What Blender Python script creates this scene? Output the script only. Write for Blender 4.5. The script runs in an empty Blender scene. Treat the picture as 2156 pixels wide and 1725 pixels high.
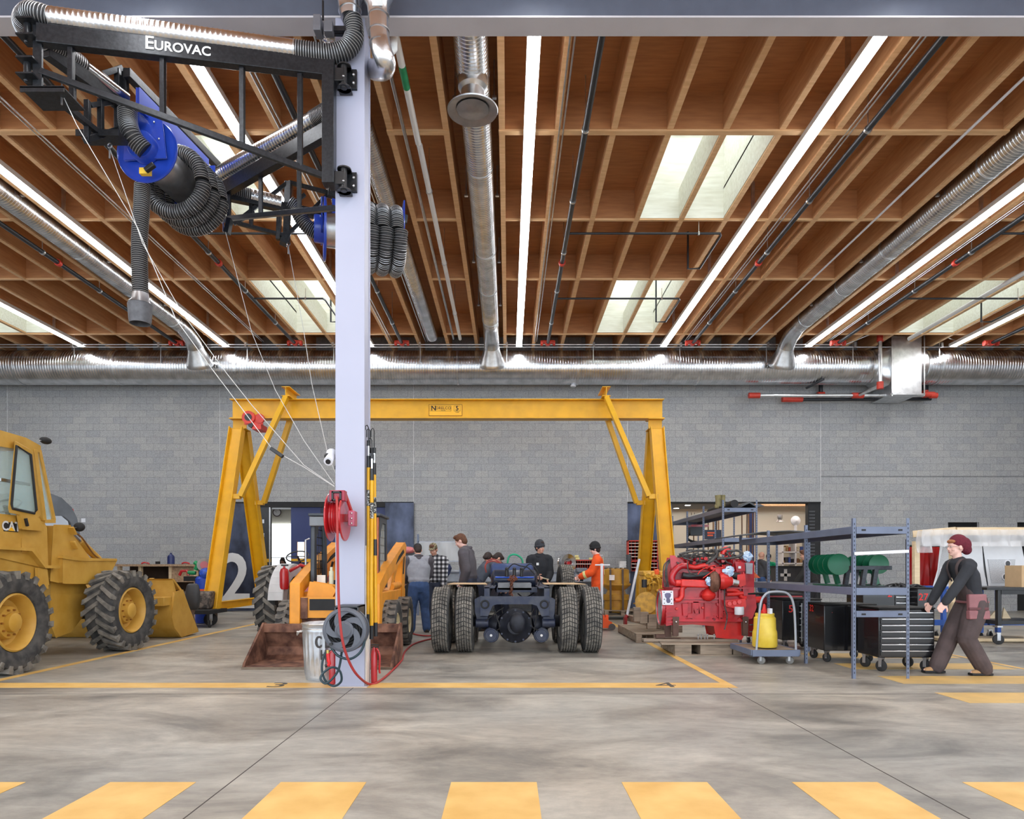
import bpy, math, random
from math import sin, cos, pi, radians, sqrt, atan2
from mathutils import Vector, Matrix, Euler
random.seed(7)
SC = bpy.context.scene
COL = SC.collection

# ------------------------------------------------------------------ camera, world, lights, exposure
F = 1450.0; HX, HY, CH = 1070.0, 1197.0, 1.30        # focal length and vanishing point in pixels, camera height
cd = bpy.data.cameras.new('camera'); cam = bpy.data.objects.new('camera', cd); COL.objects.link(cam)
cd.sensor_width = 36.0; cd.lens = 36.0 * F / 2156.0
cd.shift_x = (1078 - HX) / 2156.0; cd.shift_y = (HY - 862.5) / 2156.0
cam.location = (0, 0, CH); cam.rotation_euler = (pi / 2, 0, 0)
cd.clip_end = 200
SC.camera = cam
W = bpy.data.worlds.new('sky'); SC.world = W; W.use_nodes = True
W.node_tree.nodes['Background'].inputs[0].default_value = (0.80, 0.90, 1.0, 1)
W.node_tree.nodes['Background'].inputs[1].default_value = 2.4
SC.view_settings.view_transform = 'Standard'; SC.view_settings.look = 'None'
SC.view_settings.gamma = 1.0; SC.view_settings.use_curve_mapping = False
SC.view_settings.exposure = 0.55
STRIP = 21.0; SKYL = 2.4

def P(px, py, Y): return Vector(((px - HX) * Y / F, Y, CH - (py - HY) * Y / F))
def G(px, py, z=0.0):
    Y = F * (CH - z) / (py - HY); return Vector(((px - HX) * Y / F, Y, z))
def S(px, py, X):
    Y = X * F / (px - HX); return Vector((X, Y, CH - (py - HY) * Y / F))

# ------------------------------------------------------------------ materials
def lin(c):
    c = c / 255.0
    return c / 12.92 if c <= 0.04045 else ((c + 0.055) / 1.055) ** 2.4
def rgb(r, g, b): return (lin(r), lin(g), lin(b), 1.0)
MATS = {}
def pm(name, col, rough=0.5, metal=0.0, var=0.15, scale=6.0, bump=0.0, col2=None, lo=0.35, hi=0.65, stretch=(1, 1, 1), detail=5, coat=0.0, emis=0.0, bscale=None):
    if name in MATS: return MATS[name]
    m = bpy.data.materials.new(name); m.use_nodes = True; nt = m.node_tree; N = nt.nodes; L = nt.links
    b = N['Principled BSDF']
    tc = N.new('ShaderNodeTexCoord'); mp = N.new('ShaderNodeMapping'); mp.inputs['Scale'].default_value = stretch
    L.new(tc.outputs['Object'], mp.inputs['Vector'])
    no = N.new('ShaderNodeTexNoise'); no.inputs['Scale'].default_value = scale; no.inputs['Detail'].default_value = detail
    L.new(mp.outputs['Vector'], no.inputs['Vector'])
    r = N.new('ShaderNodeValToRGB'); e = r.color_ramp.elements
    e[0].position = lo; e[1].position = hi
    c2 = col2 or tuple(list(min(1, x * (1 + var)) for x in col[:3]) + [1])
    c1 = col if col2 else tuple(list(x * (1 - var) for x in col[:3]) + [1])
    e[0].color = c1; e[1].color = c2
    L.new(no.outputs['Fac'], r.inputs['Fac']); L.new(r.outputs['Color'], b.inputs['Base Color'])
    b.inputs['Roughness'].default_value = rough; b.inputs['Metallic'].default_value = metal
    if coat: b.inputs['Coat Weight'].default_value = coat
    if bump:
        bp = N.new('ShaderNodeBump'); bp.inputs['Strength'].default_value = bump; bp.inputs['Distance'].default_value = 0.01
        nb = no
        if bscale:
            nb = N.new('ShaderNodeTexNoise'); nb.inputs['Scale'].default_value = bscale; nb.inputs['Detail'].default_value = 4
            L.new(mp.outputs['Vector'], nb.inputs['Vector'])
        L.new(nb.outputs['Fac'], bp.inputs['Height']); L.new(bp.outputs['Normal'], b.inputs['Normal'])
    if emis:
        L.new(r.outputs['Color'], b.inputs['Emission Color']); b.inputs['Emission Strength'].default_value = emis
    MATS[name] = m; return m
def em(name, col, s):
    if name in MATS: return MATS[name]
    m = bpy.data.materials.new(name); m.use_nodes = True; N = m.node_tree.nodes
    b = N['Principled BSDF']; b.inputs['Base Color'].default_value = (0.8, 0.8, 0.8, 1)
    b.inputs['Emission Color'].default_value = col; b.inputs['Emission Strength'].default_value = s
    MATS[name] = m; return m

def concrete_floor():
    m = bpy.data.materials.new('polished_concrete'); m.use_nodes = True; nt = m.node_tree; N = nt.nodes; L = nt.links
    b = N['Principled BSDF']; tc = N.new('ShaderNodeTexCoord')
    mp = N.new('ShaderNodeMapping'); mp.inputs['Scale'].default_value = (0.55, 1.1, 1); L.new(tc.outputs['Object'], mp.inputs['Vector'])
    n1 = N.new('ShaderNodeTexNoise'); n1.inputs['Scale'].default_value = 1.1; n1.inputs['Detail'].default_value = 11; n1.inputs['Roughness'].default_value = 0.68; n1.inputs['Distortion'].default_value = 0.7
    L.new(mp.outputs['Vector'], n1.inputs['Vector'])
    r1 = N.new('ShaderNodeValToRGB'); e = r1.color_ramp.elements
    e[0].position = 0.33; e[0].color = rgb(116, 112, 106); e[1].position = 0.68; e[1].color = rgb(194, 190, 178)
    x = e.new(0.5); x.color = rgb(162, 157, 146)
    L.new(n1.outputs['Fac'], r1.inputs['Fac'])
    n2 = N.new('ShaderNodeTexNoise'); n2.inputs['Scale'].default_value = 0.35; n2.inputs['Detail'].default_value = 3
    L.new(tc.outputs['Object'], n2.inputs['Vector'])
    r2 = N.new('ShaderNodeValToRGB'); e = r2.color_ramp.elements; e[0].position = .35; e[0].color = (0.80, 0.83, 0.87, 1); e[1].position = .65; e[1].color = (1.05, 1.0, .96, 1)
    L.new(n2.outputs['Fac'], r2.inputs['Fac'])
    n3 = N.new('ShaderNodeTexNoise'); n3.inputs['Scale'].default_value = 9; n3.inputs['Detail'].default_value = 9; n3.inputs['Roughness'].default_value = .7
    L.new(mp.outputs['Vector'], n3.inputs['Vector'])
    r3 = N.new('ShaderNodeValToRGB'); e = r3.color_ramp.elements; e[0].position = .36; e[0].color = (0.80, 0.80, 0.81, 1); e[1].position = .58; e[1].color = (1, 1, 1, 1)
    L.new(n3.outputs['Fac'], r3.inputs['Fac'])
    m1 = N.new('ShaderNodeMixRGB'); m1.blend_type = 'MULTIPLY'; m1.inputs[0].default_value = 1; L.new(r1.outputs[0], m1.inputs[1]); L.new(r2.outputs[0], m1.inputs[2])
    m2 = N.new('ShaderNodeMixRGB'); m2.blend_type = 'MULTIPLY'; m2.inputs[0].default_value = 1; L.new(m1.outputs[0], m2.inputs[1]); L.new(r3.outputs[0], m2.inputs[2])
    L.new(m2.outputs[0], b.inputs['Base Color'])
    rr = N.new('ShaderNodeMapRange'); rr.inputs[3].default_value = 0.30; rr.inputs[4].default_value = 0.58; L.new(n1.outputs['Fac'], rr.inputs[0]); L.new(rr.outputs[0], b.inputs['Roughness'])
    bp = N.new('ShaderNodeBump'); bp.inputs['Strength'].default_value = 0.06; bp.inputs['Distance'].default_value = 0.01
    L.new(n3.outputs['Fac'], bp.inputs['Height']); L.new(bp.outputs['Normal'], b.inputs['Normal'])
    return m
def block_wall(name='concrete_block', flip=False, c1=(158, 159, 161), c2=(170, 169, 167), mo=(128, 128, 130)):
    m = bpy.data.materials.new(name); m.use_nodes = True; nt = m.node_tree; N = nt.nodes; L = nt.links
    b = N['Principled BSDF']; tc = N.new('ShaderNodeTexCoord'); sp = N.new('ShaderNodeSeparateXYZ'); cb = N.new('ShaderNodeCombineXYZ')
    L.new(tc.outputs['Object'], sp.inputs[0]); L.new(sp.outputs['Y' if flip else 'X'], cb.inputs[0]); L.new(sp.outputs['Z'], cb.inputs[1])
    br = N.new('ShaderNodeTexBrick'); br.offset = 0.5; br.inputs['Scale'].default_value = 1.0
    br.inputs['Brick Width'].default_value = 0.4064; br.inputs['Row Height'].default_value = 0.2032; br.inputs['Mortar Size'].default_value = 0.0045
    br.inputs['Mortar Smooth'].default_value = 0.3; br.inputs['Bias'].default_value = 0.0
    br.inputs['Color1'].default_value = rgb(*c1); br.inputs['Color2'].default_value = rgb(*c2); br.inputs['Mortar'].default_value = rgb(*mo)
    L.new(cb.outputs[0], br.inputs['Vector'])
    n = N.new('ShaderNodeTexNoise'); n.inputs['Scale'].default_value = 55; n.inputs['Detail'].default_value = 4; L.new(tc.outputs['Object'], n.inputs['Vector'])
    r = N.new('ShaderNodeValToRGB'); e = r.color_ramp.elements; e[0].position = .3; e[0].color = (.72, .72, .72, 1); e[1].position = .7; e[1].color = (1.15, 1.15, 1.15, 1)
    L.new(n.outputs['Fac'], r.inputs['Fac'])
    mx = N.new('ShaderNodeMixRGB'); mx.blend_type = 'MULTIPLY'; mx.inputs[0].default_value = 1; L.new(br.outputs['Color'], mx.inputs[1]); L.new(r.outputs[0], mx.inputs[2])
    L.new(mx.outputs[0], b.inputs['Base Color']); b.inputs['Roughness'].default_value = 0.9
    bp = N.new('ShaderNodeBump'); bp.inputs['Strength'].default_value = 0.4; bp.inputs['Distance'].default_value = 0.01; bp.invert = True
    L.new(br.outputs['Fac'], bp.inputs['Height']); L.new(bp.outputs['Normal'], b.inputs['Normal'])
    MATS[name] = m; return m
def plywood(name, ca, cb_, st=(1.2, 9, 9)):
    return pm(name, rgb(*ca), 0.62, 0, scale=2.2, col2=rgb(*cb_), lo=.3, hi=.7, stretch=st, detail=8, bump=0.03)

# ------------------------------------------------------------------ mesh builder
def frame(d, up=Vector((0, 0, 1))):
    d = d.normalized()
    if abs(d.dot(up)) > 0.995: up = Vector((0, 1, 0))
    s = d.cross(up).normalized(); u = s.cross(d).normalized()
    return s, u
def catmull(pts, k=6, closed=False):
    pts = [Vector(p) for p in pts]; out = []; n = len(pts)
    rng = n if closed else n - 1
    for i in range(rng):
        if closed: a, b, c, d = pts[i - 1], pts[i], pts[(i + 1) % n], pts[(i + 2) % n]
        else: a, b, c, d = pts[max(i - 1, 0)], pts[i], pts[i + 1], pts[min(i + 2, n - 1)]
        for j in range(k):
            t = j / k
            out.append(0.5 * ((2 * b) + (c - a) * t + (2 * a - 5 * b + 4 * c - d) * t * t + (3 * b - a - 3 * c + d) * t ** 3))
    if not closed: out.append(pts[-1])
    return out
def resample(pts, step):
    out = [pts[0]]; acc = 0.0
    for a, b in zip(pts[:-1], pts[1:]):
        L_ = (b - a).length; t = step - acc
        while t <= L_:
            out.append(a + (b - a) * (t / L_)); t += step
        acc = (L_ - (t - step))
    return out
# parts that come several to a thing: each piece becomes a mesh of its own (value: primitives per piece)
SPLIT = dict(joint_band=1, cab_post=1, cab_frame=1, suspension_hanger=1, hinge_bracket=1, side_mesh=99, hanger=1, hanger_rod=1, clamp=1, transition=1, coupling=1, drop_pipe=1, bolt=1, bolts=1, lug_nuts=1, cover_bolts=1, bolt_hole=1, stand_bolt=1, drawer_handle=1,
             control_joint=1, door_hinge=1, hinge_pin=1, orange_print=1, shutter_slats=1, pan_bolts=1, studs=1, eyes=1, pupils=1, eyebrows=1, reflective_bands=1, back_tape=1, cuffs=1, boot_soles=1, bib_straps=1, rail_slot=1, side_arm=1, exhaust_pipe=1, axle=1, black_decal=1, front_cowl=1, lamp_ring=1, light_bracket=1, tube_end=1, gusset=1, top_flange=1, diffuser=1)
class M:
    def __init__(s): s.v = []; s.f = []; s.T = None; s.marks = []
    def add(s, vs, fs):
        o = len(s.v); s.marks.append((o, len(s.f)))
        if s.T is not None: vs = [s.T @ Vector(v) for v in vs]
        s.v += [tuple(v) for v in vs]; s.f += [tuple(i + o for i in f) for f in fs]; return s
    def bx(s, x0, x1, y0, y1, z0, z1):
        vs = [(x, y, z) for z in (z0, z1) for y in (y0, y1) for x in (x0, x1)]
        return s.add(vs, [(0, 2, 3, 1), (4, 5, 7, 6), (0, 1, 5, 4), (2, 6, 7, 3), (0, 4, 6, 2), (1, 3, 7, 5)])
    def box(s, c, d, rot=(0, 0, 0)):
        R = Euler(rot).to_matrix(); c = Vector(c)
        vs = [c + R @ Vector((x * d[0] / 2, y * d[1] / 2, z * d[2] / 2)) for z in (-1, 1) for y in (-1, 1) for x in (-1, 1)]
        return s.add(vs, [(0, 2, 3, 1), (4, 5, 7, 6), (0, 1, 5, 4), (2, 6, 7, 3), (0, 4, 6, 2), (1, 3, 7, 5)])
    def beam(s, a, b, w, h, up=(0, 0, 1)):
        a = Vector(a); b = Vector(b); sd, u = frame(b - a, Vector(up))
        vs = [p + sd * x * w / 2 + u * y * h / 2 for p in (a, b) for y in (-1, 1) for x in (-1, 1)]
        return s.add(vs, [(0, 2, 3, 1), (4, 5, 7, 6), (0, 1, 5, 4), (2, 6, 7, 3), (0, 4, 6, 2), (1, 3, 7, 5)])
    def ibeam(s, a, b, w, h, tf, tw, up=(0, 0, 1)):
        a = Vector(a); b = Vector(b); sd, u = frame(b - a, Vector(up))
        s.beam(a + u * (h / 2 - tf / 2), b + u * (h / 2 - tf / 2), w, tf, up)
        s.beam(a - u * (h / 2 - tf / 2), b - u * (h / 2 - tf / 2), w, tf, up)
        return s.beam(a, b, tw, h - 2 * tf, up)
    def tube(s, pts, r, n=8, closed=False, sq=None):
        pts = [Vector(p) for p in pts]; m = len(pts); rs = r if isinstance(r, (list, tuple)) else [r] * m
        vs = []; prev = None
        for i in range(m):
            if closed: d = pts[(i + 1) % m] - pts[i - 1]
            else: d = pts[min(i + 1, m - 1)] - pts[max(i - 1, 0)]
            if d.length < 1e-9: d = Vector((0, 0, 1))
            d.normalize()
            if prev is None: sd, u = frame(d)
            else:
                u = prev - d * prev.dot(d)
                if u.length < 1e-6: sd, u = frame(d)
                u.normalize(); sd = d.cross(u)
            prev = u
            for k in range(n):
                a = 2 * pi * k / n + (pi / n if sq else 0); q = (1, 1) if not sq else sq
                vs.append(pts[i] + (sd * cos(a) * q[0] + u * sin(a) * q[1]) * rs[i])
        fs = []
        for i in range(m if closed else m - 1):
            j = (i + 1) % m
            for k in range(n): fs.append((i * n + k, i * n + (k + 1) % n, j * n + (k + 1) % n, j * n + k))
        if not closed:
            fs.append(tuple(range(n))[::-1]); fs.append(tuple((m - 1) * n + k for k in range(n)))
        return s.add(vs, fs)
    def cyl(s, a, b, r, r2=None, n=20): return s.tube([a, b], [r, r if r2 is None else r2], n)
    def lathe(s, prof, c=(0, 0, 0), axis=(0, 0, 1), n=32, closed=False, ang=2 * pi, cap=True):
        c = Vector(c); ax = Vector(axis).normalized(); sd, u = frame(ax, Vector((0, 0, 1)) if abs(ax.z) < .9 else Vector((0, 1, 0)))
        m = len(prof); vs = []
        for i in range(n):
            a = ang * i / n
            for r, z in prof: vs.append(c + ax * z + (sd * cos(a) + u * sin(a)) * r)
        fs = []
        for i in range(n):
            j = (i + 1) % n
            for k in range(m if closed else m - 1):
                q = (k + 1) % m
                fs.append((i * m + k, j * m + k, j * m + q, i * m + q))
        if not closed and cap:
            if prof[0][0] > 1e-6: fs.append(tuple(i * m for i in range(n))[::-1])
            if prof[-1][0] > 1e-6: fs.append(tuple(i * m + m - 1 for i in range(n)))
        return s.add(vs, fs)
    def prism(s, poly, ext):
        ext = Vector(ext); poly = [Vector(p) for p in poly]; n = len(poly)
        vs = poly + [p + ext for p in poly]
        fs = [tuple(range(n)), tuple(range(2 * n - 1, n - 1, -1))] + [(i, (i + 1) % n + 0, (i + 1) % n + n, i + n) for i in range(n)]
        return s.add(vs, fs)
    def sphere(s, c, r, n=14, m=9, rot=None):
        if not isinstance(r, (list, tuple)): r = (r, r, r)
        c = Vector(c); R = rot if rot is not None else Matrix.Identity(3)
        vs = [c + R @ Vector((0, 0, -r[2]))]
        for j in range(1, m):
            t = -pi / 2 + pi * j / m
            for i in range(n):
                a = 2 * pi * i / n; vs.append(c + R @ Vector((r[0] * cos(t) * cos(a), r[1] * cos(t) * sin(a), r[2] * sin(t))))
        vs.append(c + R @ Vector((0, 0, r[2]))); fs = []
        for i in range(n):
            fs.append((0, 1 + (i + 1) % n, 1 + i)); b = 1 + (m - 2) * n
            fs.append((b + i, b + (i + 1) % n, len(vs) - 1))
        for j in range(m - 2):
            for i in range(n):
                a = 1 + j * n; fs.append((a + i, a + (i + 1) % n, a + n + (i + 1) % n, a + n + i))
        return s.add(vs, fs)
    def ring(s, c, axis, R, r, n=24, m=6):
        c = Vector(c); sd, u = frame(Vector(axis))
        return s.tube([c + (sd * cos(2 * pi * i / n) + u * sin(2 * pi * i / n)) * R for i in range(n)], r, m, closed=True)
    def build(s, name, mat, parent=None, bevel=0, ang=35, flip=False):
        if name in SPLIT and parent is not None and 1 < len(s.marks) <= 60:
            per = SPLIT[name]; mk = s.marks[::per] + [(len(s.v), len(s.f))]; first = None
            for (a, fa), (b, fb) in zip(mk[:-1], mk[1:]):
                q = M(); q.v = s.v[a:b]; q.f = [tuple(i - a for i in f) for f in s.f[fa:fb]]; q.marks = []
                o = q.build(name, mat, parent, bevel, ang); first = first or o
            return first
        me = bpy.data.meshes.new(name); me.from_pydata(s.v, [], s.f); me.update()
        me.polygons.foreach_set('use_smooth', [True] * len(me.polygons))
        try: me.set_sharp_from_angle(angle=radians(ang))
        except Exception: pass
        me.materials.append(mat)
        o = bpy.data.objects.new(name, me); COL.objects.link(o)
        if parent is not None:
            o.parent = parent
            if parent.type == 'EMPTY': o.matrix_parent_inverse = parent['_m'] and Matrix.Translation(-Vector(parent['_m'])) or Matrix.Identity(4)
        if bevel:
            b = o.modifiers.new('bevel', 'BEVEL'); b.width = bevel; b.segments = 2; b.limit_method = 'ANGLE'; b.angle_limit = radians(40)
        return o
def tag(o, label=None, cat=None, group=None, kind=None):
    if label: o['label'] = label
    if cat: o['category'] = cat
    if group: o['group'] = group
    if kind: o['kind'] = kind
    return o
def thing(name, label, cat, loc=(0, 0, 0), group=None):
    o = bpy.data.objects.new(name, None); COL.objects.link(o); o.location = loc; o.empty_display_size = 0.1
    o['_m'] = list(loc); return tag(o, label, cat, group)
KIDS = {}
def copy_tree(o, parent=None):
    c = o.copy(); COL.objects.link(c)
    if parent is not None:
        mi = o.matrix_parent_inverse.copy(); c.parent = parent; c.matrix_parent_inverse = mi
    for ch in [x for x in bpy.data.objects if x.parent == o]: copy_tree(ch, c)
    return c
def copy_thing(o, loc, rz=None, label=None, group=None, scale=None):
    c = copy_tree(o); c.location = loc
    if rz is not None: c.rotation_euler = (0, 0, rz)
    if scale: c.scale = scale
    if label: c['label'] = label
    if group: c['group'] = group
    return c
def text(body, mat, parent, loc, size, rot=(pi / 2, 0, 0), ext=0.002, name='lettering', align='CENTER', off=0.0, R=None, sx=1.0):
    cu = bpy.data.curves.new(name, 'FONT'); cu.body = body; cu.size = size; cu.extrude = ext; cu.align_x = align; cu.align_y = 'CENTER'; cu.offset = off
    cu.resolution_u = 4
    t = bpy.data.objects.new('tmp', cu); COL.objects.link(t)
    bpy.context.view_layer.update()
    me = bpy.data.meshes.new_from_object(t.evaluated_get(bpy.context.evaluated_depsgraph_get()))
    bpy.data.objects.remove(t)
    Rm = (R if R is not None else Euler(rot).to_matrix().to_4x4())
    me.transform(Matrix.Translation(Vector(loc)) @ Rm @ Matrix.Diagonal((sx, 1, 1, 1)))
    me.materials.clear(); me.materials.append(mat); me.name = name
    o = bpy.data.objects.new(name, me); COL.objects.link(o)
    if parent is not None:
        o.parent = parent
        if parent.type == 'EMPTY': o.matrix_parent_inverse = Matrix.Translation(-Vector(parent['_m']))
    return o
def basis(xa, ya):      # 4x4 rotation whose x and y axes are given
    xa = Vector(xa).normalized(); ya = Vector(ya); ya = (ya - xa * ya.dot(xa)).normalized(); za = xa.cross(ya)
    return Matrix((xa, ya, za)).transposed().to_4x4()
def solid(name, label, cat, m, mat, group=None, bevel=0, kind=None):
    o = m.build(name, mat, None, bevel); return tag(o, label, cat, group, kind)
def struct(name, m, mat, bevel=0, parent=None):
    o = m.build(name, mat, parent, bevel)
    if parent is None: o['kind'] = 'structure'
    return o

# ------------------------------------------------------------------ shared materials
YEL = pm('crane_yellow_paint', rgb(220, 164, 14), 0.42, scale=3, var=0.08, bump=0.02)
CATY = pm('faded_yellow_paint', rgb(186, 140, 48), 0.5, scale=4, col2=rgb(204, 160, 72), lo=.3, hi=.7, bump=0.05)
SKID = pm('orange_yellow_paint', rgb(226, 148, 38), 0.45, scale=5, var=0.1, bump=0.03)
RUST = pm('rusty_brown_steel', rgb(74, 44, 34), 0.75, 0.2, scale=7, col2=rgb(136, 96, 76), bump=0.15)
RUBBER = pm('dusty_rubber', rgb(50, 50, 51), 0.85, scale=7, col2=rgb(92, 89, 85), lo=.4, hi=.75, bump=0.1)
TREAD = pm('dusty_tread', rgb(84, 81, 77), 0.85, scale=7, col2=rgb(140, 134, 124), lo=.35, hi=.75, bump=0.1)
RUBD = pm('dark_rubber', rgb(40, 40, 41), 0.75, scale=9, var=.2, bump=0.1)
BLK = pm('black_powder_coat', rgb(34, 34, 36), 0.38, 0.1, scale=8, var=.2, bump=0.02)
BLKM = pm('matt_black', rgb(26, 26, 27), 0.7, scale=8, var=.2)
ARM = pm('black_hammered_steel', rgb(44, 46, 50), 0.33, 0.5, scale=30, var=.25, bump=0.12)
GALV = pm('galvanised_steel', (0.68, 0.69, 0.70, 1), 0.30, 1.0, scale=7, var=.14)
DUCT = pm('spiral_duct_steel', (0.68, 0.69, 0.71, 1), 0.27, 1.0, scale=4, var=.16)
CHR = pm('bright_chrome', (0.7, 0.7, 0.72, 1), 0.15, 1.0, scale=5, var=.05)
STEEL = pm('brushed_steel', (0.45, 0.45, 0.46, 1), 0.38, 1.0, scale=8, var=.1)
WHT = pm('white_paint', rgb(225, 226, 232), 0.45, scale=4, var=.03)
COLW = pm('lavender_white_paint', rgb(174, 176, 195), 0.42, scale=1.2, var=.02)
BEAMP = pm('grey_steel_primer', rgb(188, 184, 188), 0.45, scale=2, var=.04)
BLUE = pm('royal_blue_enamel', rgb(34, 66, 172), 0.30, scale=3, var=.08, coat=.3)
RED = pm('hose_reel_red', rgb(178, 26, 34), 0.28, scale=3, var=.08, coat=.4)
ENG = pm('engine_red_paint', rgb(178, 24, 36), 0.30, scale=6, var=.2, bump=0.05, coat=.2)
ENG2 = pm('engine_red_bright', rgb(206, 44, 40), 0.32, scale=6, var=.15, bump=0.05)
ORG = pm('safety_orange', rgb(236, 86, 22), 0.45, scale=4, var=.06)
WOOD = plywood('raw_pine', (212, 188, 150), (232, 212, 178))
PALW = plywood('weathered_pallet_wood', (112, 98, 84), (168, 150, 130))
RACK = pm('blue_grey_rack_paint', rgb(100, 109, 130), 0.4, 0.1, scale=4, var=.08)
RACKD = pm('shelf_grey_paint', rgb(96, 100, 112), 0.45, 0.1, scale=3, var=.1)
GREEN = pm('dark_green_enamel', rgb(14, 92, 62), 0.35, scale=4, var=.1)
GLASS = bpy.data.materials.new('tinted_glass'); GLASS.use_nodes = True
_b = GLASS.node_tree.nodes['Principled BSDF']; _b.inputs['Base Color'].default_value = (0.55, 0.72, 0.72, 1); _b.inputs['Roughness'].default_value = 0.03; _b.inputs['Alpha'].default_value = 0.28; _b.inputs['Specular IOR Level'].default_value = 0.6
YP = pm('yellow_floor_paint', rgb(206, 160, 80), 0.45, scale=3.2, col2=rgb(228, 188, 112), lo=.3, hi=.7, detail=8)
INK = pm('black_stencil_paint', rgb(60, 56, 54), 0.6, var=.1)
WINK = pm('white_lettering', rgb(215, 215, 215), 0.5, var=.03)
# ================================================================== THE SETTING
FLOORM = concrete_floor(); WALLM = block_wall(); WALLS = block_wall('side_block', True)
DECKM = plywood('roof_plywood', (168, 112, 70), (190, 132, 84))
JOIM = plywood('joist_laminated_veneer', (188, 134, 88), (208, 156, 108), (9, 1.0, 9))
BLOM = plywood('blocking_plywood', (172, 116, 74), (194, 136, 88))
EDGE = plywood('pine_edge', (214, 168, 120), (232, 190, 142))
struct('floor', M().bx(-21, 21, -7, 34, -0.2, 0), FLOORM)
YW = 20.9
w = M()
OP = [(-8.36, -2.87, 3.32), (3.62, 9.48, 3.32), (13.35, 14.3, 2.7), (15.45, 16.4, 2.7)]
xs = -20.0
for a, b, h in OP:
    w.bx(xs, a, YW, YW + .3, 0, 9.0); w.bx(a, b, YW, YW + .3, h, 9.0); xs = b
w.bx(xs, 20, YW, YW + .3, 0, 9.0)
wall = struct('wall_back', w, WALLM)
j = M()
for x in (-15.2, -8.75, -2.87, 3.62, 9.48):
    z0 = 3.32 if x in (-2.87, 3.62, 9.48) else 0
    j.bx(x - .008, x + .008, YW - .006, YW + .01, z0, 7.9)
j.build('control_joint', pm('joint_sealant', rgb(196, 196, 196), .7), wall)
M().bx(9.48, 20, YW - .006, YW, 4.085, 4.10).build('control_joint', pm('dark_grey_joint', rgb(92, 92, 94), .8), wall)  # thin horizontal control line, dark grey
sw = M().bx(-20.2, -20, 2, YW + .3, 0, 9); struct('wall_left', sw, WALLS)
struct('wall_right', M().bx(20, 20.2, 2, YW + .3, 0, 9), WALLS)
solid('wall_switch', 'small white switch plate on the block wall beyond the yellow loader', 'switch', M().bx(P(172, 0, YW).x, P(180, 0, YW).x, YW - .02, YW, P(0, 1100, YW).z, P(0, 1092, YW).z), WHT)
# floor joints
jm = pm('floor_saw_cut', rgb(70, 64, 60), .8)
for i, b in enumerate([(-1.688, -1.681, -2, 7.5, 0, .0015), (2.388, 2.395, -2, 7.5, 0, .0015), (-20, 20, 7.12, 7.13, 0, .0012)]):
    struct('trim_%d' % (i + 1), M().bx(*b), jm)

# ---- ceiling: deck with skylight holes, joists, blocking rows
JZ = CH + 6.46; DZ = CH + 7.02
JX = lambda k: -0.092 + 0.8256 * k
YB = [10.19, 12.79, 15.42, 18.98]
sky = [(k, r) for k in (-17, -7, 3, 13) for r in (0, 2)]
dk = M()
ys = [-6, YB[0], YB[1], YB[2], YB[3], YW + .3]
for n, (a, b) in enumerate(zip(ys[:-1], ys[1:])):
    if n in (1, 3):
        xx = -20
        for k in (-17, -7, 3, 13):
            x0, x1 = JX(k) + .0445, JX(k + 2) - .0445
            dk.bx(xx, x0, a, b, DZ, DZ + .05); xx = x1
        dk.bx(xx, 20, a, b, DZ, DZ + .05)
    else: dk.bx(-20, 20, a, b, DZ, DZ + .05)
ceil = struct('ceiling', dk, DECKM)
for k in range(-24, 25):
    o = M().bx(JX(k) - .044, JX(k) + .044, 7.80, YW, JZ + .035, DZ).build('joist', JOIM, ceil)
    M().bx(JX(k) - .0445, JX(k) + .0445, 7.80, YW, JZ, JZ + .035).build('joist_edge', EDGE, o)
skip = {-11, -3, -1, 9}
for r, y in enumerate(YB):
    e = M(); th = .09 if r == 0 else .045; z0 = JZ - (.02 if r in (0, 3) else 0)
    for k in range(-24, 24):
        if k in (-11, -3, -1, 9): continue
        if abs(JX(k) + .41) > y * .76 + .9: continue
        M().bx(JX(k) + .0445, JX(k + 1) - .0445, y - th / 2, y + th / 2, z0 + .03, DZ).build('blocking', BLOM, ceil)
        if r in (1, 2): e.bx(JX(k) + .0445, JX(k + 1) - .0445, y - th / 2 - .005, y + th / 2 + .005, z0, z0 + .03)
    if r in (0, 3):
        for (ka, kb) in ((-24, -11), (-10, -3), (-2, -1), (0, 9), (10, 24)): e.bx(JX(ka) - .05, JX(kb) + .05, y - th / 2 - .005, y + th / 2 + .005, z0, z0 + .029)
    e.build('blocking_edge', EDGE, ceil)
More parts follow.
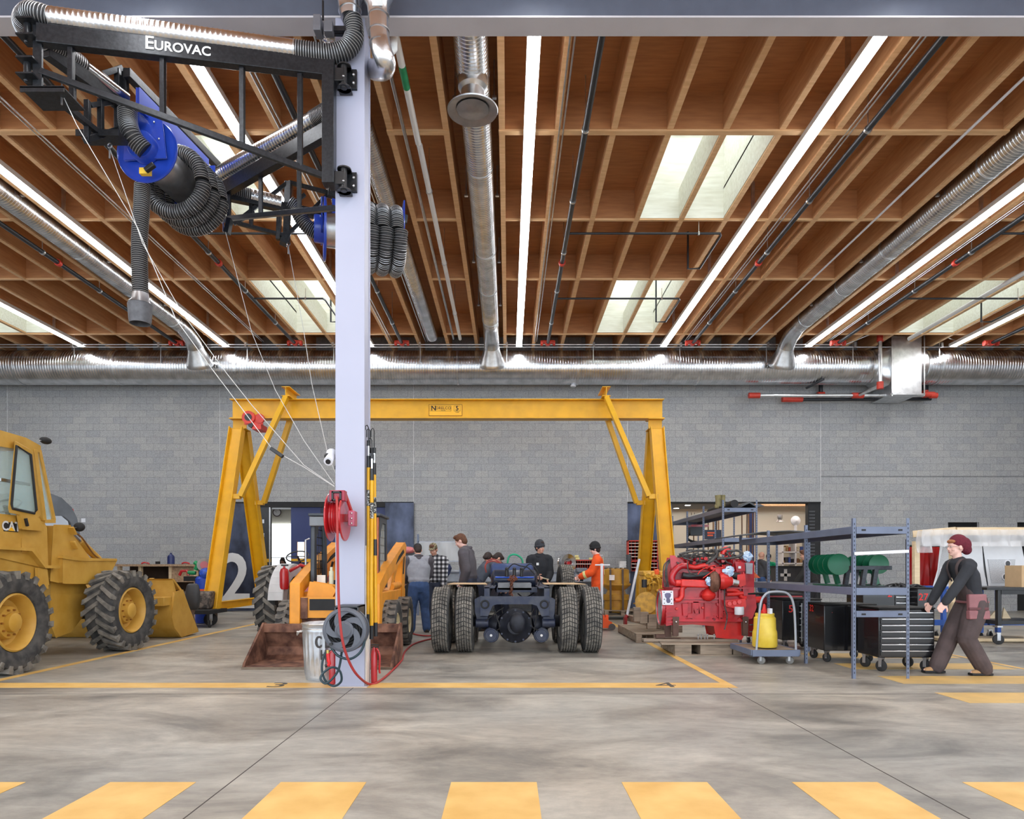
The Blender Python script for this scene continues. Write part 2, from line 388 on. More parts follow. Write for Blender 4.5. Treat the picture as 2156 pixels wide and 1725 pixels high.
# near bay ceiling joists stop at the beam (outside the picture, lit by their own strips)
# skylights
WELL = plywood('skylight_well_plywood', (222, 220, 204), (240, 240, 228))
SKG = em('skylight_daylight', (0.86, 0.94, 1.0, 1), SKYL)
n = 0
for (k, r) in sky:
    n += 1
    x0, x1 = JX(k) + .0445, JX(k + 2) - .0445; y0, y1 = YB[r] + .05, YB[r + 1] - .03
    h = 1.1; z0, z1 = DZ - .0, DZ + h
    wm = M(); t = .02
    wm.bx(x0 - t, x0, y0, y1, z0, z1).bx(x1, x1 + t, y0, y1, z0, z1).bx(x0, x1, y0 - t, y0, z0, z1).bx(x0, x1, y1, y1 + t, z0, z1)
    o = struct('window_%d' % n, wm, WELL)
    lin_ = M(); q = .006
    lin_.bx(x0, x0 + q, y0, y1, JZ + .04, z0).bx(x1 - q, x1, y0, y1, JZ + .04, z0).bx(x0, x1, y1 - q, y1, JZ + .03, z0)
    xm = JX(k + 1); lin_.bx(xm - .05, xm - .0445, y0, y1, JZ + .04, DZ).bx(xm + .0445, xm + .05, y0, y1, JZ + .04, DZ)
    lin_.build('well_lining', WELL, o)
    fr = M(); fr.bx(x0, x1, y0, y0 + .1, z1 - .06, z1).bx(x0, x1, y1 - .1, y1, z1 - .06, z1).bx(x0, x0 + .1, y0, y1, z1 - .06, z1).bx(x1 - .1, x1, y0, y1, z1 - .06, z1).bx(xm - .05, xm + .05, y0, y1, z1 - .06, z1)
    fr.build('window_frame', WHT, o)
    M().bx(x0, x1, y0, y1, z1, z1 + .01).build('skylight_pane', SKG, o)

# ---- big steel beam and column
bm = thing('steel_roof_beam', 'deep grey painted steel roof beam running across the top of the hall', 'beam', (0, 7.67, 7.33))
m = M(); m.bx(-19.9, 19.9, 7.535, 7.805, 7.33, 7.352); m.build('bottom_flange', BEAMP, bm, .003)
M().bx(-19.9, 19.9, 7.66, 7.68, 7.352, 7.86).build('web', pm('shaded_web_primer', rgb(84, 90, 104), .5, var=.05), bm)  # web coloured darker than the flanges to carry its shade
M().bx(-19.9, 19.9, 7.535, 7.805, 7.86, 7.885).build('top_flange', BEAMP, bm)
struct('trim_4', M().bx(-19.9, 19.9, 7.76, 7.82, 7.352, DZ).bx(-19.9, 19.9, 7.50, 7.76, 7.89, DZ + .05), JOIM)
cl = thing('steel_column', 'tall pale lavender steel column standing in front of the skid steer', 'column', (-1.733, 7.7, 0))
m = M(); m.bx(-1.893, -1.573, 7.54, 7.572, 0, 7.33).bx(-1.893, -1.573, 7.83, 7.862, 0, 7.33).bx(-1.86, -1.584, 7.572, 7.83, 0, 7.33)
m.build('column_shaft', COLW, cl, .004)
M().bx(-1.572, -1.566, 7.575, 7.80, 0.0, 1.55).build('side_cover', pm('cream_paint', rgb(226, 222, 214), .5), cl)
M().bx(-1.93, -1.54, 7.5, 7.9, 0, .012).build('base_plate', BEAMP, cl)

# ---- strip lights
LIT = em('lit_diffuser', (0.97, 0.985, 1.0, 1), STRIP)
HOUS = pm('white_light_housing', rgb(214, 212, 210), .4, var=.02)
t = thing('strip_light', '', 'ceiling light', (0, 7.0, JZ))
zb = CH + 6.34
y_ends = [7.75, 10.06, 12.51, 14.97, 17.41, 19.75]
M().bx(-.085, .085, 7.75, 19.76, zb + .012, zb + .10).build('light_housing', HOUS, t, .004)
sx = M()
for a, b in zip(y_ends[:-1], y_ends[1:]): sx.bx(-.079, .079, a + .008, b - .008, zb, zb + .03)
sx.build('diffuser', LIT, t)
hg = M()
for y in (9.0, 12.5, 15.2, 18.5): hg.bx(-.03, .03, y - .02, y + .02, zb + .1, DZ)
hg.build('hanger', GALV, t)
sl = [(-12.2, 'short looking glowing strip light nearest the left edge, its end above the yellow loader'), (-8.07, 'long glowing strip light at left passing behind the hanging hose nozzle'),
      (-3.93, 'long glowing strip light seen behind the black jib arms and the column'), (.31, 'long glowing strip light nearest straight above the middle of the hall'),
      (4.44, 'long glowing strip light just right of the two bright skylights'), (8.58, 'long glowing strip light at right ending above the square duct box'),
      (12.72, 'short looking glowing strip light in the far right corner of the ceiling')]
for i, (x, lb) in enumerate(sl):
    if i == 0: t.location = (x, 7.0, JZ); t['label'] = lb; t['group'] = 'strip lights on the ceiling'
    else: copy_thing(t, (x, 7.0, JZ), label=lb)
# near bay strips: unseen luminaires added to light the camera's bay
t2 = thing('strip_light', '', 'ceiling light', (0, 1.0, JZ))
M().bx(-.085, .085, -4, 7.3, zb + .012, zb + .10).build('light_housing', HOUS, t2)
M().bx(-.079, .079, -3.99, 7.29, zb, zb + .03).build('diffuser', LIT, t2)
t2['label'] = 'unseen strip light added over the near bay in front of the roof beam'; t2['group'] = 'strip lights over the near bay'
t2.location = (-12.2, 1, JZ)
for x in (-8.07, -3.93, .31, 4.44, 8.58, 12.72): copy_thing(t2, (x, 1.0, JZ))

# ---- spiral ducts
def ridged(m, a, b, r, pitch, rid, n=40):
    a = Vector(a); b = Vector(b); L_ = (b - a).length; k = int(L_ / pitch); pts = []; rs = []
    for i in range(k):
        for dt, rr in ((0, r), (.62, r), (.74, r + rid), (.88, r + rid)):
            pts.append(a + (b - a) * ((i + dt) / k)); rs.append(rr)
    pts.append(b); rs.append(r); m.tube(pts, rs, n)
DH = CH + 6.5
def small_duct(X, lb, diff_y=None):
    t = thing('spiral_duct', lb, 'duct', (X, 14, DH), 'round supply ducts between the joists')
    m = M(); ridged(m, (X, 7.85, DH), (X, 18.25, DH), .21, .062, .006); m.build('duct_body', DUCT, t)
    b = M()
    for y in (9.0, 11.1, 14.0, 15.9, 17.9): b.cyl((X, y, DH), (X, y + .03, DH), .222, n=36)
    b.build('joint_band', GALV, t)
    el = M(); pts = catmull([(X, 18.2, DH), (X, 18.5, DH - .02), (X, 19.0, DH - .16), (X, 19.32, DH - .42)], 4)
    rr = resample(pts, .06); el.tube(rr, [.21 + (.005 if i % 2 else 0) for i in range(len(rr))], 36); el.build('elbow', DUCT, t)
    bo = M(); bo.lathe([(.215, 0), (.23, .12), (.345, .44), (.36, .50), (.36, .56)], (X, 19.22, DH - .30), Vector((0, .46, -.62)), 36, cap=False); bo.build('boot', GALV, t)
    h = M()
    for y in (9.5, 12.0, 14.6, 17.0):
        for s_ in (-1, 1): h.bx(X + s_ * .27 - .012, X + s_ * .27 + .012, y, y + .03, DH - .0, DZ).bx(X + s_ * .27 - .03, X + s_ * .27 + .03, y - .01, y + .04, DH - .01, DH + .02)
    h.build('hanger', GALV, t)
    return t
small_duct(-8.74, 'round silver supply duct running along the ceiling at left, ending at the wall duct')
small_duct(-.462, 'round silver supply duct with round diffuser in the middle of the ceiling')
small_duct(7.76, 'round silver supply duct at right joining the wall duct beside the square box')
t = thing('exhaust_duct', 'thinner round duct behind the column running to the back wall', 'duct', (-2.13, 14, DH))
m = M(); ridged(m, (-2.13, 7.9, DH), (-2.13, 19.3, DH), .15, .062, .005, 32); m.build('duct_body', DUCT, t)
def diffuser(X, lb):
    c = P(HX + (X) / 8.9 * F * 1.0, 0, 8.9); y = 8.95
    t = thing('round_diffuser', lb, 'air diffuser', (X, y, DH - .5), 'round air diffusers under the ducts')
    M().lathe([(.19, .0), (.19, -.14), (.15, -.18), (.15, -.34), (.16, -.40)], (X, y, DH - .12), n=40).build('collar', GALV, t)
    M().lathe([(.15, -.36), (.2, -.37), (.31, -.42), (.33, -.425), (.325, -.44), (.30, -.435), (.2, -.40), (.15, -.39)], (X, y, DH - .12), n=48, closed=True).build('diffuser_rim', STEEL, t)
    M().lathe([(.001, -.38), (.10, -.39), (.2, -.41), (.21, -.42), (.1, -.425), (.06, -.44), (.001, -.45)], (X, y, DH - .12), n=40).build('diffuser_cone', STEEL, t)
diffuser(-.462, 'round silver air diffuser under the middle duct')
diffuser(7.3, 'round silver air diffuser cut by the right edge of the photo')
# main duct along the back wall
MY, MZ, MR = 20.25, 7.2, .485
for (a, b, lb) in ((-19, 10.62, 'huge round silver duct along the back wall, left of the square box'), (12.1, 19.5, 'huge round silver duct along the back wall, right of the square box')):
    t = thing('main_duct', lb, 'duct', ((a + b) / 2, MY, MZ), 'large wall duct sections')
    m = M(); ridged(m, (a, MY, MZ), (b, MY, MZ), MR, .075, .009, 56); m.build('duct_body', DUCT, t)
    bb = M(); x = -17.8
    while x < 19:
        if a + .1 < x < b - .1: bb.cyl((x, MY, MZ), (x + .05, MY, MZ), MR + .014, n=56)
        x += 2.9 + (.6 if int(x) % 2 else 0)
    bb.cyl((a + .0, MY, MZ), (a + .06, MY, MZ), MR + .014, n=56).cyl((b - .06, MY, MZ), (b, MY, MZ), MR + .014, n=56)
    bb.build('joint_band', GALV, t)
    hh = M(); x = -17.4
    while x < 19:
        if a + .2 < x < b - .2: hh.bx(x - .012, x + .012, MY - MR - .03, MY - MR - .022, MZ + .0, DZ)
        x += 2.48
    hh.build('hanger_rod', GALV, t)
t = thing('duct_box', 'square silver sheet metal box joining the wall ducts', 'duct', (11.36, MY, MZ))
M().bx(10.95, 11.78, 19.62, 20.78, 6.28, 7.92).build('box_body', GALV, t, .005)
def loft(m, x0, x1, R, hy, hz, n=32, flip=False):
    vs = []; 
    for i in range(n):
        a = 2 * pi * i / n + pi / n; vs.append((x0, MY + cos(a) * R, MZ + sin(a) * R))
    for i in range(n):
        a = 2 * pi * i / n + pi / n; c_, s_ = cos(a), sin(a); q = max(abs(c_), abs(s_)); vs.append((x1, MY + c_ / q * hy, MZ + s_ / q * hz))
    m.add(vs, [(i, (i + 1) % n, n + (i + 1) % n, n + i) for i in range(n)])
m = M(); loft(m, 10.62, 10.95, MR, .55, .62); loft(m, 12.1, 11.78, MR, .55, .62); m.build('transition', GALV, t)
M().bx(10.88, 11.86, 19.58, 19.66, 6.24, 6.28).bx(10.9, 10.93, 19.58, 19.6, 6.2, DZ).bx(11.82, 11.85, 19.58, 19.6, 6.2, DZ).build('trapeze_hanger', GALV, t)

# ---- pipes
def pipe(lb, pts, r, mat, name='sprinkler_pipe', cat='pipe', group=None, clamps=(), cm=None, n=12):
    t = thing(name, lb, cat, tuple(Vector(pts[0])), group)
    M().tube([Vector(p) for p in pts], r, n).build('pipe_run', mat, t)
    if clamps:
        m = M()
        for c in clamps:
            c = Vector(c); m.cyl(c - Vector((0, .02, 0)), c + Vector((0, .02, 0)), r + .012, n=14); m.bx(c.x - .006, c.x + .006, c.y - .006, c.y + .006, c.z + r, DZ)
        m.build('clamp', cm or GALV, t)
    return t
PIP = pm('black_iron_pipe', rgb(50, 52, 56), .35, .4, var=.1)
REDV = pm('red_coupling', rgb(196, 60, 44), .45, var=.1)
WPVC = pm('white_pipe', rgb(232, 232, 230), .35, var=.02)
pz = CH + 6.25
def spr(X, lb):
    t = pipe(lb, [(X, 7.85, pz), (X, 19.15, pz)], .045, PIP, group='black sprinkler mains along the joists', clamps=[(X, y, pz) for y in (9.8, 11.7, 13.6, 15.5, 17.5)])
    m = M(); c = Vector((X, 19.05, pz))
    m.cyl(c, c + Vector((0, .12, 0)), .075, n=14).cyl(c + Vector((-.16, .06, .03)), c + Vector((.16, .06, .03)), .05, n=10).cyl(c + Vector((-.2, .06, .0)), c + Vector((-.14, .06, 0)), .075, n=12).cyl(c + Vector((.14, .06, 0)), c + Vector((.2, .06, 0)), .075, n=12)
    m.build('valve', REDV, t)
    c = Vector((X, 14.05, pz)); M().cyl(c, c + Vector((0, .07, 0)), .07, n=12).build('coupling', REDV, t)
    return t
# pixel columns where the mains cross the beam edge (y 80) : X = dx * pz offset / 1117
for i, (X, lb) in enumerate([(-9.2, 'black sprinkler main at far left under the joists'), (-5.92, 'black sprinkler main passing behind the left jib arm'), (-2.95, 'black sprinkler main just left of the white column'),
               (1.10, 'black sprinkler main right of the central strip light'), (5.12, 'black sprinkler main right of the strip light beside the skylights'), (9.15, 'black sprinkler main at far right beside the strip light'), (13.4, 'black sprinkler main in the far right corner')]):
    spr(X, lb)
def branch(X0, x1, y, lb, drop=True):
    t = pipe(lb, [(X0, y, pz), (x1, y, pz)], .021, PIP, 'sprinkler_branch', group='thin sprinkler branches under the skylights')
    if drop:
        M().tube([(x1, y, pz), (x1 + .04, y + .08, pz), (x1 + .04, y + 1.5, pz), (x1 - .2, y + 1.52, pz), (x1 - .2, y + 1.52, DZ + .5)], .021, 10).build('riser', PIP, t)
    M().bx(x1 - .4, x1 - .39, y - .005, y + .005, pz, JZ + .03).bx(x1 - .41, x1 - .38, y - .02, y + .02, pz - .03, pz + .03).build('hanger', GALV, t)
branch(1.10, 3.95, 12.85, 'thin black pipe crossing below the nearer bright skylight')
branch(1.10, 3.95, 15.95, 'thin black pipe crossing below the farther bright skylight')
branch(-5.92, -3.2, 12.85, 'thin black pipe at left behind the hanging hose')
branch(-5.92, -4.3, 15.95, 'thin black pipe below the left skylight')
branch(9.15, 12.2, 12.85, 'thin black pipe near the right edge, nearer one', False)
branch(9.15, 12.2, 15.95, 'thin black pipe below the right hand skylight')
# near end branches with riser in the skylight close to the beam
pipe('white plastic pipe with a green band right of the column, thicker of two', [(-1.32, 7.9, 7.55), (-1.32, 10.12, 7.55)], .045, WPVC, 'vent_pipe', group='white pipes right of the column')
M().cyl((-1.32, 8.55, 7.55), (-1.32, 8.95, 7.55), .047, n=12).build('green_band', pm('green_pipe_label', rgb(20, 140, 90), .5), bpy.data.objects['vent_pipe'])
pipe('white plastic pipe running on behind the plywood blocking', [(-1.32, 10.25, 7.6), (-1.32, 18.9, 7.6)], .045, WPVC, 'vent_pipe', clamps=[(-1.32, y, 7.6) for y in (11.5, 14.2, 17.0)])
pipe('thin steel conduit beside the white pipe', [(-1.50, 7.9, 7.6), (-1.50, 18.9, 7.6)], .026, STEEL, 'conduit')
for X, lb in ((-7.0, 'pair of thin conduits at left under the joists'), (-3.35, 'pair of thin conduits left of the column'), (.75, 'pair of thin conduits right of the central strip light'), (5.0, 'pair of thin conduits right of the bright strip light'), (9.05, 'pair of thin conduits beside the right hand strip light'), (-2.35, 'pair of thin conduits behind the column')):
    t = thing('conduit', lb, 'pipe', (X, 13, JZ), 'thin conduits along the joists')
    M().tube([(X, 7.85, JZ - .015), (X, 19.55, JZ - .015)], .012, 8).tube([(X + .06, 7.85, JZ - .015), (X + .06, 19.55, JZ - .015)], .012, 8).build('conduit_pair', GALV, t)
pipe('single silver conduit at upper right under a joist', [(6.75, 7.85, JZ - .04), (6.75, 19.3, JZ - .04)], .02, WHT, 'conduit')
pipe('white pipe at far right between the joists', [(11.0, 13.0, 7.6), (11.0, 18.9, 7.6)], .05, WPVC, 'vent_pipe')
m = thing('conduit', 'long horizontal conduits just above the wall duct', 'pipe', (0, 19.6, 7.6))
M().tube([(-18, 19.62, 7.68), (9.0, 19.62, 7.68), (9.6, 19.62, 7.68), (10.3, 19.5, 7.95), (12.2, 19.5, 7.95), (13.0, 19.62, 7.68), (18, 19.62, 7.68)], .018, 8).tube([(-18, 19.66, 7.62), (18, 19.66, 7.62)], .014, 8).build('conduit_pair', GALV, m)
b = M()
for x in [-17.4 + 2.48 * i for i in range(14)]: b.bx(x - .03, x + .03, 19.6, 19.66, 7.6, 7.74)
b.build('clamp', GALV, m)
# fire main below the box
t = thing('fire_main', 'silver pipe with red couplings below the square duct box', 'pipe', (9.7, 20.0, 6.3))
YF = 20.3; a_ = P(1588, 833, YF); b_ = P(1965, 833, YF)
mm = M(); mm.cyl(a_, b_, .05, n=14).cyl(P(1853, 715, 19.55), P(1853, 812, 19.55), .055, n=14).cyl(P(1853, 812, 19.55), P(1806, 833, YF), .05, n=14); mm.build('pipe_run', GALV, t)
M().cyl(P(1650, 842, 20.6), P(1960, 840, 20.6), .05, n=12).build('lower_pipe', PIP, t)
M().cyl(P(1728, 796, 20.7), P(1728, 836, 20.7), .06, n=12).cyl(P(1948, 796, 20.7), P(1948, 836, 20.7), .09, n=12).build('drop_pipe', PIP, t)
rc = M()
for p, dx in ((a_, .16), (P(1806, 833, YF), .16), (P(1955, 831, YF), .16), (b_, .1), (P(1668, 841, 20.6), .3), (P(1728, 831, 20.7), .1)):
    rc.cyl(p - Vector((dx, 0, 0)), p + Vector((dx, 0, 0)), .085, n=12)
for p in (P(1853, 712, 19.55), P(1853, 812, 19.55), P(1948, 830, 20.5)): rc.cyl(p - Vector((0, 0, .1)), p + Vector((0, 0, .1)), .09, n=12)
rc.build('coupling', REDV, t)
solid('strut_bracket', 'short black diagonal bar under the wall duct left of the square box', 'bracket', M().beam(P(1697, 818, 20.3), P(1735, 798, 19.9), .05, .05), PIP)
solid('sensor', 'small grey horn under the wall duct above the crane beam', 'sensor', M().lathe([(.02, .1), (.04, .0), (.09, -.1), (.07, -.12)], P(1207, 806, 20.3), n=16), WHT)

# ---- floor paint
def paint(name, lb, x0, x1, y0, y1, z=.0025, group=None, mat=None):
    return solid(name, lb, 'floor marking', M().bx(x0, x1, y0, y1, 0.0005, z), mat or YP, group)
ords = ['far left corner', 'left, second from the left edge', 'left of centre', 'bottom centre', 'right of centre', 'right, second from the right edge', 'far right corner']
for i in range(7):
    k = i - 3
    paint('painted_stripe', 'wide yellow crosswalk stripe at the bottom of the photo, ' + ords[i], -.346 + 1.034 * k, .173 + 1.034 * k, 2.2, 4.18, group='yellow crosswalk stripes in the foreground')
ln = paint('painted_line', 'long yellow floor line crossing in front of the column with 3 and 4 on it', -9.5, 2.50, 7.49, 7.80)
def digit(strokes, ox, oy, sx_, sy_):
    m = M()
    for poly in strokes: m.prism([(ox + x * sx_, oy + y * sy_, .003) for x, y in poly], (0, 0, .0012))
    return m.build('number', INK, ln)
q = G(553, 1449); 
tx = text('3', INK, ln, (-2.56, 7.65, .003), .42, rot=(0, 0, 0), ext=.0008, name='number', sx=1.15)
tx = text('4', INK, ln, (1.75, 7.65, .003), .42, rot=(0, 0, 0), ext=.0008, name='number', sx=1.15)
paint('painted_line', 'yellow bay line running back past the yellow loader at left', -5.97, -5.85, 7.8, 20.0)
paint('painted_line', 'yellow bay line running back beside the red engine', 2.40, 2.50, 7.8, 19.5)
paint('painted_line', 'short yellow cross line under the far crane caster', -7.2, -4.2, 19.95, 20.2)
paint('painted_line', 'second thin yellow line running back behind the skid steer', -5.2, -5.12, 14.5, 20.0)
paint('painted_line', 'thin yellow line along the walkway at right', 6.62, 6.70, 5.5, 12.5)
for i in range(4):
    paint('painted_stripe', 'pale yellow walkway bar at right, %s' % ['nearest one', 'under the walking person', 'third from the nearest', 'farthest one'][i], 4.45 + (.0 if i else .0), 6.55, 6.64 + 1.11 * i, 7.19 + 1.11 * i, group='yellow walkway bars at right', mat=pm('worn_yellow_floor_paint', rgb(196, 164, 104), .5, scale=3, col2=rgb(216, 178, 106), detail=8))
# ================================================================== WHEELS
def lug(m, pts, r0, r1, C=(0, 0, 0)):
    # pts: (angle, x) corners on the tyre surface ; axis along X
    n = len(pts); vs = []
    for r in (r0, r1):
        for a, x in pts: vs.append((x, cos(a) * r, sin(a) * r))
    m.add(vs, [tuple(range(n))[::-1], tuple(range(n, 2 * n))] + [(i, (i + 1) % n, n + (i + 1) % n, n + i) for i in range(n)])
def tyre_mesh(R, rr, w, kind):
    m = M(); d = {'truck': .018, 'ag': .045, 'skid': .022, 'load': .04}[kind]; Rb = R - d; h = w / 2
    prof = [(rr, -h * .72), (rr + .02, -h * .86), (rr + (Rb - rr) * .45, -h * 1.0), (Rb * .955, -h * .94), (Rb * .99, -h * .82), (Rb, -h * .4), (Rb, h * .4), (Rb * .99, h * .82), (Rb * .955, h * .94), (rr + (Rb - rr) * .45, h), (rr + .02, h * .86), (rr, h * .72)]
    m.lathe(prof, (0, 0, 0), (1, 0, 0), 56, closed=True)
    carc = m; m = M()
    if kind == 'truck':
        N = 46; st = 2 * pi / N
        for i in range(N):
            a = i * st
            for j in range(6):
                x0 = -h * .84 + j * h * .28 + .006; x1 = x0 + h * .28 - .012
                s0 = abs(j - 3) * .028; s1 = abs(j + 1 - 3) * .028
                lug(m, [(a + s0, x0), (a + s1, x1), (a + s1 + st * .76, x1), (a + s0 + st * .76, x0)], Rb - .004, R)
    elif kind == 'skid':
        N = 20; st = 2 * pi / N
        for sd in (-1, 1):
            for i in range(N):
                a = i * st + (st / 2 if sd > 0 else 0)
                lug(m, [(a, -.02 * sd), (a + st * .3, h * .5 * sd), (a + st * .25, h * .93 * sd), (a + st * .78, h * .93 * sd), (a + st * .85, h * .45 * sd), (a + st * .5, -.02 * sd)], Rb - .01, R)
    else:
        N = 22 if kind == 'load' else 20; st = 2 * pi / N
        for sd in (-1, 1):
            for i in range(N):
                a = i * st + (st / 2 if sd > 0 else 0)
                k = .9 if kind == 'load' else .75
                lug(m, [(a, -.01 * sd), (a + st * k, h * .93 * sd), (a + st * (k + .02), h * 1.0 * sd), (a + st * (k + .45), h * 1.0 * sd), (a + st * (k + .42), h * .9 * sd), (a + st * .38, -.01 * sd)], Rb - .02, R)
                lug(m, [(a + st * k, h * .93 * sd), (a + st * (k + .42), h * .93 * sd), (a + st * (k + .35), h * 1.02 * sd), (a + st * (k + .05), h * 1.02 * sd)], Rb * .90, Rb)
    return carc, m
def place(m, C, rz=0):
    m2 = M(); m2.marks = list(m.marks); T = Matrix.Translation(Vector(C)) @ Matrix.Rotation(rz, 4, 'Z'); m2.v = [tuple(T @ Vector(v)) for v in m.v]; m2.f = m.f; return m2
def wheel_part(parent, C, R, rr, w, kind, rimmat, rz=0, side=1, name='wheel', dish=.10, bolts=10):
    ca, tr_ = tyre_mesh(R, rr, w, kind)
    tm = place(ca, C, rz).build('tire', RUBBER, parent, ang=30); place(tr_, C, rz).build('tread', TREAD, tm, ang=20)
    r = M(); s = side; h = w / 2
    r.lathe([(rr * 1.005, s * h * .80), (rr * .95, s * h * .86), (rr * .90, s * h * .74), (rr * .84, s * (h - dish * 1.1)), (rr * .80, s * (h - dish * 1.7)), (rr * .60, s * (h - dish * 1.9)), (rr * .57, s * (h - dish * 1.2)), (rr * .53, s * (h - dish * 1.0)), (rr * .34, s * (h - dish * .95)), (rr * .32, s * (h - dish * .45)), (rr * .26, s * (h - dish * .35)), (.001, s * (h - dish * .32)), (.001, -s * h * .7), (rr * .9, -s * h * .75)], (0, 0, 0), (1, 0, 0), 40, closed=True)
    rim = place(r, C, rz).build('rim', rimmat, parent)
    b = M()
    for i in range(bolts):
        a = 2 * pi * i / bolts
        b.cyl((s * (h - dish * 1.0), cos(a) * rr * .44, sin(a) * rr * .44), (s * (h - dish * .75), cos(a) * rr * .44, sin(a) * rr * .44), rr * .035, n=8)
    place(b, C, rz).build('lug_nuts', STEEL if rimmat != CATY else pm('rusty_yellow_nut', rgb(150, 96, 30), .6), rim) if kind != 'ag' else None
    return tm

def caster(parent, x, y, r, w=.04, yaw=0, top=.0, mat=None):
    m = M(); m.T = Matrix.Translation((x, y, 0)) @ Matrix.Rotation(yaw, 4, 'Z')
    m.lathe([(r * .3, -w / 2), (r * .85, -w / 2), (r, -w * .35), (r, w * .35), (r * .85, w / 2), (r * .3, w / 2)], (0, 0, r), (1, 0, 0), 24, closed=True)
    wh = m.build('wheel', mat or RUBD, parent)
    f = M(); f.T = m.T
    f.bx(-w / 2 - .012, -w / 2 - .004, -r * .3, r * .3, r * .8, 2 * r + .02).bx(w / 2 + .004, w / 2 + .012, -r * .3, r * .3, r * .8, 2 * r + .02).bx(-w / 2 - .015, w / 2 + .015, -r * .4, r * .4, 2 * r + .02, 2 * r + .035)
    f.cyl((-w / 2 - .02, 0, r), (w / 2 + .02, 0, r), r * .18, n=10)
    f.build('caster_fork', STEEL, parent)
    return wh

# ================================================================== YELLOW GANTRY CRANE
g = thing('gantry_crane', 'large yellow gantry crane spanning the truck chassis on two A frame legs', 'gantry crane', (-1.5, 17.3, 0))
xl, xr = -6.93, 3.88; zt = 5.52; zbm = 5.04
M().bx(xl, xr, 17.12, 17.48, zt - .022, zt).bx(xl, xr, 17.14, 17.46, zbm, zbm + .022).bx(xl + .01, xr - .01, 17.29, 17.312, zbm, zt).build('main_beam', YEL, g, .003)
pl = M(); a = P(903, 852, 17.28); b = P(973, 876, 17.28)
plate = M().bx(a.x, b.x, 17.272, 17.289, b.z, a.z).build('name_plate', pm('plate_yellow', rgb(240, 178, 30), .4, var=.03), bpy.data.objects['main_beam'])
fr = M(); t_ = .008
for (x0, x1, z0, z1) in ((a.x, b.x, a.z - t_, a.z), (a.x, b.x, b.z, b.z + t_), (a.x, a.x + t_, b.z, a.z), (b.x - t_, b.x, b.z, a.z),
                         (a.x + .03, a.x + .56, a.z - .04, a.z - .035), (a.x + .03, a.x + .56, a.z - .17, a.z - .165), (a.x + .03, a.x + .035, a.z - .17, a.z - .035), (a.x + .555, a.x + .56, a.z - .17, a.z - .035),
                         (a.x + .63, a.x + .79, a.z - .04, a.z - .035), (a.x + .63, a.x + .79, a.z - .17, a.z - .165), (a.x + .63, a.x + .635, a.z - .17, a.z - .035), (a.x + .785, a.x + .79, a.z - .17, a.z - .035)):
    fr.bx(x0, x1, 17.268, 17.273, z0, z1)
fr.build('plate_border', BLKM, bpy.data.objects['main_beam'])
mb = bpy.data.objects['main_beam']
text('N', BLKM, mb, (a.x + .12, 17.268, a.z - .10), .17, off=.004)
text('ORELCO', BLKM, mb, (a.x + .36, 17.268, a.z - .095), .10)
text('5', BLKM, mb, (a.x + .71, 17.268, a.z - .10), .16, off=.003)
text('CRANES', BLKM, mb, (a.x + .36, 17.268, a.z - .15), .03)
text('TONS', BLKM, mb, (a.x + .71, 17.268, a.z - .195), .035)
def aframe(xc, s):
    zt_ = 4.78; top = thing_part = None
    M().ibeam((xc - .17, 17.3, 4.91), (xc + .17, 17.3, 4.91), .30, .26, .02, .02).bx(xc - .2, xc + .2, 17.1, 17.5, 4.77, 4.79).bx(xc - .2, xc + .2, 17.1, 17.5, 5.02, 5.04).build('head_post', YEL, g)
    for (y0, y1) in ((17.12, 15.62), (17.48, 19.05)):
        a = Vector((xc, y0, zt_)); b = Vector((xc, y1, .36))
        m = M(); m.ibeam(a, b, .24, .33, .02, .016, up=(1, 0, 0)); m.build('leg', YEL, g, .003)
        # flat web face towards the camera
        M().bx(xc - .2, xc + .2, y1 - .17, y1 + .17, .31, .335).build('foot_plate', YEL, g)
    M().ibeam((xc, 15.75, .43), (xc, 18.95, .43), .16, .18, .014, .012).build('foot_beam', YEL, g)
    for y in (15.60, 19.07): caster(g, xc, y, .145, .08, 1.9)
    xi = xc + s * 1.28; xb = xc + s * .16
    M().ibeam((xi, 16.88, 5.645), (xi, 17.75, 5.645), .2, .235, .016, .014).build('cross_beam', YEL, g)
    for yy, yl in ((16.95, 16.52), (17.66, 18.1)):
        a = Vector((xi, yy, 5.52)); b = Vector((xc + s * .32, yl + (0), 3.02))
        M().beam(a, b, .115, .16, (0, 1, 0)).beam(b, Vector((xc + s * .10, yl, 3.02)), .115, .14, (0, 1, 0)).build('knee_brace', YEL, g, .004)
aframe(-6.74, 1); aframe(3.69, -1)
tr = thing('beam_trolley', 'red hoist trolley clamped on the left end of the crane beam', 'trolley', (-6.4, 17.3, 5.0))
m = M(); c = P(533, 884, 17.1)
REDT = pm('trolley_red', rgb(206, 52, 36), .4, var=.1)
m.cyl(c + Vector((-.1, -.06, .05)), c + Vector((-.1, .04, .05)), .16, n=20).cyl(c + Vector((.16, -.02, .03)), c + Vector((.16, .04, .03)), .12, n=16).bx(c.x - .22, c.x + .24, c.y, c.y + .03, c.z - .12, c.z + .1).bx(c.x - .02, c.x + .2, c.y - .02, c.y + .42, c.z - .24, c.z - .10).build('trolley_body', REDT, tr)
M().cyl(c + Vector((-.1, -.075, .05)), c + Vector((-.1, -.06, .05)), .09, n=16).cyl(c + Vector((-.05, -.05, -.14)), c + Vector((-.05, .1, -.14)), .06, n=12).build('wheel_cap', BLK, tr)

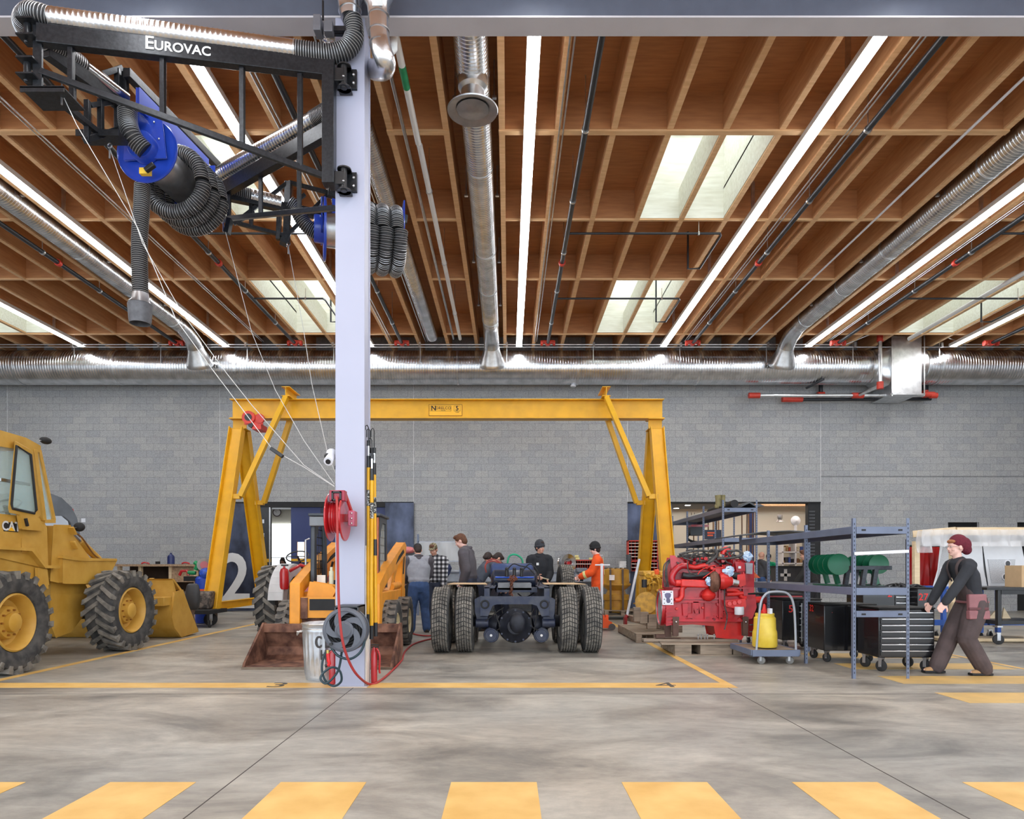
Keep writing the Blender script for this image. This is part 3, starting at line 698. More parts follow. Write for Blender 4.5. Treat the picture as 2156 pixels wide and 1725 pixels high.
# ================================================================== YELLOW WHEEL LOADER (left)
L_ = thing('wheel_loader', 'faded yellow wheel loader with glass cab parked at the left edge', 'wheel loader', (-7.2, 10, 0))
wheel_part(L_, (-6.22, 8.45, .635), .635, .36, .46, 'load', CATY, dish=.12)
wheel_part(L_, (-6.14, 10.93, .635), .635, .36, .46, 'load', CATY, rz=radians(-3), dish=.12)
wheel_part(L_, (-8.05, 8.45, .635), .635, .36, .46, 'load', CATY, side=-1)
wheel_part(L_, (-8.05, 10.93, .635), .635, .36, .46, 'load', CATY, side=-1)
XS = -6.50; XE = -7.75
def sp(pts, X, dx, name, mat, parent=L_, bevel=.01, zx=None):
    return M().prism([S(x, y, X) for x, y in pts], (dx, 0, 0)).build(name, mat, parent, bevel)
sp([(-60, 1078), (88, 1092), (98, 1112), (101, 1196), (80, 1192), (-60, 1160)], XS, -1.25, 'body', CATY)
sp([(-70, 893), (0, 909), (55, 925), (84, 941), (84, 950), (0, 937), (-70, 919)], XS + .02, -1.30, 'cab_roof', CATY, bevel=.02)
# cab frame posts, both sides
def bars(X, segs, w_, name, mat=CATY, parent=L_):
    m = M()
    for (x0, y0, x1, y1) in segs: m.beam(S(x0, y0, X), S(x1, y1, X), w_, w_, (1, 0, 0))
    return m.build(name, mat, parent, .004)
for dx in (0, -1.2):
    m = M(); D = Vector((dx, 0, 0))
    for (x0, y0, x1, y1, w_) in ((82, 948, 113, 1096, .045), (70, 946, 90, 1096, .07), (-40, 925, -46, 1085, .09), (92, 1098, 114, 1098, .05)):
        m.beam(S(x0, y0, XS) + D, S(x1, y1, XS) + D, w_, w_, (1, 0, 0))
    m.build('cab_post', CATY, L_, .004)
for dx in (-.02, -1.18):
    M().prism([S(x, y, XS) + Vector((dx, 0, 0)) for x, y in ((-38, 928), (70, 948), (88, 1090), (-42, 1082))], (-.006, 0, 0)).build('cab_glass', GLASS, L_)
M().prism([S(x, y, XS) for x, y in ((74, 950), (82, 950), (112, 1092), (92, 1092))], (-.006, 0, 0)).build('cab_glass', GLASS, L_)
fw = M(); a = S(83, 952, XS); b = S(113, 1094, XS); D = Vector((-1.2, 0, 0)); fw.add([a, b, b + D, a + D, a + Vector((0, .006, 0)), b + Vector((0, .006, 0)), b + D + Vector((0, .006, 0)), a + D + Vector((0, .006, 0))], [(0, 1, 2, 3), (7, 6, 5, 4)]); fw.build('windshield', GLASS, L_)
# open door hinged at the front post, leaning outward
def door_pt(px, py, X=-6.42): return S(px, py, X)
ring = [(31, 928), (70, 950), (86, 1084), (80, 1092), (19, 1080), (17, 1070)]
ctr = (48, 1010)
inn = [((x - ctr[0]) * .76 + ctr[0], (y - ctr[1]) * .87 + ctr[1]) for x, y in ring]
m = M(); n_ = len(ring)
for X_ in (-6.42, -6.46): m.v += [tuple(S(x, y, X_)) for x, y in ring] + [tuple(S(x, y, X_)) for x, y in inn]
for i in range(n_):
    j = (i + 1) % n_; k = 2 * n_
    m.f += [(i, j, n_ + j, n_ + i), (k + i, k + n_ + i, k + n_ + j, k + j), (i, k + i, k + j, j), (n_ + i, n_ + j, k + n_ + j, k + n_ + i)]
door = m.build('cab_door', CATY, L_, .006)
M().tube([S(x, y, -6.415) for x, y in inn], .018, 6, closed=True).build('door_seal', RUBD, door)
M().prism([S(x, y, -6.44) for x, y in inn], (-.005, 0, 0)).build('door_glass', GLASS, door)
M().prism([S(x, y, -6.42) for x, y in ((43, 1084), (84, 1093), (92, 1118), (48, 1114))], (-.05, 0, 0)).build('door_lower_panel', CATY, door, .006)
M().beam(S(53, 1092, -6.41), S(57, 1108, -6.41), .03, .04, (1, 0, 0)).build('door_latch', BLK, door)
st = M(); c = S(10, 1065, -7.0); st.ring(c, (0, -.5, .8), .2, .014).cyl(c, c + Vector((0, .25, -.45)), .03, n=10); st.build('steering_wheel', BLK, L_)
M().bx(-7.3, -6.85, 7.0, 7.45, 1.2, 1.9).bx(-7.3, -6.85, 7.0, 7.6, 1.1, 1.3).build('seat', BLKM, L_, .04)
M().beam(S(0, 1010, -6.52), S(62, 1021, -6.52), .03, .04).build('door_rail', STEEL, L_)
# emblem plate
e0 = S(8, 1099, XS + .004); e1 = S(38, 1121, XS + .004)
M().bx(XS, XS + .006, e0.y, e1.y, e1.z - .0, e0.z).build('emblem_plate', BLKM, L_)
RY = basis((0, 1, 0), (0, 0, 1))
text('CAT', WINK, L_, (XS + .008, (e0.y + e1.y) / 2, (e0.z + e1.z) / 2 + .005), .17, R=RY, ext=.001, off=.004)
tm_ = M(); cy, cz = (e0.y + e1.y) / 2, e1.z + .01; tm_.prism([(XS + .0095, cy - .06, cz), (XS + .0095, cy + .06, cz), (XS + .0095, cy, cz + .055)], (.002, 0, 0)); tm_.build('emblem_triangle', pm('emblem_yellow', rgb(240, 180, 30), .5), L_)
# side recess panels, fender step
sp([(46, 1133), (78, 1133), (80, 1170), (46, 1163)], XS + .012, -.02, 'side_panel', CATY, bevel=.004)
sp([(0, 1141), (43, 1141), (43, 1154), (0, 1154)], XS + .012, -.02, 'side_panel', CATY, bevel=.003)
M().prism([S(x, y, -6.42) for x, y in ((-60, 1148), (73, 1155), (98, 1191), (127, 1192), (127, 1197), (96, 1196), (68, 1160), (-60, 1153))], (-.5, 0, 0)).build('fender', CATY, L_, .004)
M().prism([S(x, y, XS - .02) for x, y in ((-60, 1160), (70, 1162), (100, 1200), (104, 1232), (40, 1225), (-60, 1205))], (-1.2, 0, 0)).build('rear_frame', CATY, L_)
sp([(80, 1196), (100, 1200), (102, 1240), (80, 1235)], -6.46, -.04, 'step', CATY, bevel=.003)
# front frame
sp([(114, 1107), (148, 1108), (152, 1125), (162, 1140), (190, 1178), (244, 1180), (224, 1229), (140, 1229), (107, 1222)], -6.52, -1.1, 'loader_tower', CATY, bevel=.015)
sp([(133, 1173), (229, 1179), (246, 1180), (222, 1229), (133, 1228)], -6.46, -.3, 'front_fender', CATY)
M().prism([S(x, y, -6.44) for x, y in ((133, 1170), (175, 1176), (246, 1177), (246, 1181), (170, 1181), (133, 1176))], (-.4, 0, 0)).build('fender_lip', CATY, L_, .004)
sp([(108, 1222), (178, 1228), (188, 1250), (180, 1290), (150, 1330), (118, 1342), (106, 1310)], -6.62, -.9, 'front_frame', CATY)
M().cyl((-6.5, 10.93, .635), (-7.9, 10.93, .635), .14, n=18).cyl((-6.5, 8.45, .635), (-7.9, 8.45, .635), .14, n=18).bx(-7.5, -6.9, 8.0, 11.6, .5, .8).build('axle', pm('greasy_dark', rgb(66, 52, 34), .7, var=.3), L_)
M().cyl(S(168, 1140, -6.6), S(207, 1178, -6.6), .055, n=14).build('lift_cylinder', CATY, L_)
M().cyl(S(150, 1122, -6.6), S(168, 1140, -6.6), .035, n=12).build('piston_rod', CHR, L_)
M().tube(catmull([S(152, 1118, -6.52), S(172, 1132, -6.5), S(196, 1166, -6.5), S(212, 1178, -6.5)], 4), .012, 6).build('hydraulic_hose', pm('brown_hose', rgb(120, 78, 36), .6), L_)
for (x, y) in ((152, 1118), (155, 1148)):
    M().beam(S(x - 4, y - 8, -6.49), S(x + 4, y + 8, -6.49), .03, .10, (1, 0, 0)).build('link_plate', CATY, L_, .01)
for (px, py, X_, nm) in ((96, 928, -6.45, 'roof'), (167, 1110, -6.45, 'tower')):
    c = S(px, py, X_); M().sphere(c, (.08, .07, .07) if nm == 'tower' else (.06, .1, .05)).build('work_light', BLKM, L_)
    M().beam(c - Vector((.0, .12, .02)), c, .015, .015).build('light_bracket', STEEL, L_)
# lift arm to bucket, bucket
for X_ in (-6.75, -7.55):
    M().prism([(X_, 11.2, 1.12), (X_, 11.7, 1.1), (X_, 12.5, .62), (X_, 12.5, .42), (X_, 11.5, .82)], (-.06, 0, 0)).build('lift_arm', CATY, L_)
XB = -6.15
prof = [(364, 1220), (366, 1250), (360, 1278), (359, 1300), (364, 1322), (379, 1343), (415, 1331), (415, 1328), (383, 1338), (371, 1322), (366, 1300), (368, 1280), (372, 1252)]
pb = [(S(x, y, XB).y, max(.005, S(x, y, XB).z)) for x, y in prof]
pb = [(y, .01 if z < .03 else z) for y, z in pb]
M().prism([(XB, y, z) for y, z in pb], (-2.5, 0, 0)).build('bucket_shell', CATY, L_)
side = [(365, 1248), (382, 1242), (395, 1279), (415, 1330), (379, 1343), (364, 1322), (359, 1300), (361, 1278)]
for X_ in (XB + .03, XB - 2.5):
    M().prism([(X_, S(x, y, XB).y, max(.008, S(x, y, XB).z)) for x, y in side], (-.04, 0, 0)).build('bucket_side', CATY, L_, .004)
M().prism([(XB, S(x, y, XB).y, S(x, y, XB).z) for x, y in ((362, 1219), (366, 1219), (383, 1242), (379, 1243))], (-2.5, 0, 0)).build('bucket_spill_guard', CATY, L_)
yb0 = S(362, 1258, XB).y
M().bx(XB - 2.45, XB - .02, yb0 - .25, yb0 + .02, .62, .78).build('bucket_rib', CATY, L_, .01)
M().prism([(XB - .55, yb0 - .2, .8), (XB - .50, yb0 - .2, .8), (XB - .38, yb0 + .1, 1.12), (XB - .46, yb0 + .1, 1.12)], (0, .03, 0)).build('bucket_gusset', CATY, L_)

# old dark truck cab behind the loader
t = thing('old_truck', 'rounded dark grey vintage truck body seen behind the yellow loader', 'truck', (-10.5, 13.5, 0))
GRYT = pm('dull_grey_paint', rgb(58, 60, 64), .45, .2, scale=2, col2=rgb(84, 86, 90)); SILV = pm('silver_grey_paint', rgb(150, 154, 160), .45, .3, scale=2, var=.1)
poly = [(-60, 1052), (60, 1045), (100, 1046), (125, 1056), (144, 1074), (154, 1094), (159, 1120), (160, 1150), (120, 1165), (-60, 1165)]
pts = [P(x, y, 13.2) for x, y in poly]
M().prism(pts, (-1.2, 1.8, 0.1)).build('cab_shell', GRYT, t, .08)
M().prism([P(x, y, 13.16) for x, y in ((-60, 1090), (128, 1090), (140, 1100), (150, 1140), (150, 1230), (-60, 1230))], (-1.1, 1.7, 0)).build('body_side', SILV, t, .03)
m = M(); m.bx(-13.5, -8.6, 13.3, 15.0, .45, 1.25); m.build('lower_body', SILV, t, .03)
for x in (-12.5, -9.3): wheel_part(t, (x, 13.6, .45), .45, .25, .25, 'truck', GRYT, rz=radians(90), side=-1, dish=.06)
M().sphere(P(149, 1075, 13.3), .05).build('marker_lamp', pm('red_lens', rgb(200, 30, 30), .3), t)

# ================================================================== SKID STEER
s = thing('skid_steer', 'orange yellow skid steer loader with rusty bucket behind the white column', 'skid steer loader', (-2.45, 10.5, 0))
XA, XZ = -3.40, -1.50
bk = M(); pf = [(8.85, .012), (9.0, .0), (9.55, .0), (9.72, .06), (9.76, .2), (9.68, .40), (9.60, .52), (9.57, .52), (9.62, .38), (9.70, .2), (9.66, .09), (9.52, .035), (8.86, .035)]
bk.prism([(XA, y, z) for y, z in pf], (XZ - XA, 0, 0)); bucket = bk.build('bucket', RUST, s)
for X_ in (XA - .015, XZ - .015): M().prism([(X_, y, z) for y, z in ((8.84, .02), (8.86, .07), (9.56, .54), (9.64, .54), (9.74, .2), (9.6, .0), (8.9, .0))], (.03, 0, 0)).build('bucket_side', RUST, s, .004)
M().bx(XA, XZ, 9.54, 9.60, .41, .53).build('bucket_top_rail', RUST, s, .005)
M().bx(XA - .02, XZ + .02, 8.82, 8.90, .0, .03).build('cutting_edge', pm('worn_steel', rgb(120, 104, 88), .5, .5, var=.2), s)
M().bx(-3.12, -1.86, 10.05, 12.45, .38, .95).build('chassis', SKID, s, .02)
M().bx(-3.02, -1.9, 9.92, 10.06, .22, .62).build('front_plate', RUST, s, .01)
M().prism([(-2.97, 9.86, .60), (-1.95, 9.86, .60), (-1.95, 9.86, .88), (-2.97, 9.86, .88)], (0, .05, 0)).build('quick_coupler', SKID, s, .01)
M().bx(-2.99, -2.87, 9.84, 9.87, .58, .88).build('rust_patch', RUST, s)
M().bx(-2.84, -2.48, 9.845, 9.862, .70, .86).build('worn_sticker', BLKM, s)
M().prism([(-2.9, 9.95, .88), (-2.55, 9.95, .88), (-2.5, 9.95, .98), (-2.55, 9.95, 1.05), (-2.86, 9.95, 1.1)], (0, .2, 0)).prism([(-2.5, 9.93, .88), (-1.95, 9.93, .88), (-1.98, 9.93, 1.02), (-2.4, 9.93, 1.02)], (0, .25, 0)).build('front_cowl', SKID, s, .01)
for (X_, sgn) in ((-3.12, 1), (-1.98, -1)):
    m = M(); m.prism([(X_, 9.82, .30), (X_, 9.96, .28), (X_, 10.02, .97), (X_, 10.6, 1.15), (X_, 12.3, 1.56), (X_, 12.38, 1.70), (X_, 12.2, 1.76), (X_, 10.5, 1.31), (X_, 9.95, 1.12), (X_, 9.84, 1.08)], (.15, 0, 0)); m.build('lift_arm', SKID, s, .01)
    m = M(); m.prism([(X_, 11.95, .75), (X_, 12.25, .75), (X_, 12.42, 1.62), (X_, 12.3, 1.76), (X_, 12.12, 1.70)], (.13, 0, 0)); m.build('rear_tower', SKID, s, .01)
    m = M(); m.prism([(X_ + .152, 11.2, 1.36), (X_ + .152, 11.5, 1.50), (X_ + .152, 12.0, 1.63), (X_ + .152, 12.1, 1.58)], (.004, 0, 0)).prism([(X_ + .132, 12.06, 1.2), (X_ + .132, 12.18, 1.2), (X_ + .132, 12.3, 1.55), (X_ + .132, 12.2, 1.58)], (.004, 0, 0)); m.build('black_decal', BLKM, s)
    M().prism([(X_, 11.0, .95), (X_, 11.25, .95), (X_, 12.05, 1.45), (X_, 12.0, 1.52)], (.08, 0, 0)).build('link_arm', SKID, s, .006)
    M().cyl((X_ + .07, 11.2, 1.0), (X_ + .07, 12.2, 1.02), .06, n=14).build('lift_cylinder', SKID, s)
    M().tube([(X_ + .07 + sgn * .02, 9.9, 1.0), (X_ + .07, 10.4, 1.2), (X_ + .07, 10.9, 1.36)], .02, 8).build('tube_line', SKID, s)
for (X_, sd) in ((-3.30, -1), (-1.80, 1)):
    for y in (10.5, 11.75): wheel_part(s, (X_, y, .41), .41, .21, .28, 'skid', pm('rim_cream', rgb(196, 180, 140), .5), side=sd, dish=.06, bolts=8)
# cab
CABM = pm('charcoal_cab_paint', rgb(62, 66, 72), .45, .1, var=.08)
m = M()
for X_ in (-2.95, -1.99):
    m.prism([(X_, 10.28, .95), (X_, 10.38, .95), (X_, 10.38, 1.75), (X_, 10.55, 2.0), (X_, 10.85, 2.0), (X_, 10.92, 1.0), (X_, 11.0, 1.0), (X_, 10.95, 2.10), (X_, 10.35, 2.10), (X_, 10.30, 1.9)], (.06, 0, 0))
m.build('cab_frame', CABM, s, .008)
M().bx(-2.98, -1.90, 10.25, 11.0, 2.08, 2.12).build('cab_roof', CABM, s, .01)
M().bx(-2.96, -2.72, 10.24, 10.34, 1.93, 2.07).build('roof_light', pm('lamp_grey', rgb(110, 112, 116), .3), s, .01)
for X_ in (-2.94, -1.96):
    m = M()
    for i in range(8): m.bx(X_ - .006, X_ + .006, 10.38, 10.92, 1.05 + i * .12, 1.062 + i * .12)
    for i in range(5): m.bx(X_ - .006, X_ + .006, 10.45 + i * .1, 10.462 + i * .1, 1.0, 2.0)
    m.build('side_mesh', BLKM if X_ < -2.5 else pm('grey_mesh', rgb(140, 138, 130), .5), s)
M().bx(-2.03, -1.95, 10.3, 10.95, .98, 1.04).prism([(-1.955, 10.26, 1.0), (-1.955, 10.32, 1.0), (-1.955, 10.32, 2.06), (-1.955, 10.26, 2.06)], (.02, 0, 0)).build('side_frame', pm('orange_rust_trim', rgb(176, 96, 60), .6), s)
M().bx(-2.72, -2.15, 10.55, 10.9, 1.0, 1.12).bx(-2.7, -2.17, 10.8, 10.9, 1.05, 1.75).build('seat', BLKM, s, .04)
for x in (-2.75, -2.2):
    M().tube([(x, 10.6, .98), (x, 10.65, 1.25), (x + .05, 10.6, 1.4)], .018, 8).build('control_lever', BLK, s)
m = M(); m.cyl((-2.62, 10.2, .98), (-2.62, 10.2, 1.26), .035, n=14).cyl((-2.62, 10.2, 1.26), (-2.62, 10.2, 1.32), .02, n=10); m.build('spray_bottle', pm('cream_bottle', rgb(206, 206, 180), .4), s)
M().cyl((-2.42, 10.15, .98), (-2.42, 10.15, 1.34), .05, n=14).build('filter_canister', pm('navy_filter', rgb(34, 42, 66), .4), s)
M().bx(-2.82, -2.7, 10.16, 10.19, 1.0, 1.2).build('warning_sticker', pm('white_sticker', rgb(210, 206, 196), .5), s)
M().tube([(-3.0, 10.2, 1.35), (-3.0, 10.2, 1.72), (-2.96, 10.25, 1.74)], .014, 8).build('grab_rail', STEEL, s)

# old tractor behind
t = thing('old_tractor', 'old red farm tractor with big ribbed rear tire left of the skid steer', 'tractor', (-4.0, 13.2, 0))
wheel_part(t, (-4.42, 13.1, .68), .68, .36, .40, 'ag', pm('cream_rim', rgb(200, 196, 186), .5), side=1, rz=0)
wheel_part(t, (-2.9, 13.1, .68), .68, .36, .40, 'ag', MATS['cream_rim'], side=-1)
m = M()
pts = [( -4.18, 13.1 + cos(a) * .76, .68 + sin(a) * .70) for a in [pi * (.18 + .8 * i / 12) for i in range(13)]]
for p, q_ in zip(pts[:-1], pts[1:]): m.beam(p, q_, .26, .02, (0, 0, 1))
m.prism([(-4.06, p[1], p[2]) for p in pts] + [(-4.06, 13.1 + (p[1] - 13.1) * .68, .68 + (p[2] - .68) * .68) for p in pts[::-1]], (.02, 0, 0)); m.build('fender', pm('grey_white_fender', rgb(196, 196, 196), .45, var=.05), t)
M().bx(-3.85, -3.35, 12.6, 15.2, .7, 1.2).build('tractor_body', RED, t, .06)
c = Vector((-3.9, 12.75, 1.52)); M().ring(c, (0, -.5, .85), .2, .013, 28).cyl(c, c + Vector((.05, .5, -.45)), .02, n=8).tube([c - Vector((.18, 0, 0)), c, c + Vector((.18, 0, 0))], .01, 6).build('steering_wheel', BLK, t)
M().tube([(-4.0, 12.6, 1.25), (-3.8, 12.6, 1.36), (-3.5, 12.6, 1.28)], .03, 8).build('dash_pipe', RED, t)
e = thing('fire_extinguisher', 'small red fire extinguisher on the old tractor beside its grey fender', 'fire extinguisher', (-4.05, 12.5, 1.0))
M().lathe([(.001, .92), (.075, .92), (.08, .95), (.08, 1.22), (.06, 1.29), (.02, 1.31), (.02, 1.34)], (-4.05, 12.45, 0), n=24).build('cylinder', RED, e)
M().bx(-4.1, -3.98, 12.43, 12.47, 1.34, 1.37).build('handle', BLK, e)

# ================================================================== TRUCK CHASSIS
NAVY = pm('navy_chassis_paint', rgb(30, 38, 62), .45, .1, scale=8, col2=rgb(62, 64, 74), lo=.4, hi=.7, bump=.05)
c_ = thing('truck_chassis', 'bare dark blue truck chassis with dual wheels under the crane', 'truck chassis', (.13, 11, 0))
RIMW = pm('pale_steel_rim', rgb(168, 166, 160), .5, .3, var=.08)
tires = []
proto = None
for (x, sd, rz) in ((-1.03, -1, .0), (-.665, 1, .0), (.915, -1, 0), (1.285, 1, 0)):
    for y in (10.75, 12.15):
        wheel_part(c_, (x, y, .505), .505, .29, .275, 'truck', RIMW, side=sd, dish=.11)
m = M(); m.bx(-.36, -.28, 10.35, 17.2, .78, 1.02).bx(-.36, -.20, 10.35, 17.2, 1.0, 1.015).bx(-.36, -.20, 10.35, 17.2, .78, .795); m.build('frame_rail', NAVY, c_)
m = M(); m.bx(.54, .62, 10.35, 17.2, .78, 1.02).bx(.46, .62, 10.35, 17.2, 1.0, 1.015).bx(.46, .62, 10.35, 17.2, .78, .795); m.build('frame_rail', NAVY, c_)
yf = 10.30
m = M(); m.prism([P(x, y, yf) for x, y in ((1012, 1257), (1155, 1257), (1155, 1296), (1141, 1297), (1131, 1275), (1120, 1272), (1046, 1272), (1037, 1275), (1027, 1297), (1012, 1296))], (0, .06, 0)); m.build('rear_crossmember', NAVY, c_, .006)
m = M()
for px in (1021, 1146): m.ring(P(px, 1273, yf - .01), (0, 1, 0), .055, .012)
m.build('lamp_ring', BLKM, c_)
m = M(); a = P(1050, 1235, 10.5); m.prism([P(x, y, 10.4) for x, y in ((1000, 1263), (1012, 1257), (1018, 1295), (1004, 1300), (1001, 1290))], (0, .3, 0)).prism([P(x, y, 10.4) for x, y in ((1168, 1263), (1155, 1257), (1150, 1295), (1164, 1300), (1167, 1290))], (0, .3, 0)); m.build('suspension_hanger', NAVY, c_, .006)
DIFF = pm('greasy_axle_paint', rgb(26, 28, 38), .5, .2, scale=12, var=.4, bump=.2)
m = M(); c = P(1080, 1317, 10.6); c.x = .11
m.lathe([(.001, -.22), (.12, -.21), (.17, -.14), (.25, -.10), (.27, -.04), (.27, .1), (.2, .2), (.1, .5), (.001, .52)], c, (0, 1, 0), 36)
m.sphere(c + Vector((.03, -.2, .05)), (.13, .06, .16)).tube([c + Vector((-.25, .02, 0)), c + Vector((-.55, .1, .06)), c + Vector((-.9, .15, .06))], [.16, .1, .075], 16).tube([c + Vector((.25, .02, 0)), c + Vector((.55, .1, .06)), c + Vector((.95, .15, .06))], [.16, .1, .075], 16)
m.build('differential', DIFF, c_)
m = M()
for i in range(12):
    a = 2 * pi * i / 12; m.cyl(c + Vector((cos(a) * .24, -.115, sin(a) * .24)), c + Vector((cos(a) * .24, -.09, sin(a) * .24)), .016, n=8)
m.build('cover_bolts', NAVY, c_)
for px in (1034, 1140):
    q = P(px, 1338, 10.45)
    m = M(); m.cyl(q, q + Vector((0, .22, 0)), .105, n=24).cyl(q - Vector((0, .02, 0)), q, .085, .09, 24).ring(q + Vector((0, .08, 0)), (0, 1, 0), .108, .012); ch = m.build('brake_chamber', NAVY, c_)
    M().cyl(q - Vector((0, .03, 0)), q - Vector((0, .015, 0)), .02, n=10).build('center_cap', CHR, ch)
    s_ = -1 if px < 1080 else 1
    q = P(1015 if s_ < 0 else 1155, 1312, 10.5)
    M().cyl(q - Vector((.10, 0, 0)), q + Vector((.10, 0, 0)), .07, n=18).cyl(q + Vector((-.09, 0, .13)), q + Vector((.09, 0, .13)), .045, n=14).bx(q.x - .09, q.x + .09, q.y - .03, q.y + .1, q.z, q.z + .16).build('spring_seat', NAVY, c_, .01)
    m = M(); m.tube(catmull([P(1040 if s_ < 0 else 1125, 1282, 10.5), P(1046 if s_ < 0 else 1118, 1300, 10.4), P(1052 if s_ < 0 else 1122, 1322, 10.4), P(px + 6, 1330, 10.5)], 5), .010, 6).tube(catmull([P(1060, 1280, 10.4), P(1045, 1290, 10.35), P(1022, 1308, 10.4)] if s_ < 0 else [P(1130, 1285, 10.4), P(1128, 1310, 10.4), P(1124, 1330, 10.4)], 5), .008, 6); m.build('air_line', BLKM, c_)
# tanks across the frame
for (px0, px1, py, r_, Y_, mt) in ((1038, 1118, 1203, .145, 12.6, pm('blue_tank', rgb(44, 62, 104), .4, .2, scale=3, var=.15)), (1041, 1124, 1221, .17, 11.9, pm('black_blue_tank', rgb(34, 40, 58), .28, .3, scale=3, var=.2))):
    a = P(px0, py, Y_); b = P(px1, py, Y_); d = Vector((r_ * .35, 0, 0))
    M().tube([a - d, a - d * .7, a - d * .2, a, b, b + d * .2, b + d * .7, b + d], [r_ * .3, r_ * .75, r_ * .97, r_, r_, r_ * .97, r_ * .75, r_ * .3], 28).build('air_tank', mt, c_)
M().tube([P(1043, 1216, 11.7), P(1124, 1216, 11.7)], .012, 8).build('tank_band', pm('blue_band', rgb(50, 90, 190), .4), c_)
m = M(); m.prism([P(x, y, 10.9) for x, y in ((1049, 1229), (1118, 1229), (1118, 1242), (1083, 1242), (1049, 1241))], (0, .5, 0)); m.build('saddle_plate', pm('steel_plate_grey', rgb(108, 108, 110), .5, .5, var=.2), c_, .006)
M().bx(-.18, .46, 10.9, 11.5, .92, .99).build('center_support', NAVY, c_)
for px in (1067, 1083, 1098):
    q = P(px, 1208, 11.7); M().cyl(q - Vector((0, 0, .05)), q + Vector((0, 0, .06)), .03, n=10).sphere(q + Vector((0, 0, .08)), .03).build('valve', BLK, c_)
for pts, mt in (([(1098, 1205), (1115, 1188), (1130, 1200), (1136, 1222), (1128, 1245), (1105, 1258), (1090, 1250)], BLKM), ([(1067, 1202), (1080, 1188), (1096, 1192), (1112, 1196), (1126, 1210)], BLKM), ([(1025, 1262), (1040, 1232), (1046, 1226), (1060, 1250)], BLKM)):
    M().tube(catmull([P(x, y, 11.3) for x, y in pts], 6), .011, 6).build('air_line', mt, c_)
M().tube(catmull([P(1068, 1190, 12.9), P(1072, 1172, 12.9), P(1085, 1168, 12.9), P(1098, 1176, 12.9), P(1101, 1188, 12.9)], 6), .018, 8).build('air_line', pm('green_air_line', rgb(30, 150, 110), .4), c_)
m = M()
for pts in ([(1022, 1196), (1026, 1182), (1040, 1178), (1052, 1184)], [(1024, 1206), (1022, 1190), (1036, 1182), (1056, 1186)]): m.tube(catmull([P(x, y, 12.8) for x, y in pts], 6), .014, 6)
m.build('red_air_line', pm('dull_red_hose', rgb(150, 66, 60), .5), c_)
# rusty chain hanging over the plate
m = M(); random.seed(3)
cpts = [P(1079 + random.uniform(-8, 8), 1218 + random.uniform(-3, 5), 10.85) for _ in range(14)] + [P(1076 + random.uniform(-2, 2), 1226 + i * 2.2, 10.82) for i in range(13)]
for i, p in enumerate(cpts): m.ring(p, (random.uniform(-1, 1), random.uniform(-1, 1), .4), .024, .008, 10, 5)
solid('chain', 'rusty chain piled on the plate of the truck chassis', 'chain', m, pm('rusty_chain', rgb(120, 74, 56), .7, .4, var=.3))
CARD = pm('cardboard_tan', rgb(196, 166, 128), .8, var=.06)
solid('cardboard_sheet', 'flat cardboard sheet lying on the left wheels of the truck chassis', 'cardboard', M().prism([(-1.02, 11.5, 1.03), (-.35, 11.5, 1.03), (-.42, 12.6, 1.03), (-1.0, 12.6, 1.03)], (0, 0, .008)), CARD)
solid('cardboard_sheet', 'flat cardboard sheet lying on the right wheels of the truck chassis', 'cardboard', M().prism([(.6, 11.5, 1.03), (1.30, 11.5, 1.03), (1.2, 12.6, 1.03), (.62, 12.6, 1.03)], (0, 0, .008)), CARD)
t = thing('upright_tire', 'spare truck tire standing beyond the right wheels of the chassis', 'tire', (1.7, 13.6, 0))
_a, _b2 = tyre_mesh(.505, .29, .275, 'truck'); q0 = place(_a, P(1190, 1240, 14.3), radians(4)).build('tire_body', RUBBER, t); place(_b2, P(1190, 1240, 14.3), radians(4)).build('tread', TREAD, q0)
M().bx(1.05, 1.35, 14.2, 14.4, 0, .37).build('wheel_stand', BLK, t)

t = thing('plastic_bundle', 'pink plastic wrapped bundle on a dark stand behind the skid steer arm', 'bundle', tuple(P(858, 1280, 15.6)))
M().sphere(P(859, 1159, 15.6), (.17, .14, .085)).build('bundle_wrap', pm('pink_plastic', rgb(196, 112, 112), .3, scale=14, var=.2, bump=.5), t)
M().bx(P(848, 0, 15.6).x, P(872, 0, 15.6).x, 15.55, 15.8, 0, P(0, 1165, 15.6).z).build('stand', BLK, t)
# ================================================================== HOSE HELPERS
HOSE = pm('black_flex_hose', rgb(38, 38, 40), .6, .1, scale=20, var=.2)
WIRE = pm('hose_wire', rgb(176, 176, 178), .35, .7, var=.05)
def hose(name, parent, pts, r, pitch=.026, k=8, n=20, wr=.0042, tilt=.0):
    c = catmull(pts, k) if k else [Vector(p) for p in pts]
    c = resample(c, pitch / 2); rs = [r + (.003 if i % 2 == 0 else -.005) for i in range(len(c))]
    h = M().tube(c, rs, n).build(name, HOSE, parent)
    w = M()
    for i in range(0, len(c) - 1, 2):
        w.ring(c[i], c[i + 1] - c[max(i - 1, 0)], r + .003, wr, 20, 4)
    w.build('hose_wire', WIRE, h)
    return h
def stube(name, parent, a, b, r, pitch=.05):
    m = M(); ridged(m, a, b, r, pitch, .003, 28); return m.build(name, DUCT, parent)
def bm_(parent, name, a, b, w, h, mat=ARM, bev=.004): return M().beam(a, b, w, h).build(name, mat, parent, bev)

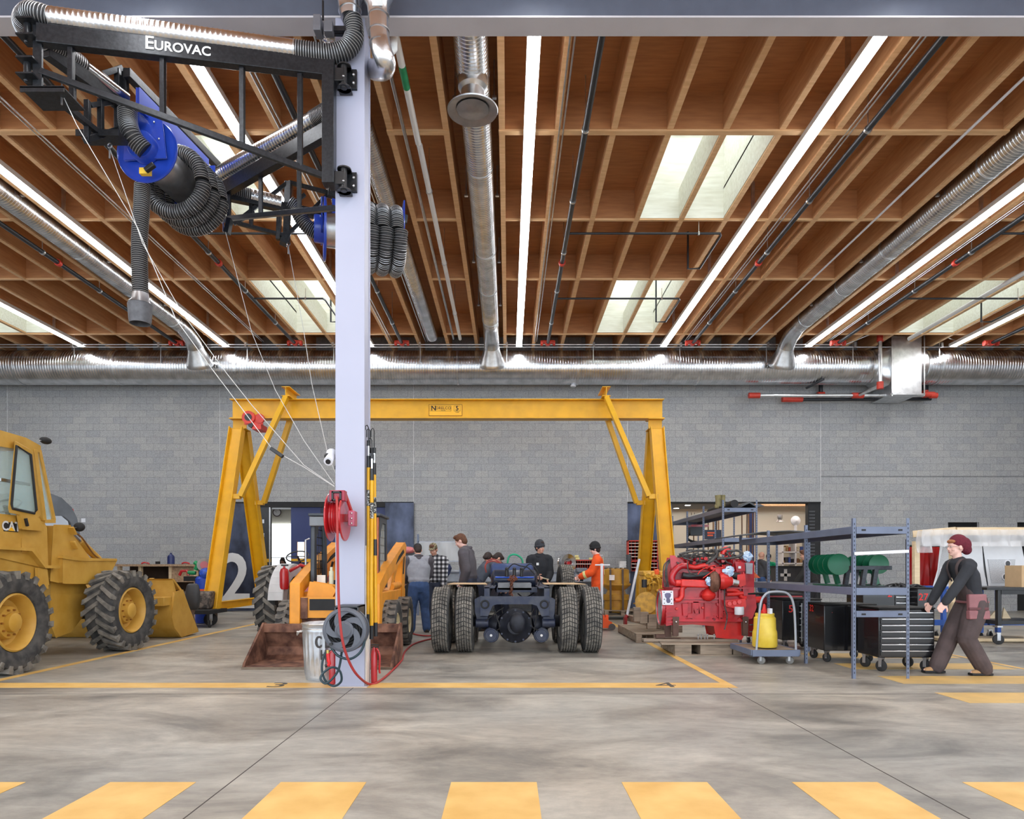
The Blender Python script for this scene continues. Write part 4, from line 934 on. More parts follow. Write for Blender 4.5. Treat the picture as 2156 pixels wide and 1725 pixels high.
# ------------------------------------------------------------------ first jib (front)
j1 = thing('exhaust_jib', 'black truss jib arm on the column carrying a silver exhaust tube, nearer of two', 'exhaust arm', tuple(P(705, 160, 7.4)), 'exhaust jib arms on the column')
def A(px, py, dy=0.0): return P(px, py, 7.40 - .47 * (705 - px) / 640.0 + dy)
TR = .098
stube('exhaust_tube', j1, A(105, 37), A(622, 106), TR)
hose('flex_hose', j1, [A(620, 106), A(660, 112), A(700, 114), A(730, 104), A(745, 80), A(744, 50), A(738, 36)], TR)
M().tube([A(738, 38), A(737, 22)], [.105, .115], 24).tube([A(737, 24), A(735, 4), A(735, -6), A(734, -60)], [.125, .125, .16, .18], 24).build('inlet_pipe', DUCT, j1)
hose('flex_hose', j1, [A(108, 38), A(84, 30), A(62, 27, .05), A(48, 44, .18), A(56, 66, .35)], TR * .95)
a, b = A(80, 74), A(705, 147)
M().beam(a, b, .10, .19).build('top_beam', ARM, j1, .006)
bm_(j1, 'lower_chord', A(84, 150), A(690, 374), .05, .06)
for px, y0, y1 in ((150, 85, 172), (343, 108, 243), (510, 130, 305), (632, 150, 352)):
    bm_(j1, 'strut', A(px, y0), A(px, y1), .05, .055)
M().beam(A(693, 140), A(693, 390), .13, .12).build('mast', ARM, j1, .006)
d = (b - a).normalized(); f_ = a + (b - a) * ((367 - 80) / 625.0); nrm = Vector((0, -1, 0))
Rb = basis(d, Vector((0, 0, 1)))
text('E', WINK, j1, f_ - d * .262 + Vector((0, -.056, .012)) , .19, R=Rb, ext=.001, off=.003)
text('UROVAC', WINK, j1, f_ + d * .06 + Vector((0, -.055, -.004)), .135, R=Rb, ext=.001, off=.003)
def colbracket(y):
    m = M(); p = P(731, y, 7.53)
    m.bx(p.x - .11, p.x + .11, 7.50, 7.54, p.z - .105, p.z + .105); m.build('wall_plate', ARM, j1, .004)
    m = M(); q = P(715, y - 6, 7.42); m.bx(q.x - .12, q.x + .06, 7.36, 7.5, q.z - .07, q.z + .07).cyl((q.x + .05, 7.40, q.z - .13), (q.x + .05, 7.40, q.z + .13), .035, n=14); m.build('hinge_knuckle', BLK, j1, .006)
    m = M()
    for z in (-.12, .11): m.lathe([(.001, 0), (.075, 0), (.075, .014), (.001, .014)], (q.x + .05, 7.42, q.z + z), (0, 0, 1), 20)
    m.bx(q.x - .02, q.x + .12, 7.42, 7.52, q.z - .12, q.z - .10).bx(q.x - .02, q.x + .12, 7.42, 7.52, q.z + .11, q.z + .13); m.build('hinge_bracket', BLK, j1)
    m = M()
    for dz in (-.05, .04): m.sphere((p.x + .075, 7.495, p.z + dz), .02, 10, 6)
    m.sphere((p.x + .0, 7.36, p.z - .07), .014, 8, 6); m.build('bolt', STEEL, j1)
colbracket(170); colbracket(386)
# left end hinge
m = M(); m.beam(A(80, 46), A(80, 188), .09, .03, (0, 1, 0)); m.build('end_plate', ARM, j1, .003)
for y in (50, 132):
    m = M()
    for yy in (y, y + 34): 
        c = A(60, yy); m.bx(c.x - .07, c.x + .10, c.y - .09, c.y + .09, c.z - .008, c.z + .008)
    c0, c1 = A(58, y), A(58, y + 34); m.cyl(c0, c1, .035, n=14).sphere(c1 - Vector((0, .02, .03)), .02, 8, 6); m.build('hinge_pin', ARM, j1)
c = A(95, 192); M().bx(c.x - .22, c.x + .22, c.y - .05, c.y + .30, c.z, c.z + .012).bx(c.x - .22, c.x + .22, c.y - .05, c.y - .04, c.z - .04, c.z + .02).build('base_shelf', ARM, j1)
# second section going back to the hose reel
def B(px, py, dy=0.0): return P(px, py, 6.97 + 1.10 * (px - 75) / 190.0 + dy)
M().beam(B(96, 104), B(258, 222), .10, .15).build('inner_beam', ARM, j1, .005)
hose('flex_hose', j1, [B(92, 84), B(118, 102), B(146, 118), B(176, 142)], TR * .92)
M().tube([B(176, 142), B(176, 142) + (B(262, 208) - B(176, 142))], TR * .9, 26).build('exhaust_tube', CHR, j1)
bm_(j1, 'lower_chord', B(84, 182), B(216, 286), .06, .06)
for px, y0, y1 in ((153, 150, 228), (184, 212, 300), (212, 210, 290)): bm_(j1, 'strut', B(px, y0), B(px, y1), .055, .055)
for px in (248, 264): bm_(j1, 'strut', B(px, 146), B(px, 286), .06, .06)
bm_(j1, 'cross_bar', B(166, 172), B(256, 143), .05, .06); bm_(j1, 'cross_bar', B(178, 296), B(262, 268), .05, .06); bm_(j1, 'cross_bar', B(190, 222), B(250, 214), .05, .05); bm_(j1, 'cross_bar', B(262, 282), B(306, 246), .04, .05)
c = B(222, 291); M().bx(c.x - .26, c.x + .22, c.y - .12, c.y + .14, c.z, c.z + .012).bx(c.x - .26, c.x + .22, c.y - .13, c.y - .118, c.z - .05, c.z + .02).build('base_shelf', ARM, j1)
bm_(j1, 'reel_beam', P(266, 152, 7.95), P(459, 350, 9.82), .09, .10)

def reel(lb, near, far, Rf, hr, z_bar, bar_a, bar_b, coils, sag, rd):
    t = thing('exhaust_hose_reel', lb, 'hose reel', tuple(near), 'blue exhaust hose reels')
    ax = (far - near); L0 = ax.length; d = ax.normalized()
    nf = M(); nf.lathe([(.001, -.015), (Rf * .5, -.015), (Rf * .9, -.012), (Rf, -.035), (Rf + .008, -.02), (Rf, .0), (Rf * .9, .008), (.001, .008)], near, d, 56); nf.build('flange', BLUE, t)
    M().lathe([(.001, 0), (Rf * .9, 0), (Rf, .02), (Rf + .008, .01), (Rf, -.012), (.001, -.012)], far, d, 56).build('flange', BLUE, t)
    M().lathe([(rd, .01), (rd, L0 - .01)], near, d, 48).build('drum', GALV, t)
    # gearbox housing on the near flange
    up = Vector((0, 0, 1)); sd = d.cross(up).normalized()
    h = M(); c = near - d * .03
    h.lathe([(.001, -.14), (Rf * .42, -.14), (Rf * .45, -.12), (Rf * .45, 0), (.001, 0)], c, d, 36); h.build('hub_housing', BLUE, t)
    pl = M(); q = [c + sd * x + up * z for x, z in ((-.26, -.12), (.26, -.12), (.20, .38), (.0, .46), (-.22, .38))]
    pl.prism([p - d * .02 for p in q], -d * .02); pl.build('end_plate', BLUE, t, .004)
    b2 = M(); q = [far + sd * x + up * z for x, z in ((-.2, -.1), (.2, -.1), (.2, .5), (-.2, .5))]
    b2.prism([p + d * .03 for p in q], d * .02); b2.build('end_plate', BLUE, t)
    pb_ = M(); s2 = sd * .022
    bar_b = bar_a.lerp(bar_b, .84)
    pb_.prism([bar_a - up * .05 - s2, bar_b - up * .05 - s2, bar_b - up * .26 - s2, bar_a - up * .30 - s2], s2 * 2); pn = pb_.build('top_channel', BLUE, t, .004)
    bo = M()
    for i in range(7):
        p = bar_a.lerp(bar_b, (i + .5) / 7) - up * .1 - s2 * 1.03; bo.sphere(p, .012, 8, 5)
    for x, z in ((-.2, .1), (-.21, .25), (.12, .3), (.18, .1), (-.1, .4), (.05, .43)): bo.sphere(c - d * .045 + sd * x + up * z, .013, 8, 5)
    bo.build('bolts', STEEL, t)
    for i, k in enumerate(coils):
        cc = near + d * (L0 * k) - up * sag
        pts = [cc + (sd * cos(2 * pi * q / 28) + up * sin(2 * pi * q / 28)) * (rd + hr + .01 + sag) * (1.0) + d * (.05 * q / 28) for q in range(29)]
        hose('coiled_hose', t, pts, hr, k=0, pitch=.03)
    return t, d, sd
near = P(312, 320, 8.2); far = P(420, 421, 9.35); far.z = near.z + .02
r1, d1, sd1 = reel('blue exhaust hose reel with black hose coils hanging left of the column', near, far, .37, .085, 7.05, P(290, 175, 7.95), P(459, 352, 9.8), (.46, .66, .86), .06, .22)
hb = near - d1 * .1
M().bx(hb.x - .02, hb.x + .10, hb.y - .05, hb.y + .01, hb.z - .34, hb.z - .27).build('yellow_connector', pm('yellow_plastic', rgb(230, 190, 60), .5), r1)
M().beam(P(306, 360, 8.02), P(325, 346, 8.02), .06, .05).build('black_motor', BLK, r1, .01)
hose('inlet_hose', r1, [P(268, 235, 8.0), P(270, 262, 7.98), P(278, 285, 7.95), P(290, 302, 7.98), P(306, 318, 8.02)], .10)
hose('drop_hose', r1, [P(300, 392, 8.55), P(298, 440, 8.5), P(294, 500, 8.48), P(294, 560, 8.48), P(296, 625, 8.48)], .088)
nz = P(295, 640, 8.48)
m = M(); m.tube([P(296, 618, 8.48), P(296, 632, 8.48), P(295, 640, 8.48)], [.092, .10, .135], 24); m.build('nozzle_collar', STEEL, r1)
prof = []
vs = []; n_ = 28; zt_, zb_ = P(0, 640, 8.48).z, P(0, 682, 8.48).z
m = M(); pr = [(.135, 0), (.142, -.01), (.128, zb_ - zt_ + .04), (.120, zb_ - zt_), (.112, zb_ - zt_), (.120, -.02)]
m.lathe(pr, (nz.x, nz.y, zt_), (0, 0, 1), 28, closed=True); m.build('exhaust_nozzle', pm('grey_rubber_nozzle', rgb(92, 92, 96), .55, .2, scale=14, var=.2), r1)
text('EUROVAC', WINK, r1, P(384, 301, 8.9) + Vector((0.0, -.0, .0)), .07, R=basis((P(400, 318, 9.05) - P(384, 301, 8.9)), (0, 0, 1)), ext=.001)

# ------------------------------------------------------------------ second jib (behind)
j2 = thing('exhaust_jib', 'black truss jib arm behind the first one carrying a silver exhaust tube', 'exhaust arm', tuple(P(700, 268, 8.3)), 'exhaust jib arms on the column')
def C2(px, py): return P(px, py, 8.30 + 1.45 * (705 - px) / 245.0)
stube('exhaust_tube', j2, C2(665, 249), C2(458, 370), TR)
hose('flex_hose', j2, [C2(662, 251), C2(690, 234), C2(705, 226), P(720, 222, 8.1)], TR)
M().beam(C2(705, 266), C2(458, 408), .10, .19).build('top_beam', ARM, j2, .006)
a, b = C2(458, 408), C2(705, 266); d = (b - a).normalized(); R2 = basis(d, Vector((0, 0, 1))); nv = d.cross(Vector((0, 0, 1))).normalized()
text('E', WINK, j2, C2(549, 354) + nv * .056 + Vector((0, 0, .01)), .18, R=R2, ext=.001, off=.002)
text('UROVAC', WINK, j2, C2(575, 336) + nv * .056, .13, R=R2, ext=.001, off=.002)
bm_(j2, 'lower_chord', C2(466, 462), C2(705, 438), .05, .06)
for px, y0, y1 in ((482, 395, 458), (549, 356, 452), (630, 310, 445)): bm_(j2, 'strut', C2(px, y0), C2(px, y1), .05, .05)
c = P(482, 478, 9.5); M().beam(P(484, 462, 9.5), P(478, 492, 9.5), .10, .06).build('end_block', ARM, j2)
def D2(px, py): return P(px, py, 9.72 + .5 * (px - 480) / 200.0)
hose('flex_hose', j2, [D2(484, 398), D2(500, 404), D2(530, 413)], TR * .95)
stube('exhaust_tube', j2, D2(528, 412), D2(592, 428), TR * .95)
hose('flex_hose', j2, [D2(610, 428), D2(624, 440), D2(634, 460), D2(648, 478), D2(672, 494)], .10)
bm_(j2, 'inner_beam', D2(486, 414), D2(700, 458), .10, .12)
bm_(j2, 'mast', D2(607, 383), D2(603, 512), .09, .07); bm_(j2, 'mast', D2(588, 455), D2(586, 505), .06, .07)
for a_, b_ in (((492, 472), (604, 386)), ((608, 384), (700, 408)), ((500, 470), (600, 497)), ((604, 496), (690, 410)), ((500, 468), (534, 445)), ((590, 448), (642, 410))): bm_(j2, 'brace', D2(*a_), D2(*b_), .05, .05)
bm_(j2, 'strut', D2(529, 420), D2(529, 478), .05, .05)
M().beam(D2(606, 488), D2(596, 514), .14, .1).build('end_block', ARM, j2)
bm_(j2, 'reel_beam', P(690, 404, 10.2), P(856, 464, 10.75), .09, .13)
near = P(686, 484, 10.15); far = P(842, 512, 10.45); far.z = near.z
reel('blue exhaust hose reel half hidden behind the column, coils showing on its right', near, far, .43, .10, 6.8, P(700, 412, 10.2), P(853, 467, 10.7), (.55, .73, .92), .05, .24)

# ------------------------------------------------------------------ pipes in front of the beam
t = thing('exhaust_pipe', 'bent silver exhaust pipe with paper label right of the column top', 'pipe', tuple(P(797, 60, 7.3)))
def E(px, py, Y=7.25): return P(px, py, Y)
M().tube([E(796, -60), E(796, 0), E(796, 12), E(797, 34)], [.2, .15, .115, .108], 26).tube([E(797, 30), E(798, 70), E(800, 92)], .105, 26).build('pipe_upper', DUCT, t)
M().tube(catmull([E(800, 88), E(805, 112), E(812, 132, 7.3), E(806, 146, 7.5), E(788, 146, 7.9)], 6), .108, 26).build('pipe_elbow', DUCT, t)
bd = M()
for y in (34, 66, 92): bd.cyl(E(797 + y / 40, y), E(797 + y / 40, y + 2.5), .112, n=26)
bd.build('joint_band', STEEL, t)
lb = M(); lb.lathe([(.1065, -.04), (.1065, .04), (.1055, .04)], E(797.5, 24), (0, 0, 1), 40, ang=2 * pi); lb.v = [v for v in lb.v]
M().bx(E(788, 0).x, E(810, 0).x, 7.137, 7.140, E(0, 30).z, E(0, 15).z).build('paper_label', pm('paper_label_white', rgb(216, 216, 214), .6), t)
pipe('short white pipe stub beside the bent silver pipe', [P(829, 76, 7.95), P(829, 104, 7.95), P(824, 108, 7.95)], .045, WPVC, 'vent_pipe')
t = thing('spring_balancer', 'dark steel box with horizontal bar clamped left of the column top', 'bracket', tuple(P(678, 58, 7.3)))
M().bx(P(663, 0, 7.35).x, P(678, 0, 7.35).x, 7.28, 7.42, P(0, 73, 7.35).z, P(0, 40, 7.35).z).bx(P(684, 0, 7.35).x, P(702, 0, 7.35).x, 7.3, 7.4, P(0, 73, 7.35).z, P(0, 50, 7.35).z).build('control_box', pm('grey_box', rgb(110, 110, 116), .5, .3), t, .005)
M().beam(P(684, 62, 7.38), P(762, 62, 7.38), .04, .05).beam(P(684, 70, 7.45), P(762, 72, 7.45), .04, .04).build('clamp_bar', ARM, t)
M().cyl(P(680, 2, 7.4), P(680, 42, 7.4), .012, n=8).build('drop_rod', PIP, t)

# ------------------------------------------------------------------ retrieval cables
CAB = pm('white_steel_cable', rgb(206, 206, 204), .4, .3, var=.03)
def cable(lb, pts, r=.0042):
    t = thing('retrieval_cable', lb, 'cable', tuple(P(*pts[0])), 'white retrieval cables')
    pp = [P(*q) for q in pts]
    M().tube(pp, r, 6).build('cable', CAB, t)
    e = M(); c = pp[0]; e.ring(c + Vector((0, 0, .03)), (.3, 1, 0), .028, .008, 16, 6).cyl(c + Vector((0, 0, .05)), c + Vector((0, 0, .12)), .007, n=6).cyl(c - Vector((0, 0, .12)), c, .011, n=6); e.build('eye_bolt', STEEL, t)
    return t
t = cable('white cable from the left tip of the front jib with a black grip', [(130, 196, 7.05), (161, 262, 7.07), (290, 480, 7.1), (370, 672, 7.2), (447, 778, 7.28), (575, 948, 7.4), (640, 984, 7.45), (704, 1025, 7.50)])
M().beam(P(570, 944, 7.4), P(596, 962, 7.4), .05, .04).build('black_grip', BLK, t, .008)
cable('white cable from the bracket under the front jib crossing the hanging hose', [(231, 312, 7.9), (300, 512, 7.85), (384, 660, 7.8), (477, 786, 7.7), (530, 853, 7.65), (640, 980, 7.55), (704, 1024, 7.5)])
cable('white cable from the end of the rear jib arm', [(470, 470, 9.5), (530, 700, 9.0), (580, 822, 8.5), (640, 928, 8.0), (704, 1020, 7.55)])
cable('white cable from the rear hose reel bracket, nearest the column', [(607, 518, 10.1), (640, 700, 9.4), (656, 806, 8.9), (690, 955, 8.0), (706, 996, 7.7)])

# ------------------------------------------------------------------ things on and around the column
t = thing('red_hose_reel', 'shiny red hose reel mounted high on the front of the column', 'hose reel', (-1.8, 7.5, 1.6))
cx0, cx1 = -1.86, -1.715; cz = P(0, 1091, 7.3).z; cyy = 7.22
M().lathe([(.10, 0), (.243, -.012), (.25, -.006), (.25, .004), (.10, .008)], (cx0, cyy, cz), (1, 0, 0), 48, closed=True).build('left_disc', RED, t)
M().lathe([(.10, 0), (.243, .012), (.25, .006), (.25, -.004), (.10, -.008)], (cx1, cyy, cz), (1, 0, 0), 48, closed=True).build('right_disc', RED, t)
dr = M(); dr.tube([(cx0, cyy, cz), (cx1, cyy, cz)], .10, 30)
for i in range(5): dr.ring((cx0 + .02 + i * .026, cyy, cz), (1, 0, 0), .155, .016, 30, 8)
dr.build('hose_wraps', RED, t)
bx_ = M(); a = P(697, 1034, 7.12); b = P(729, 1056, 7.12); bx_.bx(a.x, b.x, 7.05, 7.16, b.z, a.z); bx_.build('guide_arm', pm('crimson_enamel', rgb(160, 24, 54), .3, var=.05), t, .006)
bx_ = M(); c = P(709, 1045, 7.05); w_ = .05
for (x0, x1, z0, z1) in ((-w_, w_, .03, .05), (-w_, w_, -.05, -.03), (-w_, -.03, -.05, .05), (.03, w_, -.05, .05)): bx_.bx(c.x + x0, c.x + x1, 7.03, 7.052, c.z + z0, c.z + z1)
bx_.build('roller_guide', BLK, t, .004)
M().beam(P(727, 1040, 7.2), P(741, 1080, 7.3), .05, .02, (1, 0, 0)).build('side_arm', RED, t)
a = P(734, 1076, 7.2); b = P(748, 1108, 7.2); M().bx(a.x, b.x, 7.16, 7.3, b.z, a.z).build('spring_cover', pm('dusty_pink_red', rgb(176, 84, 108), .4), t, .008)
bo = M()
for z in (1081, 1092, 1102): bo.sphere(P(740, z, 7.155), .012, 8, 6)
bo.build('cover_bolts', CHR, t)
M().bx(-1.80, -1.66, 7.28, 7.54, cz - .04, cz + .04).build('mount_base', RED, t, .005)
RH = pm('red_air_hose', rgb(168, 52, 50), .5, var=.05)
hp = [P(709, 1046, 7.02), P(710, 1080, 6.98), P(711, 1160, 6.98), P(713, 1260, 6.99), P(717, 1320, 7.0), P(724, 1362, 7.03), P(738, 1400, 7.12), P(755, 1425, 7.25)] + [G(778, 1441, .015), G(800, 1434, .015), G(830, 1408, .015), G(846, 1390, .015), G(853, 1372, .015), G(872, 1356, .015), G(905, 1346, .015), G(930, 1342, .015)]
solid('air_hose', 'long red air hose hanging from the red reel and lying on the floor', 'hose', M().tube(catmull(hp, 6), .0135, 10), RH)
solid('air_hose', 'red air hose lying on the floor beside the feet behind the skid steer', 'hose', M().tube(catmull([G(866, 1334, .015), G(885, 1338, .015), G(905, 1339, .015), G(925, 1337, .015)], 6), .0135, 8), RH)

t = thing('grey_hose_reel', 'round grey plastic hose reel with swirl spokes low on the column', 'hose reel', (-1.72, 7.5, .7))
gc = P(726, 1327, 7.15); GR = .232; GREY = pm('slate_grey_plastic', rgb(88, 92, 101), .45, var=.05)
M().lathe([(GR * .80, -.02), (GR * .86, -.03), (GR * .97, -.02), (GR, .0), (GR, .03), (GR * .95, .045), (GR * .8, .0)], gc, (0, 1, 0), 64, closed=True).build('outer_ring', GREY, t)
M().lathe([(.001, -.045), (GR * .30, -.045), (GR * .34, -.035), (GR * .42, -.03), (GR * .42, .0), (.001, .0)], gc, (0, 1, 0), 48).build('hub', GREY, t)
for k in range(5):
    a0 = 2 * pi * k / 5 + .3
    def sw(r, a): return gc + Vector((cos(a) * r, -.024, sin(a) * r))
    o1 = [sw(GR * (.38 + .5 * i / 7), a0 - .95 * i / 7) for i in range(8)]; o2 = [sw(GR * (.38 + .5 * i / 7), a0 - .55 - (.95) * i / 7 - .12 * (i / 7)) for i in range(8)]
    M().prism(o1 + o2[::-1], (0, .018, 0)).build('swirl_spoke', GREY, t, .003)
hc = M()
for i in range(3):
    for r_ in (.12, .15, .18): hc.ring(gc + Vector((0, .035 + i * .028, 0)), (0, 1, 0), r_, .014, 40, 8)
hc.build('hose_coil', RUBD, t)
M().lathe([(.001, .11), (GR * .98, .11), (GR, .13), (.001, .13)], gc, (0, 1, 0), 48).build('back_disc', GREY, t)
a = P(709, 1275, 7.3); b = P(759, 1297, 7.3); M().bx(a.x, b.x, 7.2, 7.54, a.z - .02, a.z).bx(a.x, a.x + .015, 7.2, 7.54, gc.z - .05, a.z).bx(b.x - .015, b.x, 7.2, 7.54, gc.z - .18, a.z).bx(a.x, b.x, 7.5, 7.54, gc.z - .18, a.z).build('bracket', pm('dark_grey_bracket', rgb(64, 66, 70), .5), t, .004)
M().cyl(gc + Vector((-.13, -.07, -.14)), gc + Vector((-.13, -.02, -.14)), .016, n=12).build('crank_knob', BLK, t)
TEAL = pm('dark_teal_hose', rgb(36, 58, 66), .4, var=.08)
pA = [(686, 1372), (679.5, 1391), (678, 1413), (686, 1435), (702.6, 1445), (717, 1437), (719, 1424), (713.6, 1411), (699, 1405.5), (681.7, 1416.5), (675, 1430), (686, 1439.6), (701.5, 1427.5), (713.6, 1407.7), (719.7, 1371), (722, 1345)]
ys_ = [7.2 + .010 * i for i in range(16)]
M().tube(catmull([P(x, y, 7.38 - .012 * i) for i, (x, y) in enumerate(pA)], 6), .0125, 10).build('hose_tail', TEAL, t)
pB = [(694, 1358), (708, 1378), (724.6, 1386.7), (741, 1386.7), (757.7, 1374.6), (766.5, 1356), (767, 1336)]
M().tube(catmull([P(x, y, 7.16) for x, y in pB], 6), .0135, 10).build('hose_loop', TEAL, t)
sg = M(); sg.tube([P(690, 1376, 7.14), P(692, 1392, 7.14), P(694, 1398, 7.14), P(689, 1402, 7.14)], [.018, .02, .018, .014], 12)
g_ = sg.build('spray_gun', pm('bright_red_plastic', rgb(214, 30, 36), .35), t); M().cyl(P(690, 1369, 7.14), P(690, 1376, 7.14), .016, n=10).build('brass_fitting', pm('brass', (0.6, 0.45, 0.15, 1), .3, 1.0), t); M().cyl(P(690, 1401, 7.14), P(685, 1403, 7.14), .015, .018, 10).build('gun_tip', BLK, t)
# yellow telescopic poles on the right of the column
ords = ['nearest the column', 'second from the column', 'third from the column', 'rightmost of the four', 'at the left edge of the column']
for i, (x0, y0, x1, y1, Y_) in enumerate(((773, 985, 769, 1322, 7.62), (779, 1000, 775, 1326, 7.70), (783, 1012, 782, 1346, 7.60), (788, 1000, 791, 1340, 7.66), (703, 1130, 703, 1290, 7.80))):
    a, b = P(x0, y0, Y_), P(x1, y1, Y_)
    if i < 4: a.x = max(a.x, -1.545); b.x = max(b.x, -1.545)
    else: a.x = b.x = -1.925; a.z = b.z + 1.2
    t = thing('hook_pole', 'tall yellow hook pole leaning on the column, ' + ords[i], 'pole', tuple(b), 'yellow hook poles beside the column')
    M().cyl(b.lerp(a, .08), a, .0205, n=14).build('pole', YEL, t)
    M().cyl(b, b.lerp(a, .085), .0225, n=12).build('grip', BLK, t)
    M().cyl(a, a + Vector((0, 0, .13)), .021, n=12).cyl(a + Vector((0, 0, .24)), a + Vector((0, 0, .30)), .02, n=10).build('collar', BLK, t)
    M().cyl(a + Vector((0, 0, .12)), a + Vector((0, 0, .25)), .014, n=12).build('inner_pole', CHR, t)
    h = a + Vector((0, 0, .28)); M().tube([h, h + Vector((0, 0, .16 + .05 * (i % 2))), h + Vector((-.015, 0, .19 + .05 * (i % 2))), h + Vector((-.035, 0, .18 + .04 * (i % 2))), h + Vector((-.035, 0, .14))], .006, 8).build('hook', BLK, t)
    if i in (0, 2, 3): M().cyl(a.lerp(b, .14), a.lerp(b, .24), .0212, n=14).build('sticker', pm('pole_sticker', rgb(190, 190, 184), .5, scale=60, col2=rgb(40, 40, 40), lo=.45, hi=.5), t)
    if i == 3: M().cyl(a.lerp(b, .40), a.lerp(b, .50), .025, n=12).build('clamp_sleeve', BLK, t)
def exting(lb, x, y, h, r):
    t = thing('fire_extinguisher', lb, 'fire extinguisher', (x, y, 0))
    M().lathe([(.001, 0), (r, 0), (r, h * .82), (r * .8, h * .9), (.02, h * .94), (.02, h)], (x, y, .01), n=24).build('cylinder', RED, t)
    M().bx(x - .03, x + .05, y - .015, y + .015, h, h + .02).bx(x - .03, x + .05, y - .015, y + .015, h + .03, h + .045).build('handle', BLK, t)
    M().tube(catmull([(x + .03, y - .02, h), (x + .07, y - .04, h * .8), (x + .065, y - .03, h * .4), (x + .07, y - .02, h * .3)], 4), .011, 8).build('hose', RED, t)
exting('tall slim red extinguisher standing at the right foot of the column', -1.515, 7.78, .40, .036)
exting('red fire extinguisher standing between trash can and column', -1.955, 7.72, .40, .055)
# security light on the column's left face
t = thing('camera_light', 'white swivel camera on the left face of the column', 'camera', tuple(P(697, 965, 7.7)))
M().cyl(P(706, 965, 7.7), P(698, 958, 7.7), .03, n=12).sphere(P(698, 956, 7.65), .06).cyl(P(697, 962, 7.6), P(691, 972, 7.5), .045, .05, 18).build('housing', WHT, t)
M().cyl(P(691, 972, 7.5), P(690.6, 972.8, 7.49), .028, n=14).sphere(P(689, 961, 7.6), .035).build('lens', BLK, t)
M().bx(-1.905, -1.892, 7.64, 7.74, 2.38, 2.52).build('cleat', STEEL, t)
# trash can
t = thing('trash_can', 'galvanised metal trash can with black stencilled letters left of the column', 'trash can', (-2.16, 8.12, 0))
m = M(); n_ = 96; vs = []
def fl(a, z):
    ribs = .009 * (1 if cos(a * 24) > .2 else 0)
    return ribs if .06 < z < .54 else 0
zs = [0, .02, .05, .07, .3, .53, .56, .585, .60, .62, .64, .655]; rb = [.215, .22, .222, .224, .236, .248, .252, .258, .253, .258, .262, .268]
for z, r in zip(zs, rb):
    for i in range(n_):
        a = 2 * pi * i / n_; R_ = r + fl(a, z); vs.append((-2.16 + cos(a) * R_, 8.12 + sin(a) * R_, z))
fs = [(j * n_ + i, j * n_ + (i + 1) % n_, (j + 1) * n_ + (i + 1) % n_, (j + 1) * n_ + i) for j in range(len(zs) - 1) for i in range(n_)]
m.add(vs, fs); m.lathe([(.262, 0), (.25, -.01), (.225, -.62), (.001, -.62)], (-2.16, 8.12, .655), n=48); CANM = pm('new_galvanised_can', (0.56, 0.59, 0.63, 1), .36, .85, scale=9, var=.12)
can = m.build('can_body', CANM, t, ang=50)
M().ring((-2.16, 8.12, .655), (0, 0, 1), .266, .008, 48, 8).ring((-2.16, 8.12, .60), (0, 0, 1), .257, .006, 48, 8).build('rim', GALV, t)
M().tube([(-2.41, 8.05, .56), (-2.46, 8.03, .56), (-2.475, 8.08, .52), (-2.46, 8.14, .56), (-2.41, 8.16, .56)], .01, 8).build('handle', GALV, t)
M().sphere((-2.16, 8.12, .63), (.22, .22, .045), 20, 8).build('trash_bag', pm('crumpled_white', rgb(200, 200, 204), .5, scale=14, var=.25, bump=.4), t)
def curved_text(body, px, py, size, sx=.62):
    ang = math.asin(max(-.9, min(.9, (P(px, 0, 7.9).x + 2.16) / .25)))
    c = (-2.16 + sin(ang) * .256, 8.12 - cos(ang) * .256, P(0, py, 7.9).z)
    text(body, INK, t, c, size, rot=(pi / 2, 0, ang * .7), ext=.002, off=.004, sx=sx)
curved_text('C', 672, 1353, .19); curved_text('L', 689, 1353, .19)
curved_text('H', 682, 1380, .15); curved_text('O', 697, 1380, .15)
# ================================================================== ROOMS BEHIND THE OPENINGS
SHEET = pm('mottled_hot_rolled_steel', rgb(44, 48, 62), .42, .5, scale=2.2, col2=rgb(86, 94, 118), lo=.35, hi=.7, stretch=(1, 1, .6), detail=7)
NDOOR = pm('navy_door_paint', rgb(44, 56, 104), .5, scale=2, var=.05); DKN = pm('dark_navy', rgb(34, 40, 62), .5, var=.05)
CREAM = pm('cream_wall', rgb(206, 200, 186), .8, scale=1, var=.03); GWALL = pm('grey_plaster', rgb(150, 150, 150), .85, var=.04)
def X_(px, Y): return (px - HX) * Y / F
def Z_(py, Y): return CH - (py - HY) * Y / F
# left room
struct('wall_left_room', M().bx(-13, -2.4, 27, 27.2, 0, 4.0).bx(-13.2, -13, 21.2, 27.2, 0, 4.0).bx(-2.6, -2.4, 21.2, 27, 0, 4), CREAM)
struct('ceiling_left_room', M().bx(-13.2, -2.4, 21.2, 27.2, 3.6, 3.7), WHT)
struct('wall_low_room', M().bx(-13, -6.0, 26.3, 26.4, 0, 1.15), GWALL)
DAY = em('bright_window', (0.86, 0.94, 1.0, 1), 1.6)
wd = M(); wd.bx(X_(566, 26.9), X_(622, 26.9), 26.93, 26.96, Z_(1200, 26.9), Z_(1103, 26.9)); o = struct('window_20', wd, DAY)
m = M()
for i in range(24): m.bx(X_(560, 26) + i * .05, X_(560, 26) + i * .05 + .006, 26.2, 26.21, Z_(1190, 26), Z_(1174, 26))
m.bx(X_(560, 26), X_(615, 26), 26.19, 26.22, Z_(1174.6, 26), Z_(1173.4, 26)); solid('railing', 'thin railing in front of the bright window beyond the glass door', 'railing', m, STEEL)
t = thing('wall_clock', 'round wall clock with dark rim beyond the glass door', 'clock', tuple(P(582, 1075, 26.9)))
